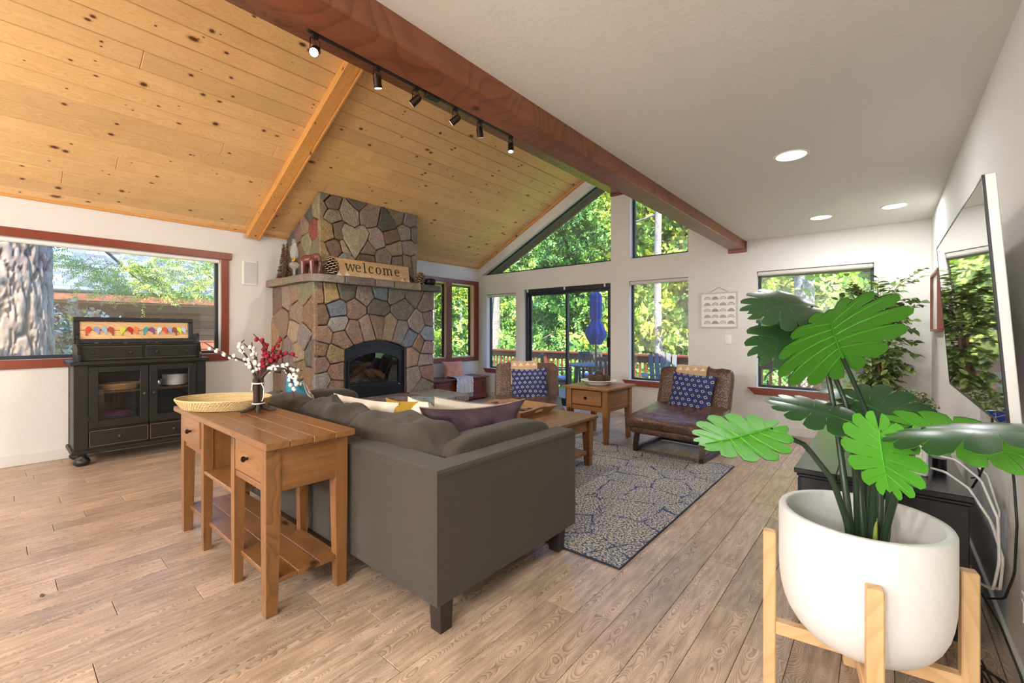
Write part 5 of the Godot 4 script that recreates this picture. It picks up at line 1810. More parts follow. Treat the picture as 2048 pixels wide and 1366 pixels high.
# ---------------------------------------------------------------- things on the mantel
func build_mantel_things():
	rng.seed = 707
	var y := 1.948
	# bristle trees
	for q in [[-6.0, -2.435, 0.47, 0.085, "taller brown twig tree at the wall end of the mantel"], [-5.865, -2.425, 0.46, 0.08, "brown twig tree beside the glass oil lamp"]]:
		var o := thing("twig_tree", q[4], "decorative tree", Vector3(q[0], y, q[1]), 0.0, "twig trees on the mantel")
		part("trunk", MB.new().tube([Vector3.ZERO, Vector3(0, q[2] * 0.95, 0)], [0.012, 0.003], 6), M.cone_dark, o)
		var m := MB.new()
		var h: float = q[2]
		for i in 620:
			var t := pow(rng.randf(), 1.3)
			var a := rng.randf() * TAU
			var r: float = q[3] * (1.0 - t) * rng.randf_range(0.85, 1.05) + 0.006
			var d := Vector3(cos(a), 0, sin(a))
			var p := Vector3(0, 0.015 + t * h * 0.97, 0)
			m.col = hexc(["6e5038", "8a6a4a", "543a28", "77583c"][i % 4]).srgb_to_linear()
			m.bar(p + d * r * 0.3, p + d * r + Vector3(0, -0.012, 0) + d.cross(Vector3.UP) * 0.03 * rng.randf_range(-1, 1), 0.0035, 0.0035)
		part("twigs", m, M.vertex, o).set_meta("kind", "stuff")
	# oil lamp
	var l := thing("oil_lamp", "clear glass oil lamp with tall chimney on the mantel", "oil lamp", Vector3(-5.70, y, -2.44))
	part("font", MB.new().lathe([Vector2(0.0001, 0.0), Vector2(0.05, 0.0), Vector2(0.055, 0.008), Vector2(0.02, 0.03), Vector2(0.014, 0.08), Vector2(0.02, 0.115), Vector2(0.055, 0.14), Vector2(0.062, 0.165), Vector2(0.052, 0.19), Vector2(0.022, 0.205)], 24), M.lampglass, l)
	part("burner", MB.new().lathe([Vector2(0.022, 0.2), Vector2(0.03, 0.205), Vector2(0.034, 0.225), Vector2(0.022, 0.24), Vector2(0.03, 0.25), Vector2(0.0001, 0.255)], 20), M.brass, l)
	part("chimney_glass", MB.new().lathe([Vector2(0.03, 0.245), Vector2(0.045, 0.28), Vector2(0.05, 0.32), Vector2(0.04, 0.38), Vector2(0.022, 0.44), Vector2(0.02, 0.48), Vector2(0.025, 0.488)], 24), M.lampglass, l)
	# carved elephant: one continuous body
	build_elephant(Vector3(-5.235, y, -2.42))
	pine_cone(Vector3(-5.12, y + 0.118, -2.64), Vector3(0, 20, 4), 0.082, 0.235, "tall brown pine cone standing beside the welcome sign", "", "b79a78")
	pine_cone(Vector3(-5.10, y + 0.09, -3.96), Vector3(0, 70, -3), 0.075, 0.18, "smaller pine cone at the window end of the mantel", "", "b79a78")
	var d := thing("dark_bowl", "dark metal bowl at the end of the mantel", "bowl", Vector3(-5.10, y, -4.13))
	part("bowl", MB.new().lathe([Vector2(0.0001, 0.0), Vector2(0.06, 0.0), Vector2(0.082, 0.02), Vector2(0.088, 0.06), Vector2(0.078, 0.09), Vector2(0.07, 0.09), Vector2(0.078, 0.06), Vector2(0.06, 0.015), Vector2(0.0001, 0.012)], 24), M.iron, d)
	part("filling", MB.new().ball(Vector3(0, 0.075, 0), Vector3(0.07, 0.03, 0.07), 14, 8), M.cone_dark, d)
	# welcome sign
	var s := thing("welcome_sign", "wooden plank sign reading welcome to the mountains", "sign", Vector3(-5.205, y, -3.29))
	s.rotation = Vector3(0, PI * 0.5, 0)
	s.rotate_object_local(Vector3.RIGHT, deg_to_rad(-9))
	part("plank", board(Vector3(-0.56, 0, -0.012), Vector3(0.56, 0.252, 0.008), 0.003, 0.4, 1.0), M.palewood, s)
	var ink := mat(hexc("2e2620"), 0.8)
	var chalk := mat(hexc("efe6d6"), 0.8)
	var word := "welcome"
	var serif := SystemFont.new()
	serif.font_names = PackedStringArray(["Droid Serif"])
	for i in word.length():
		var tm := TextMesh.new()
		tm.text = word[i]
		tm.font = serif
		tm.font_size = 48
		tm.pixel_size = 0.0037
		tm.depth = 0.0015
		var o := inst("letter", tm, ink, s)
		o.position = Vector3([-0.36, -0.245, -0.15, -0.06, 0.055, 0.20, 0.35][i], 0.155, 0.0088)
	var t2 := TextMesh.new()
	t2.text = "to the mountains"
	t2.font = serif
	t2.font_size = 32
	t2.pixel_size = 0.0019
	t2.depth = 0.0012
	inst("small_lettering", t2, chalk, s).position = Vector3(0.02, 0.055, 0.0088)
	for q in [[-0.55, 0.0], [-0.44, 0.01], [0.40, 0.0], [0.49, 0.01]]:
		var m := MB.new()
		var x: float = q[0]
		m.prism(PackedVector2Array([Vector2(x - 0.0, 0.004), Vector2(x + 0.06, 0.004), Vector2(x + 0.07, 0.035), Vector2(x + 0.045, 0.06), Vector2(x + 0.035, 0.085 + q[1]), Vector2(x + 0.02, 0.06), Vector2(x + 0.008, 0.05)]), Vector3.ZERO, Vector3.RIGHT, Vector3.UP, 0.0078, 0.0092)
		part("painted_peak", m, chalk, s)

# smooth union of tapered capsules meshed as surface nets
func blob(bones: Array, cell: float, k: float) -> MB:
	var lo := Vector3.ONE * 1e9
	var hi := -lo
	for b in bones:
		for e in [0, 2]:
			lo = lo.min(b[e] - Vector3.ONE * (b[e + 1] + cell * 3))
			hi = hi.max(b[e] + Vector3.ONE * (b[e + 1] + cell * 3))
	var n := Vector3i(((hi - lo) / cell).ceil())
	var f := func(p: Vector3) -> float:
		var d := 1.0
		for b in bones:
			var a: Vector3 = b[0]
			var ab: Vector3 = b[2] - a
			var t := clampf((p - a).dot(ab) / max(1e-9, ab.length_squared()), 0, 1)
			var q := p.distance_to(a + ab * t) - lerpf(b[1], b[3], t)
			var h := clampf(0.5 + 0.5 * (d - q) / k, 0, 1)
			d = lerpf(d, q, h) - k * h * (1.0 - h)
		return d
	var val := PackedFloat32Array()
	val.resize((n.x + 1) * (n.y + 1) * (n.z + 1))
	var sx := 1
	var sy := n.x + 1
	var sz := (n.x + 1) * (n.y + 1)
	for z in n.z + 1:
		for y in n.y + 1:
			for x in n.x + 1:
				val[x + y * sy + z * sz] = f.call(lo + Vector3(x, y, z) * cell)
	var m := MB.new()
	var idx := {}
	for z in n.z:
		for y in n.y:
			for x in n.x:
				var b := x + y * sy + z * sz
				var c := Vector3.ZERO
				var cnt := 0
				for e in [[0, 0, 0, 1, 0, 0], [0, 1, 0, 1, 1, 0], [0, 0, 1, 1, 0, 1], [0, 1, 1, 1, 1, 1], [0, 0, 0, 0, 1, 0], [1, 0, 0, 1, 1, 0], [0, 0, 1, 0, 1, 1], [1, 0, 1, 1, 1, 1], [0, 0, 0, 0, 0, 1], [1, 0, 0, 1, 0, 1], [0, 1, 0, 0, 1, 1], [1, 1, 0, 1, 1, 1]]:
					var v0 := val[b + e[0] + e[1] * sy + e[2] * sz]
					var v1 := val[b + e[3] + e[4] * sy + e[5] * sz]
					if (v0 < 0) != (v1 < 0):
						c += Vector3(e[0], e[1], e[2]).lerp(Vector3(e[3], e[4], e[5]), v0 / (v0 - v1))
						cnt += 1
				if cnt > 0:
					var p := lo + (Vector3(x, y, z) + c / cnt) * cell
					var g := Vector3(f.call(p + Vector3(cell, 0, 0)) - f.call(p - Vector3(cell, 0, 0)), f.call(p + Vector3(0, cell, 0)) - f.call(p - Vector3(0, cell, 0)), f.call(p + Vector3(0, 0, cell)) - f.call(p - Vector3(0, 0, cell)))
					idx[b] = m.v.size()
					m.put(p, g.normalized(), Vector2.ZERO)
	for z in range(1, n.z):
		for y in range(1, n.y):
			for x in range(1, n.x):
				var b := x + y * sy + z * sz
				for ax in 3:
					var st: int = [sx, sy, sz][ax]
					if (val[b] < 0) == (val[b + st] < 0): continue
					var u: int = [sy, sz, sx][ax]
					var w: int = [sz, sx, sy][ax]
					var q := [b, b - u, b - u - w, b - w]
					var ok := true
					for e in q: if not idx.has(e): ok = false
					if not ok: continue
					var a: int = idx[q[0]]
					var c: int = idx[q[1]]
					var d: int = idx[q[2]]
					var e2: int = idx[q[3]]
					if val[b] < 0: m.ix.append_array([a, d, c, a, e2, d])
					else: m.ix.append_array([a, c, d, a, d, e2])
	return m

func build_elephant(at: Vector3):
	var o := thing("carved_elephant", "polished reddish carved elephant figure on the mantel corner", "figurine", at, deg_to_rad(35))
	var b := [[Vector3(-0.045, 0.175, 0), 0.058, Vector3(0.04, 0.185, 0), 0.055], [Vector3(0.04, 0.19, 0), 0.05, Vector3(0.09, 0.215, 0), 0.042]]
	for x in [-0.06, 0.05]:
		for z in [-0.035, 0.035]:
			b.append([Vector3(x, 0.15, z), 0.034, Vector3(x * 1.05, 0.008, z), 0.021])
	b.append([Vector3(0.115, 0.20, 0), 0.026, Vector3(0.138, 0.13, 0), 0.015])
	b.append([Vector3(0.138, 0.13, 0), 0.015, Vector3(0.128, 0.04, 0), 0.009])
	for z in [-1.0, 1.0]:
		b.append([Vector3(0.07, 0.225, z * 0.04), 0.016, Vector3(0.055, 0.165, z * 0.06), 0.008])
		b.append([Vector3(0.125, 0.17, z * 0.02), 0.007, Vector3(0.165, 0.14, z * 0.028), 0.003])
	b.append([Vector3(-0.1, 0.19, 0), 0.008, Vector3(-0.112, 0.10, 0), 0.005])
	part("body", blob(b, 0.0065, 0.012), mat(hexc("6b3a34"), 0.22), o)

# ---------------------------------------------------------------- television wall
func build_media():
	rng.seed = 808
	# television, tilted down on its bracket
	var t := thing("television", "large wall-mounted television with pale bezel tilted over the console", "television")
	var top := Vector3(0.212, 1.715, 0)
	var bot := Vector3(0.262, 0.990, 0)
	var za := -3.267
	var zb := -1.825
	var n := Vector3(top.y - bot.y, 0, 0).normalized()
	var up := (top - bot).normalized()
	var back := up.cross(Vector3(0, 0, 1)).normalized()
	if back.x < 0: back = -back
	var hgt := top.distance_to(bot)
	var fr := Transform3D(Basis(back, up, back.cross(up)), bot)
	var silver := mat(hexc("d8d6d2"), 0.35, 0.2)
	var zf := fr.basis.z.z
	var z0: float = za * zf
	var z1: float = zb * zf
	var lo_z: float = min(z0, z1)
	var hi_z: float = max(z0, z1)
	var m := MB.new()
	m.xf = fr
	m.box(Vector3(0.004, 0.0, lo_z), Vector3(0.028, hgt, hi_z), 0.002)
	part("back_case", m, silver, t)
	m = MB.new()
	m.xf = fr
	m.box(Vector3(0.0, 0.008, lo_z + 0.008), Vector3(0.006, hgt - 0.008, hi_z - 0.008), 0.001)
	var scr := mat(hexc("2a2622"), 0.03)
	scr.metallic_specular = 1.0
	scr.clearcoat_enabled = true
	scr.clearcoat = 1.0
	scr.clearcoat_roughness = 0.02
	part("screen", m, scr, t)
	for q in [[0.0, 0.008, lo_z, hi_z], [hgt - 0.008, hgt, lo_z, hi_z], [0.008, hgt - 0.008, lo_z, lo_z + 0.008], [0.008, hgt - 0.008, hi_z - 0.008, hi_z]]:
		m = MB.new()
		m.xf = fr
		m.box(Vector3(-0.001, q[0], q[2]), Vector3(0.006, q[1], q[3]), 0.0008)
		part("bezel", m, M.black, t)
	part("wall_bracket", bx(Vector3(0.262, 1.30, -2.95), Vector3(XR, 1.42, -2.70), 0.004), M.black, t)
	# framed picture past the television
	var p := thing("framed_picture", "reddish wood framed picture on the television wall", "picture", Vector3(XR, 1.535, -5.42))
	for q in [[-0.37, 0.37, -0.265, -0.245], [-0.37, 0.37, 0.245, 0.265], [-0.37, -0.35, -0.245, 0.245], [0.35, 0.37, -0.245, 0.245]]:
		part("frame", bx(Vector3(-0.04, q[2], q[0]), Vector3(0, q[3], q[1]), 0.002), M.redtrim, p)
	part("print", bx(Vector3(-0.02, -0.245, -0.35), Vector3(0, 0.245, 0.35)), mat(hexc("cfc9bf"), 0.6), p)
	# rainbow print on the gable wall
	var a := thing("rainbow_print", "white framed print of grey rainbows hung by a cord", "picture", Vector3(-1.695, 1.56, ZB))
	for q in [[-0.235, 0.235, -0.238, -0.222], [-0.235, 0.235, 0.222, 0.238], [-0.235, -0.219, -0.222, 0.222], [0.219, 0.235, -0.222, 0.222]]:
		part("frame", bx(Vector3(q[0], q[2], 0), Vector3(q[1], q[3], 0.018), 0.002), mat(hexc("c9c3b8"), 0.6), a)
	var pm := MB.new()
	pm.face([Vector3(-0.219, -0.222, 0.008), Vector3(0.219, -0.222, 0.008), Vector3(0.219, 0.222, 0.008), Vector3(-0.219, 0.222, 0.008)], Vector3.BACK, [Vector2(0, 1), Vector2(1, 1), Vector2(1, 0), Vector2(0, 0)])
	part("print", pm, tmat(rainbow_print(), 0.8), a)
	part("backing", bx(Vector3(-0.22, -0.224, 0.001), Vector3(0.22, 0.224, 0.007)), M.white, a)
	part("cord", MB.new().tube([Vector3(-0.12, 0.235, 0.008), Vector3(0, 0.305, 0.006), Vector3(0.12, 0.235, 0.008)], 0.0025, 6), mat(hexc("6b5a4c"), 0.9), a)
	var sw := thing("light_switch", "white rocker light switch below the rainbow print", "light switch", Vector3(-1.58, 1.165, ZB))
	part("plate", bx(Vector3(-0.038, -0.06, 0), Vector3(0.038, 0.06, 0.006), 0.003), M.white, sw)
	part("rocker", bx(Vector3(-0.016, -0.034, 0.005), Vector3(0.016, 0.034, 0.010), 0.002), M.white, sw)
	build_media_console()
	build_floor_bits()
	build_ficus()

func rainbow_print() -> ImageTexture:
	var w := 256
	var h := 260
	var im := Image.create(w, h, false, Image.FORMAT_RGB8)
	im.fill(hexc("eae7e2"))
	for r in 5:
		for c in 4:
			var cx := 16 + c * 58 + 26
			var cy := 18 + r * 48 + 30
			var solid := (r + c) % 2 == 1 if r % 2 == 0 else (r + c) % 2 == 1
			for y in range(cy - 27, cy):
				for x in range(cx - 27, cx + 28):
					var d := Vector2(x - cx, (y - cy)).length()
					if d < 26 and (solid or (d > 19 or (d < 14 and d > 8))):
						im.set_pixel(x, y, hexc("aaa69c") if c % 2 == 0 else hexc("a19c90"))
	im.generate_mipmaps()
	return ImageTexture.create_from_image(im)

func build_floor_bits():
	var m := MB.new()
	m.prism(PackedVector2Array([Vector2(-0.02, 0), Vector2(-0.005, 0.008), Vector2(0.012, 0.007), Vector2(0.02, 0), Vector2(0.01, -0.008), Vector2(-0.008, -0.007)]), Vector3.ZERO, Vector3.RIGHT, Vector3.FORWARD, 0.0, 0.002)
	one("paper_petal", m, mat(hexc("c8436e"), 0.7), "tiny pink petal on the floor by the television wall", "petal", "", Vector3(0.285, 0.001, -2.30))
	one("dry_leaf", m, mat(hexc("5f4a2c"), 0.8), "small dry leaf lying on the open floor planks", "leaf", "", Vector3(-3.08, 0.001, -0.14))

func build_media_console():
	var o := thing("media_console", "black painted media console under the television", "console")
	var dk := mat(hexc("1b1d22"), 0.25)
	var x0 := -0.335
	var x1 := 0.27
	var za := -3.90
	var zb := -2.50
	part("case", bx(Vector3(x0 + 0.02, 0.05, za + 0.02), Vector3(x1 - 0.01, 0.575, zb - 0.02), 0.004), dk, o)
	part("plinth", bx(Vector3(x0 + 0.04, 0.0, za + 0.04), Vector3(x1 - 0.02, 0.05, zb - 0.04)), dk, o)
	part("moulding", bx(Vector3(x0 + 0.01, 0.565, za + 0.01), Vector3(x1, 0.588, zb - 0.01), 0.008), dk, o)
	for q in [[x0, -0.17], [-0.169, 0.03], [0.031, x1]]:
		part("top_board", bx(Vector3(q[0], 0.586, za), Vector3(q[1], 0.61, zb), 0.003), dk, o)
	for k in 3:
		var a := lerpf(za + 0.05, zb - 0.05, k / 3.0) + 0.01
		var b := lerpf(za + 0.05, zb - 0.05, (k + 1) / 3.0) - 0.01
		var d := part("door", bx(Vector3(x0 + 0.008, 0.08, a), Vector3(x0 + 0.022, 0.55, b), 0.003), dk, o)
		knob(d, Vector3(x0 + 0.008, 0.34, b - 0.04), Vector3(-1, 0, 0), 0.012, M.pewter)
	# white box unit with embossed outline
	var w := thing("white_box_unit", "white box with embossed outline standing on the media console", "storage box", Vector3(0.045, 0.611, -2.84))
	part("shell", bx(Vector3(-0.105, 0, -0.12), Vector3(0.105, 0.172, 0.12), 0.006), M.white, w)
	for q in [[-0.06, 0.085, 0.125, 0.129], [-0.06, 0.085, 0.04, 0.044], [-0.06, -0.056, 0.044, 0.125], [0.081, 0.085, 0.044, 0.125]]:
		part("embossed_line", bx(Vector3(q[0], q[2], 0.119), Vector3(q[1], q[3], 0.1225), 0.001), M.white, w)
	part("hook", MB.new().tube([Vector3(0.06, 0.12, 0.122), Vector3(0.06, 0.10, 0.126), Vector3(0.06, 0.085, 0.122)], 0.002, 6), M.chrome, w)
	part("lid_line", bx(Vector3(-0.1055, 0.150, -0.1205), Vector3(0.1055, 0.152, 0.1205)), mat(hexc("b8b5b0"), 0.6), w)
	# adaptors and cables behind it
	var cup := thing("white_adaptor", "round white plug adaptor beside the white box", "adaptor", Vector3(0.20, 0.611, -2.93))
	part("barrel", MB.new().lathe([Vector2(0.0001, 0.05), Vector2(0.03, 0.05), Vector2(0.033, 0.055), Vector2(0.033, 0.105), Vector2(0.03, 0.11), Vector2(0.0001, 0.11)], 20), M.white, cup)
	part("stem", MB.new().lathe([Vector2(0.026, 0.0), Vector2(0.026, 0.05)], 16), M.black, cup)
	part("plug_block", bx(Vector3(-0.045, 0.112, -0.03), Vector3(0.03, 0.145, 0.03), 0.005), mat(hexc("4a3c34"), 0.5), cup)
	var wht := mat(hexc("dedbd6"), 0.5)
	var blk := mat(hexc("1a1918"), 0.5)
	var runs := [
		["white_cable", wht, 0.005, "white cable arching from the box down behind the console", [[0.17, 0.70, -2.80], [0.24, 0.70, -2.74], [0.30, 0.66, -2.60], [0.325, 0.56, -2.44], [0.32, 0.42, -2.38], [0.31, 0.30, -2.42], [0.28, 0.25, -2.62]]],
		["white_cable", wht, 0.005, "thicker white cable lying across the console corner", [[0.16, 0.65, -2.74], [0.20, 0.655, -2.68], [0.26, 0.63, -2.56], [0.31, 0.54, -2.46], [0.335, 0.42, -2.42], [0.33, 0.30, -2.44], [0.29, 0.22, -2.66]]],
		["white_cable", wht, 0.004, "thin white cable looping highest behind the box", [[0.18, 0.74, -2.92], [0.26, 0.73, -2.84], [0.33, 0.66, -2.70], [0.345, 0.55, -2.56], [0.33, 0.46, -2.52]]],
		["black_cable", blk, 0.004, "black cable hanging from the television down to the floor", [[0.335, 1.02, -2.40], [0.335, 0.90, -2.36], [0.345, 0.75, -2.31], [0.348, 0.60, -2.28], [0.345, 0.42, -2.30], [0.33, 0.30, -2.36], [0.30, 0.24, -2.47]]],
		["black_cable", blk, 0.004, "black cable slanting from the television to the console", [[0.335, 1.02, -2.62], [0.33, 0.90, -2.60], [0.325, 0.78, -2.60], [0.30, 0.66, -2.66], [0.285, 0.60, -2.70]]],
		["black_cable", blk, 0.0035, "black cable curling from the plug block", [[0.20, 0.74, -2.95], [0.26, 0.75, -2.90], [0.31, 0.70, -2.84], [0.32, 0.63, -2.80], [0.29, 0.622, -2.78]]],
		["black_cable", blk, 0.0035, "black cable looping low along the baseboard", [[0.29, 0.24, -2.50], [0.32, 0.20, -2.36], [0.345, 0.12, -2.18], [0.34, 0.05, -2.10], [0.30, 0.03, -2.16], [0.27, 0.06, -2.34]]],
		["black_cable", blk, 0.004, "black cable coil lying on the floor by the wall", [[0.26, 0.01, -2.42], [0.31, 0.015, -2.34], [0.335, 0.02, -2.24], [0.30, 0.02, -2.18], [0.26, 0.02, -2.24], [0.27, 0.03, -2.34], [0.32, 0.035, -2.30], [0.33, 0.04, -2.22], [0.28, 0.045, -2.2], [0.26, 0.05, -2.3]]]]
	for r in runs:
		var cv := Curve3D.new()
		var k: int = r[4].size()
		for i in k:
			var p := Vector3(r[4][i][0], r[4][i][1], r[4][i][2])
			var a = r[4][max(i - 1, 0)]
			var b = r[4][min(i + 1, k - 1)]
			var tan := (Vector3(b[0], b[1], b[2]) - Vector3(a[0], a[1], a[2])) * 0.17
			cv.add_point(p, -tan, tan)
		var path := []
		for i in 33: path.append(cv.sample_baked(cv.get_baked_length() * i / 32.0))
		one(r[0], MB.new().tube(path, r[2], 6), r[1], r[3], "cable", "cables behind the console")
	var ol := thing("wall_outlet", "white wall outlet low behind the console", "outlet", Vector3(XR, 0.30, -2.30))
	part("plate", bx(Vector3(-0.006, -0.058, -0.036), Vector3(0, 0.058, 0.036), 0.003), M.white, ol)
	part("sockets", bx(Vector3(-0.009, -0.035, -0.016), Vector3(-0.005, 0.035, 0.016), 0.001), M.base, ol)
	# blue tiled planter with a small bushy plant
	var c := Vector3(0.13, 0.611, -3.70)
	var pt := thing("tiled_planter", "small bushy plant in a blue tiled planter on the console", "plant", c)
	part("body", MB.new().lathe([Vector2(0.0001, 0.0), Vector2(0.078, 0.0), Vector2(0.104, 0.188), Vector2(0.104, 0.19), Vector2(0.09, 0.19), Vector2(0.085, 0.165), Vector2(0.0001, 0.165)], 6), M.white, pt)
	var blue := mat(hexc("1d3fa0"), 0.18)
	for s in 6:
		for row in 5:
			for col in 2:
				var y0 := 0.006 + row * 0.037
				var y1 := y0 + 0.033
				var f := func(y: float, k: float) -> Vector3:
					var r := lerpf(0.0785, 0.1045, y / 0.188)
					var a0 := TAU * s / 6.0
					var a1 := TAU * (s + 1) / 6.0
					return Vector3(cos(a0), 0, sin(a0)).lerp(Vector3(cos(a1), 0, sin(a1)), k) * r + Vector3(0, y, 0)
				var split := 0.62 if row % 2 == 0 else 0.36
				var k0 := 0.02 if col == 0 else split + 0.02
				var k1 := split - 0.02 if col == 0 else 0.98
				var a := TAU * (s + 0.5) / 6.0
				var nn := Vector3(cos(a), -0.12, sin(a)).normalized()
				var tm := MB.new()
				var q := [f.call(y0, k0), f.call(y0, k1), f.call(y1, k1), f.call(y1, k0)]
				var e := []
				for v in q: e.append(v + nn * 0.003)
				tm.face(e, nn)
				for i in 4:
					var j := (i + 1) % 4
					tm.face([q[i], q[j], e[j], e[i]], ((e[i] + e[j]) - (e[0] + e[2])).normalized())
				part("tile", tm, blue, pt)
	part("soil", MB.new().lathe([Vector2(0.086, 0.170), Vector2(0.0001, 0.172)], 12), M.cone_dark, pt)
	var lm := MB.new()
	for i in 900:
		var d := Vector3(rng.randfn(), absf(rng.randfn()) * 0.9, rng.randfn()).normalized()
		var p := Vector3(0, 0.17, 0) + d * Vector3(0.125, 0.13, 0.12) * pow(rng.randf(), 0.45)
		lm.col = hexc(["5a6b38", "77864a", "48562e", "8a9458"][i % 4]).srgb_to_linear()
		var s := Vector3(rng.randfn(), rng.randfn(), rng.randfn()).normalized()
		var wd := s.cross(d + Vector3(0.01, 0.02, 0.03)).normalized() * 0.006
		lm.face([p, p + s * 0.008 + wd, p + s * 0.018, p + s * 0.008 - wd], s.cross(wd).normalized())
	for i in 40:
		var d := Vector3(rng.randfn() * 0.6, 1.0, rng.randfn() * 0.6).normalized()
		lm.col = hexc("5d5a3a").srgb_to_linear()
		lm.tube([Vector3(0, 0.17, 0), Vector3(0, 0.17, 0) + d * rng.randf_range(0.06, 0.12)], 0.0012, 4, false)
	part("foliage", lm, M.leafy, pt).set_meta("kind", "stuff")

# ---------------------------------------------------------------- weeping fig in the corner
func fig_leaf(c0: Color, c1: Color) -> ArrayMesh:
	var m := MB.new()
	for s in [-1.0, 1.0]:
		var P := [Vector3(0, 0, 0), Vector3(s * 0.17, 0.16, 0.05), Vector3(s * 0.27, 0.42, 0.10), Vector3(s * 0.2, 0.7, 0.06), Vector3(0, 1.0, -0.08), Vector3(0, 0.7, 0.0), Vector3(0, 0.42, 0.02), Vector3(0, 0.16, 0.0)]
		for q in [[0, 1, 7], [1, 2, 6, 7], [2, 3, 5, 6], [3, 4, 5]]:
			var pts := []
			for i in q: pts.append(P[i])
			m.col = (c1 if q.size() == 3 else c0).srgb_to_linear()
			var nn: Vector3 = (pts[1] - pts[0]).cross(pts[2] - pts[0]).normalized()
			if nn.z < 0: nn = -nn
			m.face(pts, nn)
	return m.mesh()

func build_ficus():
	var o := thing("weeping_fig", "leafy weeping fig tree in the corner before the gable window", "plant", Vector3(-0.05, 0, -5.78))
	part("pot", MB.new().lathe([Vector2(0.0001, 0.0), Vector2(0.12, 0.0), Vector2(0.15, 0.26), Vector2(0.155, 0.28), Vector2(0.14, 0.28), Vector2(0.135, 0.24), Vector2(0.0001, 0.24)], 24), mat(hexc("7a4a34"), 0.7), o)
	var bark := mat(hexc("6b5340"), 0.9)
	for k in 3:
		var path := []
		for i in 11:
			var t := i / 10.0
			path.append(Vector3(cos(t * 5.0 + k * 2.1) * 0.03, 0.22 + t * 0.95, sin(t * 5.0 + k * 2.1) * 0.03))
		part("trunk", MB.new().tube(path, 0.014, 7), bark, o)
	var kinds := [fig_leaf(hexc("66803e"), hexc("84984e")), fig_leaf(hexc("526e36"), hexc("6d8644")), fig_leaf(hexc("7c954a"), hexc("a8b46c")), fig_leaf(hexc("4a6432"), hexc("8a9a58"))]
	var count := 0
	var rest := []
	# twigs with leaves in pairs; crown high, some trailing low and to the side
	for b in 120:
		var hi := rng.randf() < 0.82
		var a := rng.randf() * TAU
		var st := Vector3(0, rng.randf_range(1.05, 1.55) if hi else rng.randf_range(0.7, 1.05), 0)
		var out := Vector3(cos(a) * 0.36, 0, sin(a) * 0.26) * rng.randf_range(0.45, 1.0)
		if not hi: out *= 0.75
		var tip := st + out + Vector3(0, rng.randf_range(-0.12, 0.42) if hi else rng.randf_range(-0.25, 0.12), 0)
		tip.y = min(tip.y, 1.86)
		tip.x = clampf(tip.x, -0.33, 0.37)
		tip.z = max(tip.z, -0.40)
		var mid := (st + tip) * 0.5 + Vector3(0, 0.06, 0)
		part("twig", MB.new().tube([st, mid, tip], [0.004, 0.003, 0.0015], 5, false), bark, o)
		for i in 10:
			var t := 0.25 + 0.75 * i / 9.0
			var p := st.lerp(mid, t * 2.0) if t < 0.5 else mid.lerp(tip, t * 2.0 - 1.0)
			var d := (tip - st).normalized()
			var side := d.cross(Vector3.UP).normalized() * (1.0 if i % 2 == 0 else -1.0)
			var dir := (side * 0.9 + d * 0.6 + Vector3(0, -0.35, 0) + Vector3(rng.randfn(), rng.randfn(), rng.randfn()) * 0.25).normalized()
			var nn := (Vector3.UP + Vector3(rng.randfn(), 0, rng.randfn()) * 0.4).normalized()
			var x := dir.cross(nn).normalized()
			var s := rng.randf_range(0.07, 0.105)
			var tf := Transform3D(Basis(x * s, dir * s, x.cross(dir) * s), p)
			var front := p.z > -0.02 or hi
			if count < 296 and front and i % 2 == 0:
				var lf := inst("leaf", kinds[(b + i) % 4], M.leafy, o)
				lf.transform = tf
				count += 1
			else:
				rest.append([tf, (b + i) % 4])
	for k in 4:
		var mm := MultiMesh.new()
		mm.transform_format = MultiMesh.TRANSFORM_3D
		mm.mesh = kinds[k]
		var l := []
		for r in rest: if r[1] == k: l.append(r[0])
		mm.instance_count = l.size()
		for i in l.size(): mm.set_instance_transform(i, l[i])
		var mi := MultiMeshInstance3D.new()
		mi.multimesh = mm
		mi.material_override = M.leafy
		mi.name = "leaves"
		o.add_child(mi, true)
		mi.set_meta("kind", "stuff")

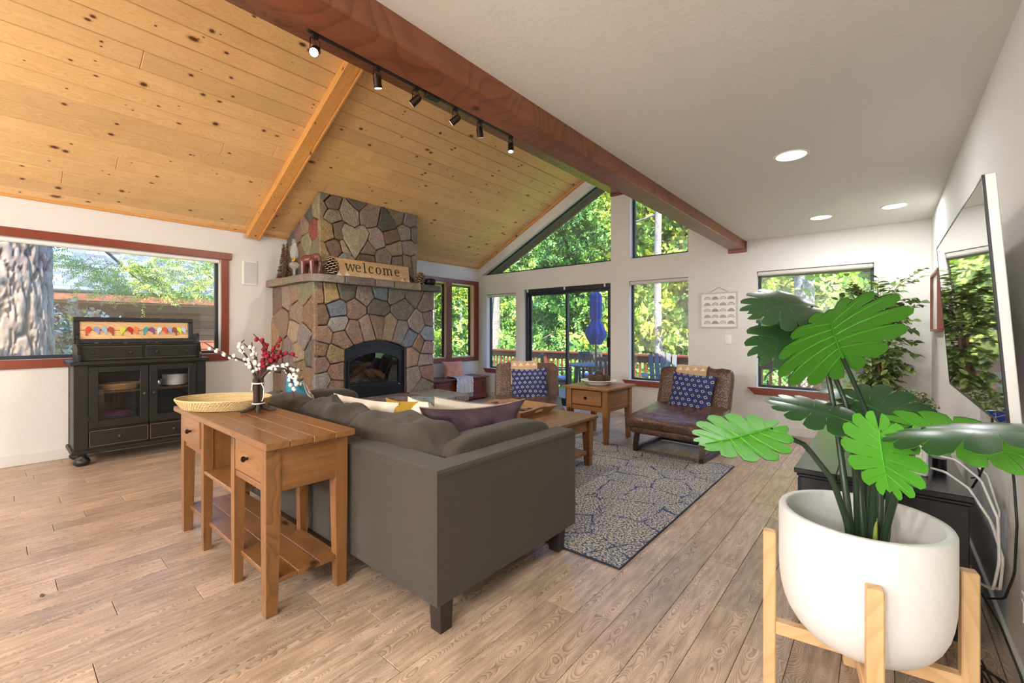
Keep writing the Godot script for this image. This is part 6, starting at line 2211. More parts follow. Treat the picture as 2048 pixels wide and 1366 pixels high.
# ---------------------------------------------------------------- monstera in the white pot
# one split leaf in its own axes: stalk end at the origin, tip along +y, upper side +z; length 1
func monstera_leaf(width: float, curl: float, bend: float, under: bool) -> MB:
	var m := MB.new()
	var off := -0.006 if under else 0.0
	var shape := func(x: float, y: float) -> Vector3:
		var r := absf(x)
		return Vector3(x, y, off + 0.10 * r - curl * r * r - bend * maxf(0.0, y) * y - 0.25 * curl * pow(minf(0.0, y), 2.0))
	var lobes := 7
	for s in [-1.0, 1.0]:
		for k in lobes:
			# each lobe leaves the midrib between t0 and t1 and ends at the margin
			var t0 := lerpf(-0.02, 0.90, float(k) / lobes)
			var t1 := lerpf(-0.02, 0.90, float(k + 1) / lobes)
			if k == 0: t0 = -0.02
			var e := (k + 0.5) / lobes
			var ang: float = lerpf(-1.05, 1.05, pow(e, 0.9))
			var reach: float = width * [0.40, 0.50, 0.54, 0.53, 0.47, 0.38, 0.27][k]
			var dirv := Vector2(cos(ang) * s, sin(ang))
			var a0: float = lerpf(-1.45, 1.25, float(k) / lobes)
			var a1: float = lerpf(-1.45, 1.25, float(k + 1) / lobes)
			var f := func(u, v):
				# u from midrib to margin, v across the lobe
				var gap := 1.0
				if u > 0.58: gap = 1.0 - 0.13 * smoothstep(0.58, 0.80, u)
				if k > 1 and k % 2 == 0 and u > 0.22 and u < 0.42: gap *= 1.0 - 0.16 * sin((u - 0.22) / 0.20 * PI)
				if u > 0.84: gap *= sqrt(maxf(0.0, 1.0 - 0.92 * pow((u - 0.84) / 0.16, 2.0)))
				var w: float = (v - 0.5) * gap + 0.5
				if k == 0 and v < 0.5: w = (v - 0.5) * maxf(gap, sqrt(maxf(0.0, 1.0 - u * u))) + 0.5
				var root := Vector2(0, lerpf(t0, t1, v))
				var aa := lerpf(a0, a1, w)
				var edge := Vector2(0, lerpf(t0, t1, w)) + Vector2(cos(aa) * s, sin(aa)) * reach
				var q := root.lerp(edge, u) + dirv.orthogonal() * 0.0
				q.y += 0.10 * u * u * reach
				return shape.call(q.x, q.y)
			var side: float = s * (-1.0 if under else 1.0)
			m.patch(f, 10, 8, side)
	# tip blade
	for s in [-1.0, 1.0]:
		var f2 := func(u, v):
			var y: float = lerpf(0.86, 1.08, v)
			var x: float = s * u * width * 0.20 * sqrt(maxf(0.0, 1.0 - v)) * (1.0 if v > 0.001 else 1.0)
			return shape.call(x, y - u * 0.04)
		m.patch(f2, 4, 6, s * (-1.0 if under else 1.0))
	return m

func build_monstera():
	rng.seed = 909
	var c := Vector3(-0.062, 0, -1.85)
	var pot := thing("white_planter", "large round white planter on a four-legged wooden stand", "planter", c)
	part("bowl", MB.new().lathe([Vector2(0.0001, 0.235), Vector2(0.06, 0.235), Vector2(0.10, 0.24), Vector2(0.135, 0.252), Vector2(0.163, 0.27), Vector2(0.185, 0.294), Vector2(0.202, 0.322), Vector2(0.215, 0.355), Vector2(0.223, 0.39), Vector2(0.228, 0.43), Vector2(0.23, 0.48), Vector2(0.23, 0.655), Vector2(0.226, 0.663), Vector2(0.22, 0.665), Vector2(0.21, 0.665), Vector2(0.205, 0.662), Vector2(0.203, 0.655), Vector2(0.198, 0.50), Vector2(0.19, 0.42), Vector2(0.16, 0.38), Vector2(0.0001, 0.37)], 56), bumpy(tri(mat(hexc("eceae6"), 0.55), Vector3.ONE * 2.0), bump_of(noise(191, 0.05, 3), 256, 256, 4.0), 0.2), pot)
	var stand: Material = M.palewood
	var turn := deg_to_rad(9)
	for k in 4:
		var d := Vector3(sin(turn + PI * 0.5 * k), 0, cos(turn + PI * 0.5 * k))
		var m := MB.new()
		m.xf = Transform3D(Basis(Vector3.UP, turn + PI * 0.5 * k), d * 0.256)
		m.grain(1, 0.33, 1.05, rng.randf() * 3.0, rng.randf() * 3.0)
		m.box(Vector3(-0.02, 0.0, -0.018), Vector3(0.02, 0.55, 0.022), 0.004)
		part("leg", m, stand, pot)
	for k in 2:
		var m := MB.new()
		m.xf = Transform3D(Basis(Vector3.UP, turn + PI * 0.5 * k), Vector3(0, 0.0 if k == 0 else 0.0, 0))
		m.grain(2, 0.33, 1.05, rng.randf() * 3.0, rng.randf() * 3.0)
		if k == 0:
			m.box(Vector3(-0.018, 0.19, -0.24), Vector3(0.018, 0.235, 0.24), 0.003)
		else:
			m.box(Vector3(-0.018, 0.19, -0.24), Vector3(0.018, 0.2345, -0.0185), 0.003)
			m.box(Vector3(-0.018, 0.19, 0.0185), Vector3(0.018, 0.2345, 0.24), 0.003)
		part("crossbar", m, stand, pot)
	var o := thing("monstera_plant", "tall split-leaf monstera growing from the white planter", "plant", Vector3(-0.05, 0.372, -1.85))
	var org := o.position
	var topm := mat(hexc("2f4f2c"), 0.28)
	var undm := mat(hexc("5aa832"), 0.45)
	undm.backlight_enabled = true
	undm.backlight = Color(0.10, 0.22, 0.04)
	var ribm := mat(hexc("58b030"), 0.4)
	var stem := mat(hexc("2c3f2c"), 0.35)
	var L := [
		[Vector3(-0.108, 1.184, -1.812), Vector3(-0.158, 1.408, -1.441), Vector3(-0.547, 0.682, -0.485), 1.12, [Vector3(-0.012, 0.615, -1.881), Vector3(-0.016, 0.819, -1.916), Vector3(-0.044, 0.985, -1.905)], 0.33, 0.5, 0.15],
		[Vector3(-0.205, 1.36, -1.926), Vector3(-0.36, 1.41, -1.558), Vector3(0.651, 0.739, 0.174), 0.95, [Vector3(-0.087, 0.631, -1.817), Vector3(-0.116, 0.861, -1.87), Vector3(-0.153, 1.092, -1.944)], 0.25, 0.6, 0.3],
		[Vector3(-0.207, 1.282, -1.95), Vector3(-0.332, 1.223, -1.581), Vector3(0.562, 0.766, 0.313), 1, [Vector3(-0.055, 0.615, -1.843), Vector3(-0.075, 0.861, -1.906), Vector3(-0.109, 1.02, -1.982)], 0.25, 0.6, 0.3],
		[Vector3(-0.269, 0.97, -1.53), Vector3(-0.39, 0.935, -1.243), Vector3(-0.328, -0.911, -0.25), 0.7, [Vector3(-0.092, 0.648, -1.786), Vector3(-0.127, 0.793, -1.73), Vector3(-0.191, 0.91, -1.649)], 0.3, 0.3, 0.08],
		[Vector3(-0.063, 0.964, -1.81), Vector3(-0.275, 1.043, -1.801), Vector3(0.337, 0.862, 0.379), 0.75, [Vector3(-0.069, 0.606, -1.858), Vector3(-0.073, 0.772, -1.855), Vector3(-0.083, 0.894, -1.82)], 0.25, 0.6, 0.15],
		[Vector3(-0.081, 1.014, -2.058), Vector3(0.054, 0.971, -1.949), Vector3(-0.355, 0.632, 0.689), 1, [Vector3(-0.045, 0.588, -1.931), Vector3(-0.04, 0.75, -2.04), Vector3(-0.044, 0.885, -2.089)], 0.22, 0.6, 0.3],
		[Vector3(-0.013, 0.981, -1.643), Vector3(-0.001, 0.851, -1.522), Vector3(-0.44, -0.633, -0.637), 1.05, [Vector3(-0.03, 0.624, -1.839), Vector3(-0.026, 0.736, -1.79), Vector3(-0.02, 0.865, -1.716)], 0.185, 0.3, 0.1],
		[Vector3(0.079, 1.011, -1.577), Vector3(0.256, 1.081, -1.426), Vector3(-0.34, 0.94, -0.037), 1.1, [Vector3(0.003, 0.633, -1.841), Vector3(0.029, 0.789, -1.758), Vector3(0.059, 0.937, -1.652)], 0.25, 0.5, 0.15],
		[Vector3(0.066, 0.978, -1.815), Vector3(0.283, 0.953, -1.764), Vector3(0.234, 0.737, -0.634), 0.8, [Vector3(0.007, 0.606, -1.923), Vector3(0.013, 0.779, -1.902), Vector3(0.031, 0.912, -1.865)], 0.29, 0.4, 0.1],
		[Vector3(-0.077, 1.017, -2.114), Vector3(-0.08, 1.092, -2.492), Vector3(0.162, 0.968, 0.191), 1, [Vector3(-0.054, 0.588, -1.923), Vector3(-0.055, 0.743, -2.054), Vector3(-0.06, 0.894, -2.129)], 0.26, 0.5, 0.3],
	]
	for q in L:
		var a: Vector3 = q[0]
		var b: Vector3 = q[1]
		var l := a.distance_to(b)
		var y := (b - a) / l
		var x := y.cross(q[2]).normalized()
		var z := x.cross(y).normalized()
		var s: float = q[5]
		var tf := Transform3D(Basis(x * s, y * s, z * s), a - org)
		var lf := part("leaf", monstera_leaf(q[3], q[6], q[7], false), topm, o)
		lf.transform = tf
		part("under_face", monstera_leaf(q[3], q[6], q[7], true), undm, lf)
		var rib := MB.new()
		var path := []
		var rr := []
		for i in 9:
			var t := i / 8.0
			path.append(Vector3(0, t * 0.97, -0.010 - q[7] * t * t * 0.94))
			rr.append(lerpf(0.016, 0.004, t))
		rib.tube(path, rr, 6)
		for sd in [-1.0, 1.0]:
			for k in 6:
				var t0 := lerpf(0.02, 0.72, k / 5.0)
				var ang: float = lerpf(-0.9, 0.95, k / 6.0)
				var reach: float = q[3] * [0.32, 0.40, 0.43, 0.42, 0.37, 0.29][k]
				var vp := []
				for i in 5:
					var u := i / 4.0
					var xx: float = sd * cos(ang) * reach * u
					var yy: float = t0 + 0.03 + sin(ang) * reach * u + 0.1 * u * u * reach
					var r2 := absf(xx)
					vp.append(Vector3(xx, yy, -0.008 + 0.10 * r2 - q[6] * r2 * r2 - q[7] * maxf(0.0, yy) * yy))
				rib.tube(vp, [0.007, 0.006, 0.005, 0.004, 0.002], 5, false)
		part("ribs", rib, ribm, lf)
		var pts: Array = [Vector3(lerpf(-0.05, q[4][0].x, 0.4), 0.375, lerpf(-1.85, q[4][0].z, 0.4))]
		pts.append_array(q[4])
		pts.append(a)
		var cv := Curve3D.new()
		for i in pts.size():
			var tan: Vector3 = (pts[min(i + 1, pts.size() - 1)] - pts[max(i - 1, 0)]) * 0.17
			cv.add_point(pts[i] - org, -tan, tan)
		path = []
		rr = []
		for i in 21:
			path.append(cv.sample_baked(cv.get_baked_length() * i / 20.0))
			rr.append(lerpf(0.0125, 0.0065, i / 20.0))
		part("stalk", MB.new().tube(path, rr, 9), stem, o)
	# young yellow-green sheaths between the stalks
	for q in [[-0.02, -1.82], [-0.075, -1.86]]:
		part("sheath", MB.new().tube([Vector3(q[0] + 0.05, 0.0, q[1] + 1.85) * 0.5, Vector3(q[0] + 0.05, 0.16, q[1] + 1.85) * Vector3(0.8, 1, 0.8), Vector3(q[0] + 0.05, 0.30, q[1] + 1.85)], [0.013, 0.011, 0.003], 8), mat(hexc("9aa84a"), 0.5), o)

# ---------------------------------------------------------------- outside
func spray_mesh(n: int, leaf: float, narrow: float, seed_: int) -> ArrayMesh:
	var r := RandomNumberGenerator.new()
	r.seed = seed_
	var m := MB.new()
	for i in n:
		var t := (i + 0.5) / n
		var p := Vector3(0, t - 0.1, 0.06 * sin(t * 7.0))
		var s := 1.0 if i % 2 == 0 else -1.0
		var d := Vector3(s * r.randf_range(0.5, 1.0), r.randf_range(0.2, 0.8), r.randfn() * 0.35).normalized()
		var nn := Vector3(r.randfn() * 0.5, r.randfn() * 0.3, 1.0).normalized()
		var w := d.cross(nn).normalized() * leaf * narrow
		var l := leaf * r.randf_range(0.8, 1.4)
		m.face([p, p + d * l * 0.45 + w, p + d * l, p + d * l * 0.45 - w], nn)
	return m.mesh()

func multi(called: String, mesh: Mesh, mt: Material, tfs: Array, cols: Array, parent: Node):
	var mm := MultiMesh.new()
	mm.transform_format = MultiMesh.TRANSFORM_3D
	mm.use_colors = true
	mm.mesh = mesh
	mm.instance_count = tfs.size()
	for i in tfs.size():
		mm.set_instance_transform(i, tfs[i])
		mm.set_instance_color(i, cols[i])
	var mi := MultiMeshInstance3D.new()
	mi.multimesh = mm
	mi.material_override = mt
	mi.name = called
	parent.add_child(mi, true)
	mi.set_meta("kind", "stuff")
	return mi

func rand_basis(up: Vector3, spread: float, s: float) -> Basis:
	var y := (up + Vector3(rng.randfn(), rng.randfn(), rng.randfn()) * spread).normalized()
	var x := y.cross(Vector3(rng.randfn(), rng.randfn(), rng.randfn())).normalized()
	return Basis(x * s, y * s, x.cross(y) * s)

# tree: trunk with boughs, each bough a cloud of leaf sprays
func tree(called: String, label: String, at: Vector3, h: float, r: float, low: float, boughs: int, per: int, pal: Array, tr: float, bark: Material, spray: Mesh, size: float, group := "trees beyond the deck"):
	var o := thing(called, label, "tree", at, 0.0, group)
	var path := []
	var rad := []
	var lean := Vector3(rng.randf_range(-0.3, 0.3), 0, rng.randf_range(-0.3, 0.3))
	for i in 9:
		var t := i / 8.0
		path.append(Vector3(0, t * h * 0.95, 0) + lean * t + Vector3(sin(t * 5.0 + at.x) * 0.06, 0, cos(t * 4.0) * 0.06))
		rad.append(tr * lerpf(1.15, 0.3, t))
	part("trunk", MB.new().tube(path, rad, 12), bark, o)
	var tfs := []
	var cols := []
	var br := MB.new()
	for b in boughs:
		var t := pow((b + rng.randf()) / boughs, 0.85)
		var y := lerpf(low, h, t)
		var a := b * 2.4 + rng.randf_range(-0.4, 0.4)
		var rr := r * (1.0 - 0.72 * pow(t, 1.3)) * rng.randf_range(0.65, 1.1)
		var c := Vector3(cos(a) * rr * 0.7, y - rr * 0.12, sin(a) * rr * 0.7) + lean * t
		br.tube([Vector3(0, y, 0) + lean * t, c + Vector3(0, 0.1, 0), c + Vector3(cos(a), -0.1, sin(a)) * rr * 0.35], [0.045, 0.028, 0.01], 5, false)
		var base: Color = hexc(pal[rng.randi() % pal.size()])
		for k in per:
			var p := c + Vector3(rng.randfn() * rr * 0.34, rng.randfn() * 0.20 * (0.6 + rr * 0.4), rng.randfn() * rr * 0.34)
			var out := Vector3(cos(a) * 0.8, -0.15, sin(a) * 0.8)
			tfs.append(Transform3D(rand_basis(out, 0.65, size * rng.randf_range(0.7, 1.3)), p))
			var v := rng.randf_range(0.8, 1.18)
			cols.append(Color(base.r * v, base.g * v, base.b * v * 0.95).srgb_to_linear())
	part("branches", br, bark, o)
	multi("foliage", spray, M.spray, tfs, cols, o)
	return o

func build_outside():
	rng.seed = 1010
	M.spray = mat(Color.WHITE, 0.6)
	M.spray.vertex_color_use_as_albedo = true
	M.spray.backlight_enabled = true
	M.spray.backlight = Color(0.25, 0.30, 0.06)
	M.bark_pale = tri(tmat(mottled(512, 512, 301, 0.012, 0.05, hexc("b3aaa2"), hexc("8f867e"), hexc("4f4640"), 0.75, 2.0), 0.9), Vector3(1.2, 0.7, 1.2))
	M.bark_brown = tri(tmat(mottled(512, 512, 303, 0.02, 0.06, hexc("8d8076"), hexc("6a5b50"), hexc("3f352d"), 0.6, 1.8), 0.9), Vector3(1.4, 0.5, 1.4))
	build_ground()
	build_deck()
	build_forest()
	build_neighbour()

func build_ground():
	var lawn := tri(tmat(mottled(512, 512, 310, 0.02, 0.12, hexc("7fa345"), hexc("5e8434"), hexc("a5bd62"), 0.5, 1.2), 0.95), Vector3.ONE * 0.35)
	var g := struct("ground")
	part("lawn", bx(Vector3(-45, -0.95, -45), Vector3(45, -0.62, 25)), lawn, g)
	# wooded slope closing the view
	var h := struct("hill")
	var nz := noise(311, 0.12, 4)
	var f := func(a, b):
		var ang: float = lerpf(-2.9, 0.5, a)
		var r: float = lerpf(30.0, 44.0, b)
		var x := sin(ang) * r
		var z := -cos(ang) * r
		return Vector3(x - 2.0, -0.7 + 15.0 * b + 1.6 * nz.get_noise_2d(x, z * 2.0), z)
	part("slope", MB.new().patch(f, 60, 10, -1.0), tri(tmat(mottled(512, 512, 312, 0.03, 0.1, hexc("4f7030"), hexc("2f4a22"), hexc("8da04a"), 0.5, 1.6), 0.95), Vector3.ONE * 0.25), h)

func build_deck():
	var deck := struct("deck_floor")
	var grey := tmat(M.oak.albedo_texture, 0.7, hexc("b0a49c"))
	for i in 17:
		var z := -6.46 - i * 0.142
		part("deck_board", board(Vector3(-8.5, -0.13, z - 0.138), Vector3(3.0, -0.10, z), 0.003), grey, deck)
	part("joists", bx(Vector3(-8.4, -0.4, -8.8), Vector3(2.9, -0.14, -6.5)), M.oak_gap, deck)
	# railing: cap, rails, posts and balusters
	var o := thing("deck_railing", "red brown wooden deck railing beyond the sliding door", "railing")
	var R: Material = M.redwood
	part("cap", board(Vector3(-8.5, 0.76, -8.86), Vector3(-2.35, 0.80, -8.68), 0.004), R, o)
	part("top_rail", board(Vector3(-8.5, 0.62, -8.80), Vector3(-2.35, 0.76, -8.76), 0.003), R, o)
	part("bottom_rail", board(Vector3(-8.5, 0.0, -8.80), Vector3(-2.35, 0.05, -8.76), 0.003), R, o)
	for i in 4:
		part("post", board(Vector3(-8.4 + i * 1.98, -0.62, -8.83), Vector3(-8.3 + i * 1.98, 0.76, -8.73), 0.004), R, o)
	for i in 48:
		var x := -8.25 + i * 0.123
		part("baluster", bx(Vector3(x, 0.05, -8.795), Vector3(x + 0.04, 0.62, -8.765), 0.002), R, o)
	o = thing("stair_railing", "dark brown railing section beside the white cloth", "railing")
	var D := tmat(M.beam.albedo_texture, 0.6, hexc("8a6a60"))
	part("cap", board(Vector3(-2.30, 0.76, -8.86), Vector3(2.9, 0.80, -8.68), 0.004), D, o)
	part("top_rail", board(Vector3(-2.30, 0.60, -8.80), Vector3(2.9, 0.76, -8.76), 0.003), D, o)
	part("bottom_rail", board(Vector3(-2.30, 0.0, -8.80), Vector3(2.9, 0.05, -8.76), 0.003), D, o)
	for x in [-2.25, -0.9, 0.5, 1.9]:
		part("post", board(Vector3(x, -0.62, -8.83), Vector3(x + 0.1, 0.76, -8.73), 0.004), D, o)
	for i in 36:
		var x := -2.1 + i * 0.14
		part("baluster", bx(Vector3(x, 0.05, -8.795), Vector3(x + 0.04, 0.60, -8.765), 0.002), D, o)
	# dark porch post and gate seen through the window by the plant
	o = thing("porch_gate", "dark brown framed gate and post outside the plant window", "gate")
	part("post", board(Vector3(-1.60, -0.62, -7.52), Vector3(-1.46, 2.2, -7.40), 0.004), D, o)
	for q in [[-2.35, -1.60, 0.72, 0.92], [-2.35, -1.60, 0.30, 0.42], [-2.35, -2.27, 0.42, 0.72], [-1.90, -1.84, 0.42, 0.72], [-2.35, -1.60, -0.05, 0.05]]:
		part("gate_rail", board(Vector3(q[0], q[2], -7.49), Vector3(q[1], q[3], -7.44), 0.003), D, o)
	# porch eave above that window
	o = struct("porch_roof")
	part("eave", bx(Vector3(-1.9, 2.06, -7.35), Vector3(1.2, 2.18, -6.45)), mat(hexc("3d3833"), 0.8), o)
	part("light_panel", bx(Vector3(-0.93, 2.05, -7.0), Vector3(-0.80, 2.062, -6.7)), M.white, o)
	# white cloth over the rail
	var cl := MB.new()
	var nz := noise(321, 2.5, 2)
	var f := func(a, b):
		var x: float = lerpf(-2.62, -2.30, a) + (a - 0.5) * 0.16 * b
		if b < 0.15: return Vector3(x, 0.812, lerpf(-8.9, -8.66, b / 0.15))
		var t: float = (b - 0.15) / 0.85
		return Vector3(x, 0.81 - 0.60 * t, -8.655 + 0.03 * sin(a * 18.0) * t + 0.04 * nz.get_noise_2d(a * 4.0, b * 3.0))
	cl.patch(f, 24, 20, 1.0)
	one("hanging_cloth", cl, M.linen, "white cloth draped over the deck railing", "cloth")
	# round patio table, umbrella, chairs
	var tc := Vector3(-4.32, -0.10, -7.62)
	var slate := mat(hexc("3c3b3d"), 0.6)
	var t := thing("patio_table", "round dark patio table under the closed blue umbrella", "table", tc)
	part("top", MB.new().lathe([Vector2(0.0001, 0.70), Vector2(0.55, 0.70), Vector2(0.56, 0.715), Vector2(0.55, 0.73), Vector2(0.0001, 0.73)], 36), slate, t)
	for k in 4:
		var a := TAU * (k + 0.5) / 4.0
		part("leg", MB.new().bar(Vector3(cos(a) * 0.42, 0, sin(a) * 0.42), Vector3(cos(a) * 0.38, 0.70, sin(a) * 0.38), 0.055, 0.055, Vector3.RIGHT), slate, t)
	var u := thing("patio_umbrella", "closed blue patio umbrella standing through the table", "umbrella", tc + Vector3(0.0, 0.0, -0.0))
	part("pole", MB.new().tube([Vector3(0, 0.0, 0), Vector3(0, 2.2, 0)], 0.019, 10), M.black, u)
	part("stand", MB.new().lathe([Vector2(0.0001, 0.0), Vector2(0.24, 0.0), Vector2(0.23, 0.04), Vector2(0.03, 0.08), Vector2(0.03, 0.25)], 24), slate, u)
	var cm := MB.new()
	var g := func(a, b):
		var ang: float = b * TAU
		var y: float = lerpf(2.19, 1.16, a)
		var pr: float = 0.03 + 0.075 * smoothstep(0.0, 0.12, a)
		if a > 0.55: pr = lerpf(0.085, 0.185, smoothstep(0.55, 0.85, a))
		if a > 0.85: pr = lerpf(0.185, 0.10, (a - 0.85) / 0.15)
		if a > 0.5 and a < 0.6: pr *= 0.88
		return Vector3(cos(ang) * pr * (1.0 + 0.14 * sin(ang * 8.0)), y - 0.05 * absf(sin(ang * 4.0)) * smoothstep(0.7, 1.0, a), sin(ang) * pr * (1.0 + 0.14 * sin(ang * 8.0)))
	cm.patch(g, 30, 64, -1.0)
	part("canopy", cm, mat(hexc("1c3684"), 0.85), u)
	part("finial", MB.new().ball(Vector3(0, 2.22, 0), Vector3(0.03, 0.04, 0.03), 10, 8), M.black, u)
	patio_chair(Vector3(-4.95, -0.10, -7.25), 125.0, "dark slatted patio chair nearest the narrow window, blue cushion")
	patio_chair(Vector3(-4.75, -0.10, -8.25), 40.0, "dark slatted patio chair behind the table by the railing")
	patio_chair(Vector3(-3.72, -0.10, -7.12), 205.0, "dark slatted patio chair with its back to the sliding door")
	adirondack(Vector3(-3.05, -0.10, -7.85), 25.0)
	# wire lattice chair by the plant window
	var w := thing("wire_chair", "dark wire lattice garden chair outside the plant window", "chair", Vector3(-0.92, -0.10, -7.3), deg_to_rad(0))
	var wire := MB.new()
	var rim := []
	for i in 25:
		var a := PI * i / 24.0
		rim.append(Vector3(cos(a) * 0.42, 0.66 + sin(a) * 0.22, -0.06 * sin(a)))
	part("back_rim", MB.new().tube(rim, 0.012, 8), M.iron, w)
	for i in 13:
		var x := -0.40 + i * 0.066
		for s in [-1.0, 1.0]:
			var p := Vector3(x, 0.42, 0)
			var q := Vector3(x + s * 0.42, 0.88, 0)
			# clip each wire to the oval
			var pts := []
			for k in 15:
				var v := p.lerp(q, k / 14.0)
				if absf(v.x) < 0.42 and v.y < 0.66 + 0.22 * sqrt(maxf(0.0, 1.0 - pow(v.x / 0.42, 2.0))): pts.append(v)
			if pts.size() > 1: wire.tube([pts[0], pts[pts.size() - 1]], 0.004, 5, false)
	part("lattice", wire, M.iron, w)
	part("seat", bx(Vector3(-0.42, 0.38, -0.5), Vector3(0.42, 0.42, 0.02), 0.01), M.iron, w)
	for x in [-0.38, 0.38]:
		for z in [-0.46, 0.0]:
			part("leg", MB.new().tube([Vector3(x, 0, z), Vector3(x, 0.66 if z == 0.0 else 0.4, z)], 0.012, 8), M.iron, w)

func patio_chair(at: Vector3, turn: float, label: String):
	var o := thing("patio_chair", label, "chair", at, deg_to_rad(turn), "slatted patio chairs")
	var S := mat(hexc("35302f"), 0.55)
	for x in [-0.24, 0.24]:
		part("leg", bx(Vector3(x - 0.022, 0, 0.2), Vector3(x + 0.022, 0.62, 0.245), 0.003), S, o)
		part("leg", MB.new().bar(Vector3(x, 0, -0.24), Vector3(x, 0.92, -0.33), 0.044, 0.04, Vector3(0, 0, 1)), S, o)
		part("armrest", bx(Vector3(x - 0.035, 0.62, -0.29), Vector3(x + 0.035, 0.645, 0.27), 0.005), S, o)
	part("seat_frame", bx(Vector3(-0.24, 0.38, -0.25), Vector3(0.24, 0.42, 0.24), 0.004), S, o)
	part("top_rail", bx(Vector3(-0.25, 0.86, -0.345), Vector3(0.25, 0.93, -0.31), 0.006), S, o)
	part("low_rail", bx(Vector3(-0.23, 0.5, -0.30), Vector3(0.23, 0.54, -0.27), 0.004), S, o)
	for i in 5:
		var x := -0.17 + i * 0.085
		part("slat", MB.new().bar(Vector3(x, 0.52, -0.285), Vector3(x, 0.88, -0.327), 0.045, 0.014, Vector3(0, 0, 1)), S, o)
	part("cushion", soft(MB.new(), Vector3(0, 0.45, 0.0), Vector3(0.23, 0.035, 0.235), 0.5, 0.3, 0.006, 7, 6.0, 10, 20), M.bluewhite, o)

func adirondack(at: Vector3, turn: float):
	var o := thing("adirondack_chair", "blue grey adirondack chair with blue cushion on the deck", "chair", at, deg_to_rad(turn))
	var S := mat(hexc("414c55"), 0.6)
	for i in 5:
		var x := -0.2 + i * 0.1
		part("back_slat", MB.new().bar(Vector3(x * 0.85, 0.24, -0.22), Vector3(x * 1.1, 0.98 - absf(x) * 0.25, -0.48), 0.082, 0.018, Vector3(0, 0, 1)), S, o)
	for i in 5:
		part("seat_slat", bx(Vector3(-0.26, 0.30 + i * 0.022, -0.18 + i * 0.1), Vector3(0.26, 0.32 + i * 0.022, -0.095 + i * 0.1), 0.003), S, o)
	for s in [-1.0, 1.0]:
		part("armrest", bx(Vector3(s * 0.34 - 0.06, 0.56, -0.36), Vector3(s * 0.34 + 0.06, 0.58, 0.36), 0.008), S, o)
		part("front_leg", bx(Vector3(s * 0.30 - 0.015, 0, 0.24), Vector3(s * 0.30 + 0.015, 0.56, 0.33), 0.003), S, o)
		part("side_rail", MB.new().bar(Vector3(s * 0.27, 0.36, 0.3), Vector3(s * 0.27, 0.02, -0.55), 0.03, 0.09), S, o)
	part("back_brace", bx(Vector3(-0.30, 0.53, -0.36), Vector3(0.30, 0.56, -0.31), 0.003), S, o)
	part("cushion", soft(MB.new(), Vector3(0, 0.40, 0.02), Vector3(0.24, 0.04, 0.2), 0.5, 0.3, 0.01, 9, 6.0, 10, 20), M.bluewhite, o)

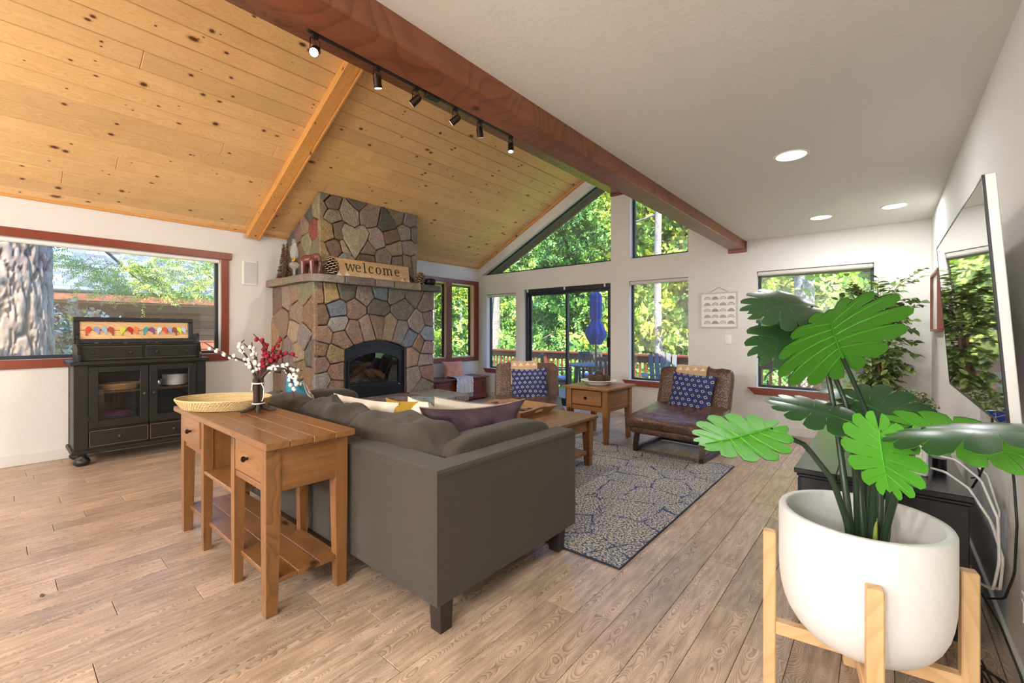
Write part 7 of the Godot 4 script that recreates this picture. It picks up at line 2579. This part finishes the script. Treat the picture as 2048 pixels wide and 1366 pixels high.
func build_forest():
	var cedar := spray_mesh(12, 0.30, 0.28, 1)
	var broad := spray_mesh(9, 0.36, 0.42, 2)
	var A := ["7ea83a", "98bb48", "6b9436", "b3c850"]
	var B := ["4f8034", "6a9a40", "3f6c2c", "84b050"]
	var C := ["9cb84a", "c4c94e", "7a9c3a", "d6cf5c"]
	# place (x, z), height, crown radius, lowest bough, boughs, sprays per bough, palette, trunk radius, bark pale?, label
	var list := [
		[-14.5, -20.0, 9.5, 3.0, 0.4, B, 0.18, 0, "deep green tree framed by the narrow gable window"],
		[-11.0, -17.5, 8.5, 2.8, 0.6, A, 0.16, 0, "light green tree straight out past the sliding door"],
		[-9.3, -14.5, 6.5, 2.3, 0.5, B, 0.12, 0, "low bushy tree close behind the deck railing"],
		[-7.6, -18.5, 10.0, 3.0, 0.8, A, 0.2, 0, "tall light green tree behind the blue umbrella"],
		[-6.0, -15.0, 8.0, 2.4, 0.5, C, 0.14, 0, "yellow green tree seen beside the umbrella"],
		[-4.9, -20.0, 11.0, 3.1, 0.8, B, 0.22, 0, "tall dark green tree filling the upper gable glass"],
		[-3.4, -15.5, 7.5, 2.4, 1.6, C, 0.15, 1, "yellow green tree outside the middle window"],
		[-1.9, -19.0, 10.0, 2.8, 1.4, B, 0.2, 1, "green tree with pale trunk past the middle window"],
		[-0.2, -16.0, 9.0, 2.5, 2.6, A, 0.18, 1, "light green tree over the lawn by the plant window"],
		[1.8, -20.0, 10.0, 3.0, 2.4, B, 0.2, 0, "dark green tree at the far side of the lawn"],
		[-18.0, -16.5, 10.0, 3.0, 0.5, B, 0.2, 0, "dense green tree past the corner casements"],
		[-21.5, -21.0, 10.0, 3.4, 0.5, A, 0.2, 0, "light green tree farthest past the corner casements"],
		[-14.2, -11.2, 8.0, 2.2, 0.4, A, 0.14, 0, "light green tree close past the corner casements"],
		[-16.8, -13.2, 9.0, 2.6, 0.4, B, 0.16, 0, "green tree between the casement trunks"],
		[-12.5, -24.0, 12.0, 3.4, 0.8, C, 0.2, 0, "tall yellowish tree at the back of the woods"],
		[-8.8, -25.0, 13.0, 3.4, 0.8, B, 0.22, 0, "tallest dark tree at the back of the woods"],
		[-3.0, -26.0, 12.5, 3.6, 0.8, A, 0.22, 0, "tall pale green tree at the back of the lawn"],
		[2.0, -27.0, 12.0, 3.6, 1.0, A, 0.22, 0, "light green tree at the end of the lawn"]]
	for q in list:
		tree("leafy_tree", q[8], Vector3(q[0], -0.63, q[1]), q[2], q[3], q[4], 60, 60, q[5], q[6], M.bark_pale if q[7] else M.bark_brown, broad if q[5] == C else cedar, 0.46)
	# tall bare trunks standing in front of the leaves
	var trunks := [[-10.9, -11.8, 0.21, "pale blotched trunk seen through the narrow gable window"], [-12.6, -10.2, 0.14, "slim pale trunk seen through the corner casement"], [-9.3, -6.55, 0.12, "pale trunk just past the chimney"], [-4.05, -13.6, 0.27, "broad pale trunk in the middle window"], [-5.2, -12.9, 0.10, "thin grey trunk in the middle window"], [-1.55, -13.0, 0.2, "grey trunk outside the plant window"]]
	for q in trunks:
		var o := thing("tree_trunk", q[3], "tree", Vector3(q[0], -0.63, q[1]), 0.0, "bare trunks by the deck")
		var path := []
		var rad := []
		for i in 13:
			path.append(Vector3(sin(i * 0.9 + q[0]) * 0.03, i * 0.9, cos(i * 0.7) * 0.03))
			rad.append(q[2] * lerpf(1.2, 0.75, i / 12.0))
		part("trunk", MB.new().tube(path, rad, 16), M.bark_pale, o)
		for k in 5:
			var y := rng.randf_range(3.2, 7.5)
			var a := rng.randf() * TAU
			var d := Vector3(cos(a), -0.15, sin(a))
			part("bare_branch", MB.new().tube([Vector3(0, y, 0), Vector3(0, y + 0.05, 0) + d * 0.8, Vector3(0, y - 0.2, 0) + d * 1.7], [0.035, 0.022, 0.006], 6, false), M.bark_pale, o)
	# undergrowth behind the railing
	var o2 := thing("green_bush", "bright green bushes behind the deck railing", "bush")
	var tfs := []
	var cols := []
	for i in 2600:
		var x := rng.randf_range(-16.0, -1.5)
		var z := rng.randf_range(-13.5, -10.0)
		if x > -4.5 and rng.randf() < 0.7: continue
		var top := 0.7 + 0.5 * sin(x * 1.7) + 0.4 * sin(z * 2.0 + x)
		tfs.append(Transform3D(rand_basis(Vector3.UP, 0.8, rng.randf_range(0.35, 0.6)), Vector3(x, -0.6 + rng.randf() * maxf(0.3, top), z)))
		var c: Color = hexc(["7fae45", "9cc456", "648f38", "4f7c30"][i % 4])
		cols.append(c.srgb_to_linear())
	multi("foliage", broad, M.spray, tfs, cols, o2)

func build_neighbour():
	# great pine trunk close outside the wide window, with two low boughs
	var o := thing("pine_tree", "massive grey barked pine trunk outside the wide window", "tree", Vector3(-8.42, -0.63, 0.12))
	var nz := noise(331, 1.0, 2, FastNoiseLite.TYPE_CELLULAR)
	nz.cellular_return_type = FastNoiseLite.RETURN_DISTANCE2_SUB
	nz.frequency = 10.0
	var n2 := noise(332, 2.5, 3)
	# bark plates: raised between furrows that run mostly upwards
	var bark := func(ang: float, y: float) -> float:
		var q := Vector3(cos(ang) * 0.6, y * 0.2, sin(ang) * 0.6)
		q += Vector3(n2.get_noise_3dv(q), n2.get_noise_3dv(q + Vector3.ONE * 9.0), n2.get_noise_3dv(q - Vector3.ONE * 7.0)) * 0.10
		return clampf((nz.get_noise_3dv(q) + 1.0) * 1.7, 0.0, 1.0)
	var f := func(a, b):
		var ang: float = b * TAU
		var y: float = a * 4.6
		var r: float = 0.60 - 0.012 * y + 0.05 * exp(-y) + 0.03 * smoothstep(0.0, 0.4, bark.call(ang, y)) + 0.02 * n2.get_noise_2d(ang * 2.0, y)
		return Vector3(cos(ang) * r, y, sin(ang) * r)
	var m := MB.new()
	m.patch(f, 300, 260, 1.0)
	for i in m.v.size():
		var p := m.v[i]
		var e: float = bark.call(atan2(p.z, p.x), p.y)
		var grey := hexc("6b5e54").lerp(hexc("9c8d80"), 0.5 + 0.8 * n2.get_noise_3dv(p * 3.0))
		m.c[i] = hexc("2e2620").lerp(grey, smoothstep(0.10, 0.30, e)).srgb_to_linear()
	var bm := mat(Color.WHITE, 0.95)
	bm.vertex_color_use_as_albedo = true
	part("trunk", m, bm, o)
	var spray := spray_mesh(18, 0.20, 0.16, 5)
	for b in [[Vector3(0.35, 3.8, -0.5), Vector3(-0.9, 3.25, -1.15), Vector3(-1.3, 2.55, -1.9), 0.40, 460], [Vector3(0.3, 4.2, -0.5), Vector3(-0.8, 3.6, -1.9), Vector3(-1.2, 2.62, -3.0), 0.34, 360]]:
		part("branch", MB.new().tube([b[0], b[0].lerp(b[1], 0.6) + Vector3(0, 0.2, 0), b[1], b[2]], [0.05, 0.035, 0.025, 0.008], 7), M.bark_brown, o)
		var tfs := []
		var cols := []
		for i in b[4]:
			var t := rng.randf()
			var c: Vector3 = b[1].lerp(b[2], 0.25 + 0.75 * t)
			var p := c + Vector3(rng.randfn() * 0.18, rng.randfn() * 0.07 - 0.03, rng.randfn() * b[3])
			tfs.append(Transform3D(rand_basis(Vector3(-0.3, -0.25, signf(p.z - c.z) * 0.8), 0.35, rng.randf_range(0.16, 0.27)), p))
			cols.append(hexc(["a9bb3c", "c3cc52", "8aa238", "7f9c68"][i % 4]).srgb_to_linear())
		multi("needles", spray, M.spray, tfs, cols, o)
	# neighbouring house: shingled roof, fascia, board siding
	var h := thing("neighbour_house", "brown board-sided house with grey shingle roof across the yard", "house", Vector3(-12.3, -0.63, 0))
	var sid := tmat(M.beam.albedo_texture, 0.8, hexc("ffffff"))
	var y0 := 0.0
	for i in 15:
		part("siding_board", MB.new().grain(2, 0.2, 0.8, rng.randf() * 3.0, rng.randf() * 3.0).box(Vector3(-0.06 - 0.0, y0 + i * 0.165, -4.4), Vector3(0.012 * (i % 2), y0 + i * 0.165 + 0.155, 7.0), 0.003), sid, h)
	part("wall_core", bx(Vector3(-4.0, 0, -4.4), Vector3(-0.05, 2.6, 7.0)), M.oak_gap, h)
	var rm := MB.new()
	var ang := deg_to_rad(27)
	rm.xf = Transform3D(Basis(Vector3(-cos(ang), sin(ang), 0), Vector3(sin(ang), cos(ang), 0), Vector3(0, 0, -1)), Vector3(0.55, 2.70, 0))
	var dk := MB.new()
	dk.xf = rm.xf
	dk.box(Vector3(-0.02, -0.12, -7.2), Vector3(5.2, -0.02, 4.8))
	part("roof_deck", dk, M.oak_gap, h)
	for row in 30:
		var z := -7.2 + rng.randf() * 0.2
		while z < 4.8:
			var w := rng.randf_range(0.14, 0.34)
			var g := rng.randf_range(0.75, 1.15)
			var c := hexc(["626b75", "565e67", "6f7780", "4b525a"][rng.randi() % 4])
			rm.col = Color(c.r * g, c.g * g, c.b * g).srgb_to_linear()
			rm.box(Vector3(row * 0.17 - 0.03 + rng.randf_range(-0.012, 0.012), -0.02, z), Vector3(row * 0.17 + 0.17, 0.012 + rng.randf_range(0, 0.01), z + w - 0.008))
			z += w
	part("shingles", rm, M.vertex, h).set_meta("kind", "stuff")
	part("fascia", board(Vector3(0.50, 2.50, -4.7), Vector3(0.54, 2.67, 7.1), 0.003, 0.2), sid, h)
	part("frieze_board", board(Vector3(0.01, 2.30, -4.4), Vector3(0.05, 2.48, 7.0), 0.003, 0.2), sid, h)
	part("soffit", bx(Vector3(-0.1, 2.47, -4.4), Vector3(0.52, 2.50, 7.0)), sid, h)
	var teal := mat(hexc("1f6b62"), 0.5)
	var wn := Node3D.new()
	wn.name = "window"
	h.add_child(wn)
	for q in [[-1.75, -1.65, 0.9, 2.2], [-0.75, -0.65, 0.9, 2.2], [-1.75, -0.65, 2.1, 2.2], [-1.75, -0.65, 0.9, 1.0]]:
		part("frame", bx(Vector3(0.012, q[2], q[0]), Vector3(0.05, q[3], q[1]), 0.003), teal, wn)
	part("pane", bx(Vector3(0.012, 1.0, -1.65), Vector3(0.025, 2.1, -0.75)), mat(hexc("5a6a66"), 0.1), wn)
	# pale and russet maple in front of the house
	for q in [[-10.2, -0.85, 2.3, 0.62, 520, "variegated maple shrub between the pine trunk and the house"], [-10.6, -2.15, 1.75, 0.4, 240, "small pale leaved shrub peeking over the bird sign"]]:
		var s := thing("maple_shrub", q[5], "shrub", Vector3(q[0], -0.63, q[1]), 0.0, "shrubs by the house")
		part("stem", MB.new().tube([Vector3.ZERO, Vector3(0.05, q[2] * 0.5, 0.03), Vector3(0, q[2] * 0.9, 0)], [0.03, 0.02, 0.008], 7), M.bark_brown, s)
		var tfs := []
		var cols := []
		for i in q[4]:
			var d := Vector3(rng.randfn(), rng.randfn() * 0.9, rng.randfn()).normalized() * pow(rng.randf(), 0.5)
			tfs.append(Transform3D(rand_basis(Vector3(0.2, -0.6, 0), 0.8, rng.randf_range(0.14, 0.24)), Vector3(0, q[2] * 0.72, 0) + d * Vector3(q[3] * 0.8, q[2] * 0.32, q[3])))
			cols.append(hexc(["b58a68", "d9c9b0", "8a5a40", "c9a13c", "e3d8c4", "70803c"][i % 6]).srgb_to_linear())
		multi("foliage", spray_mesh(9, 0.4, 0.4, 6), M.spray, tfs, cols, s)
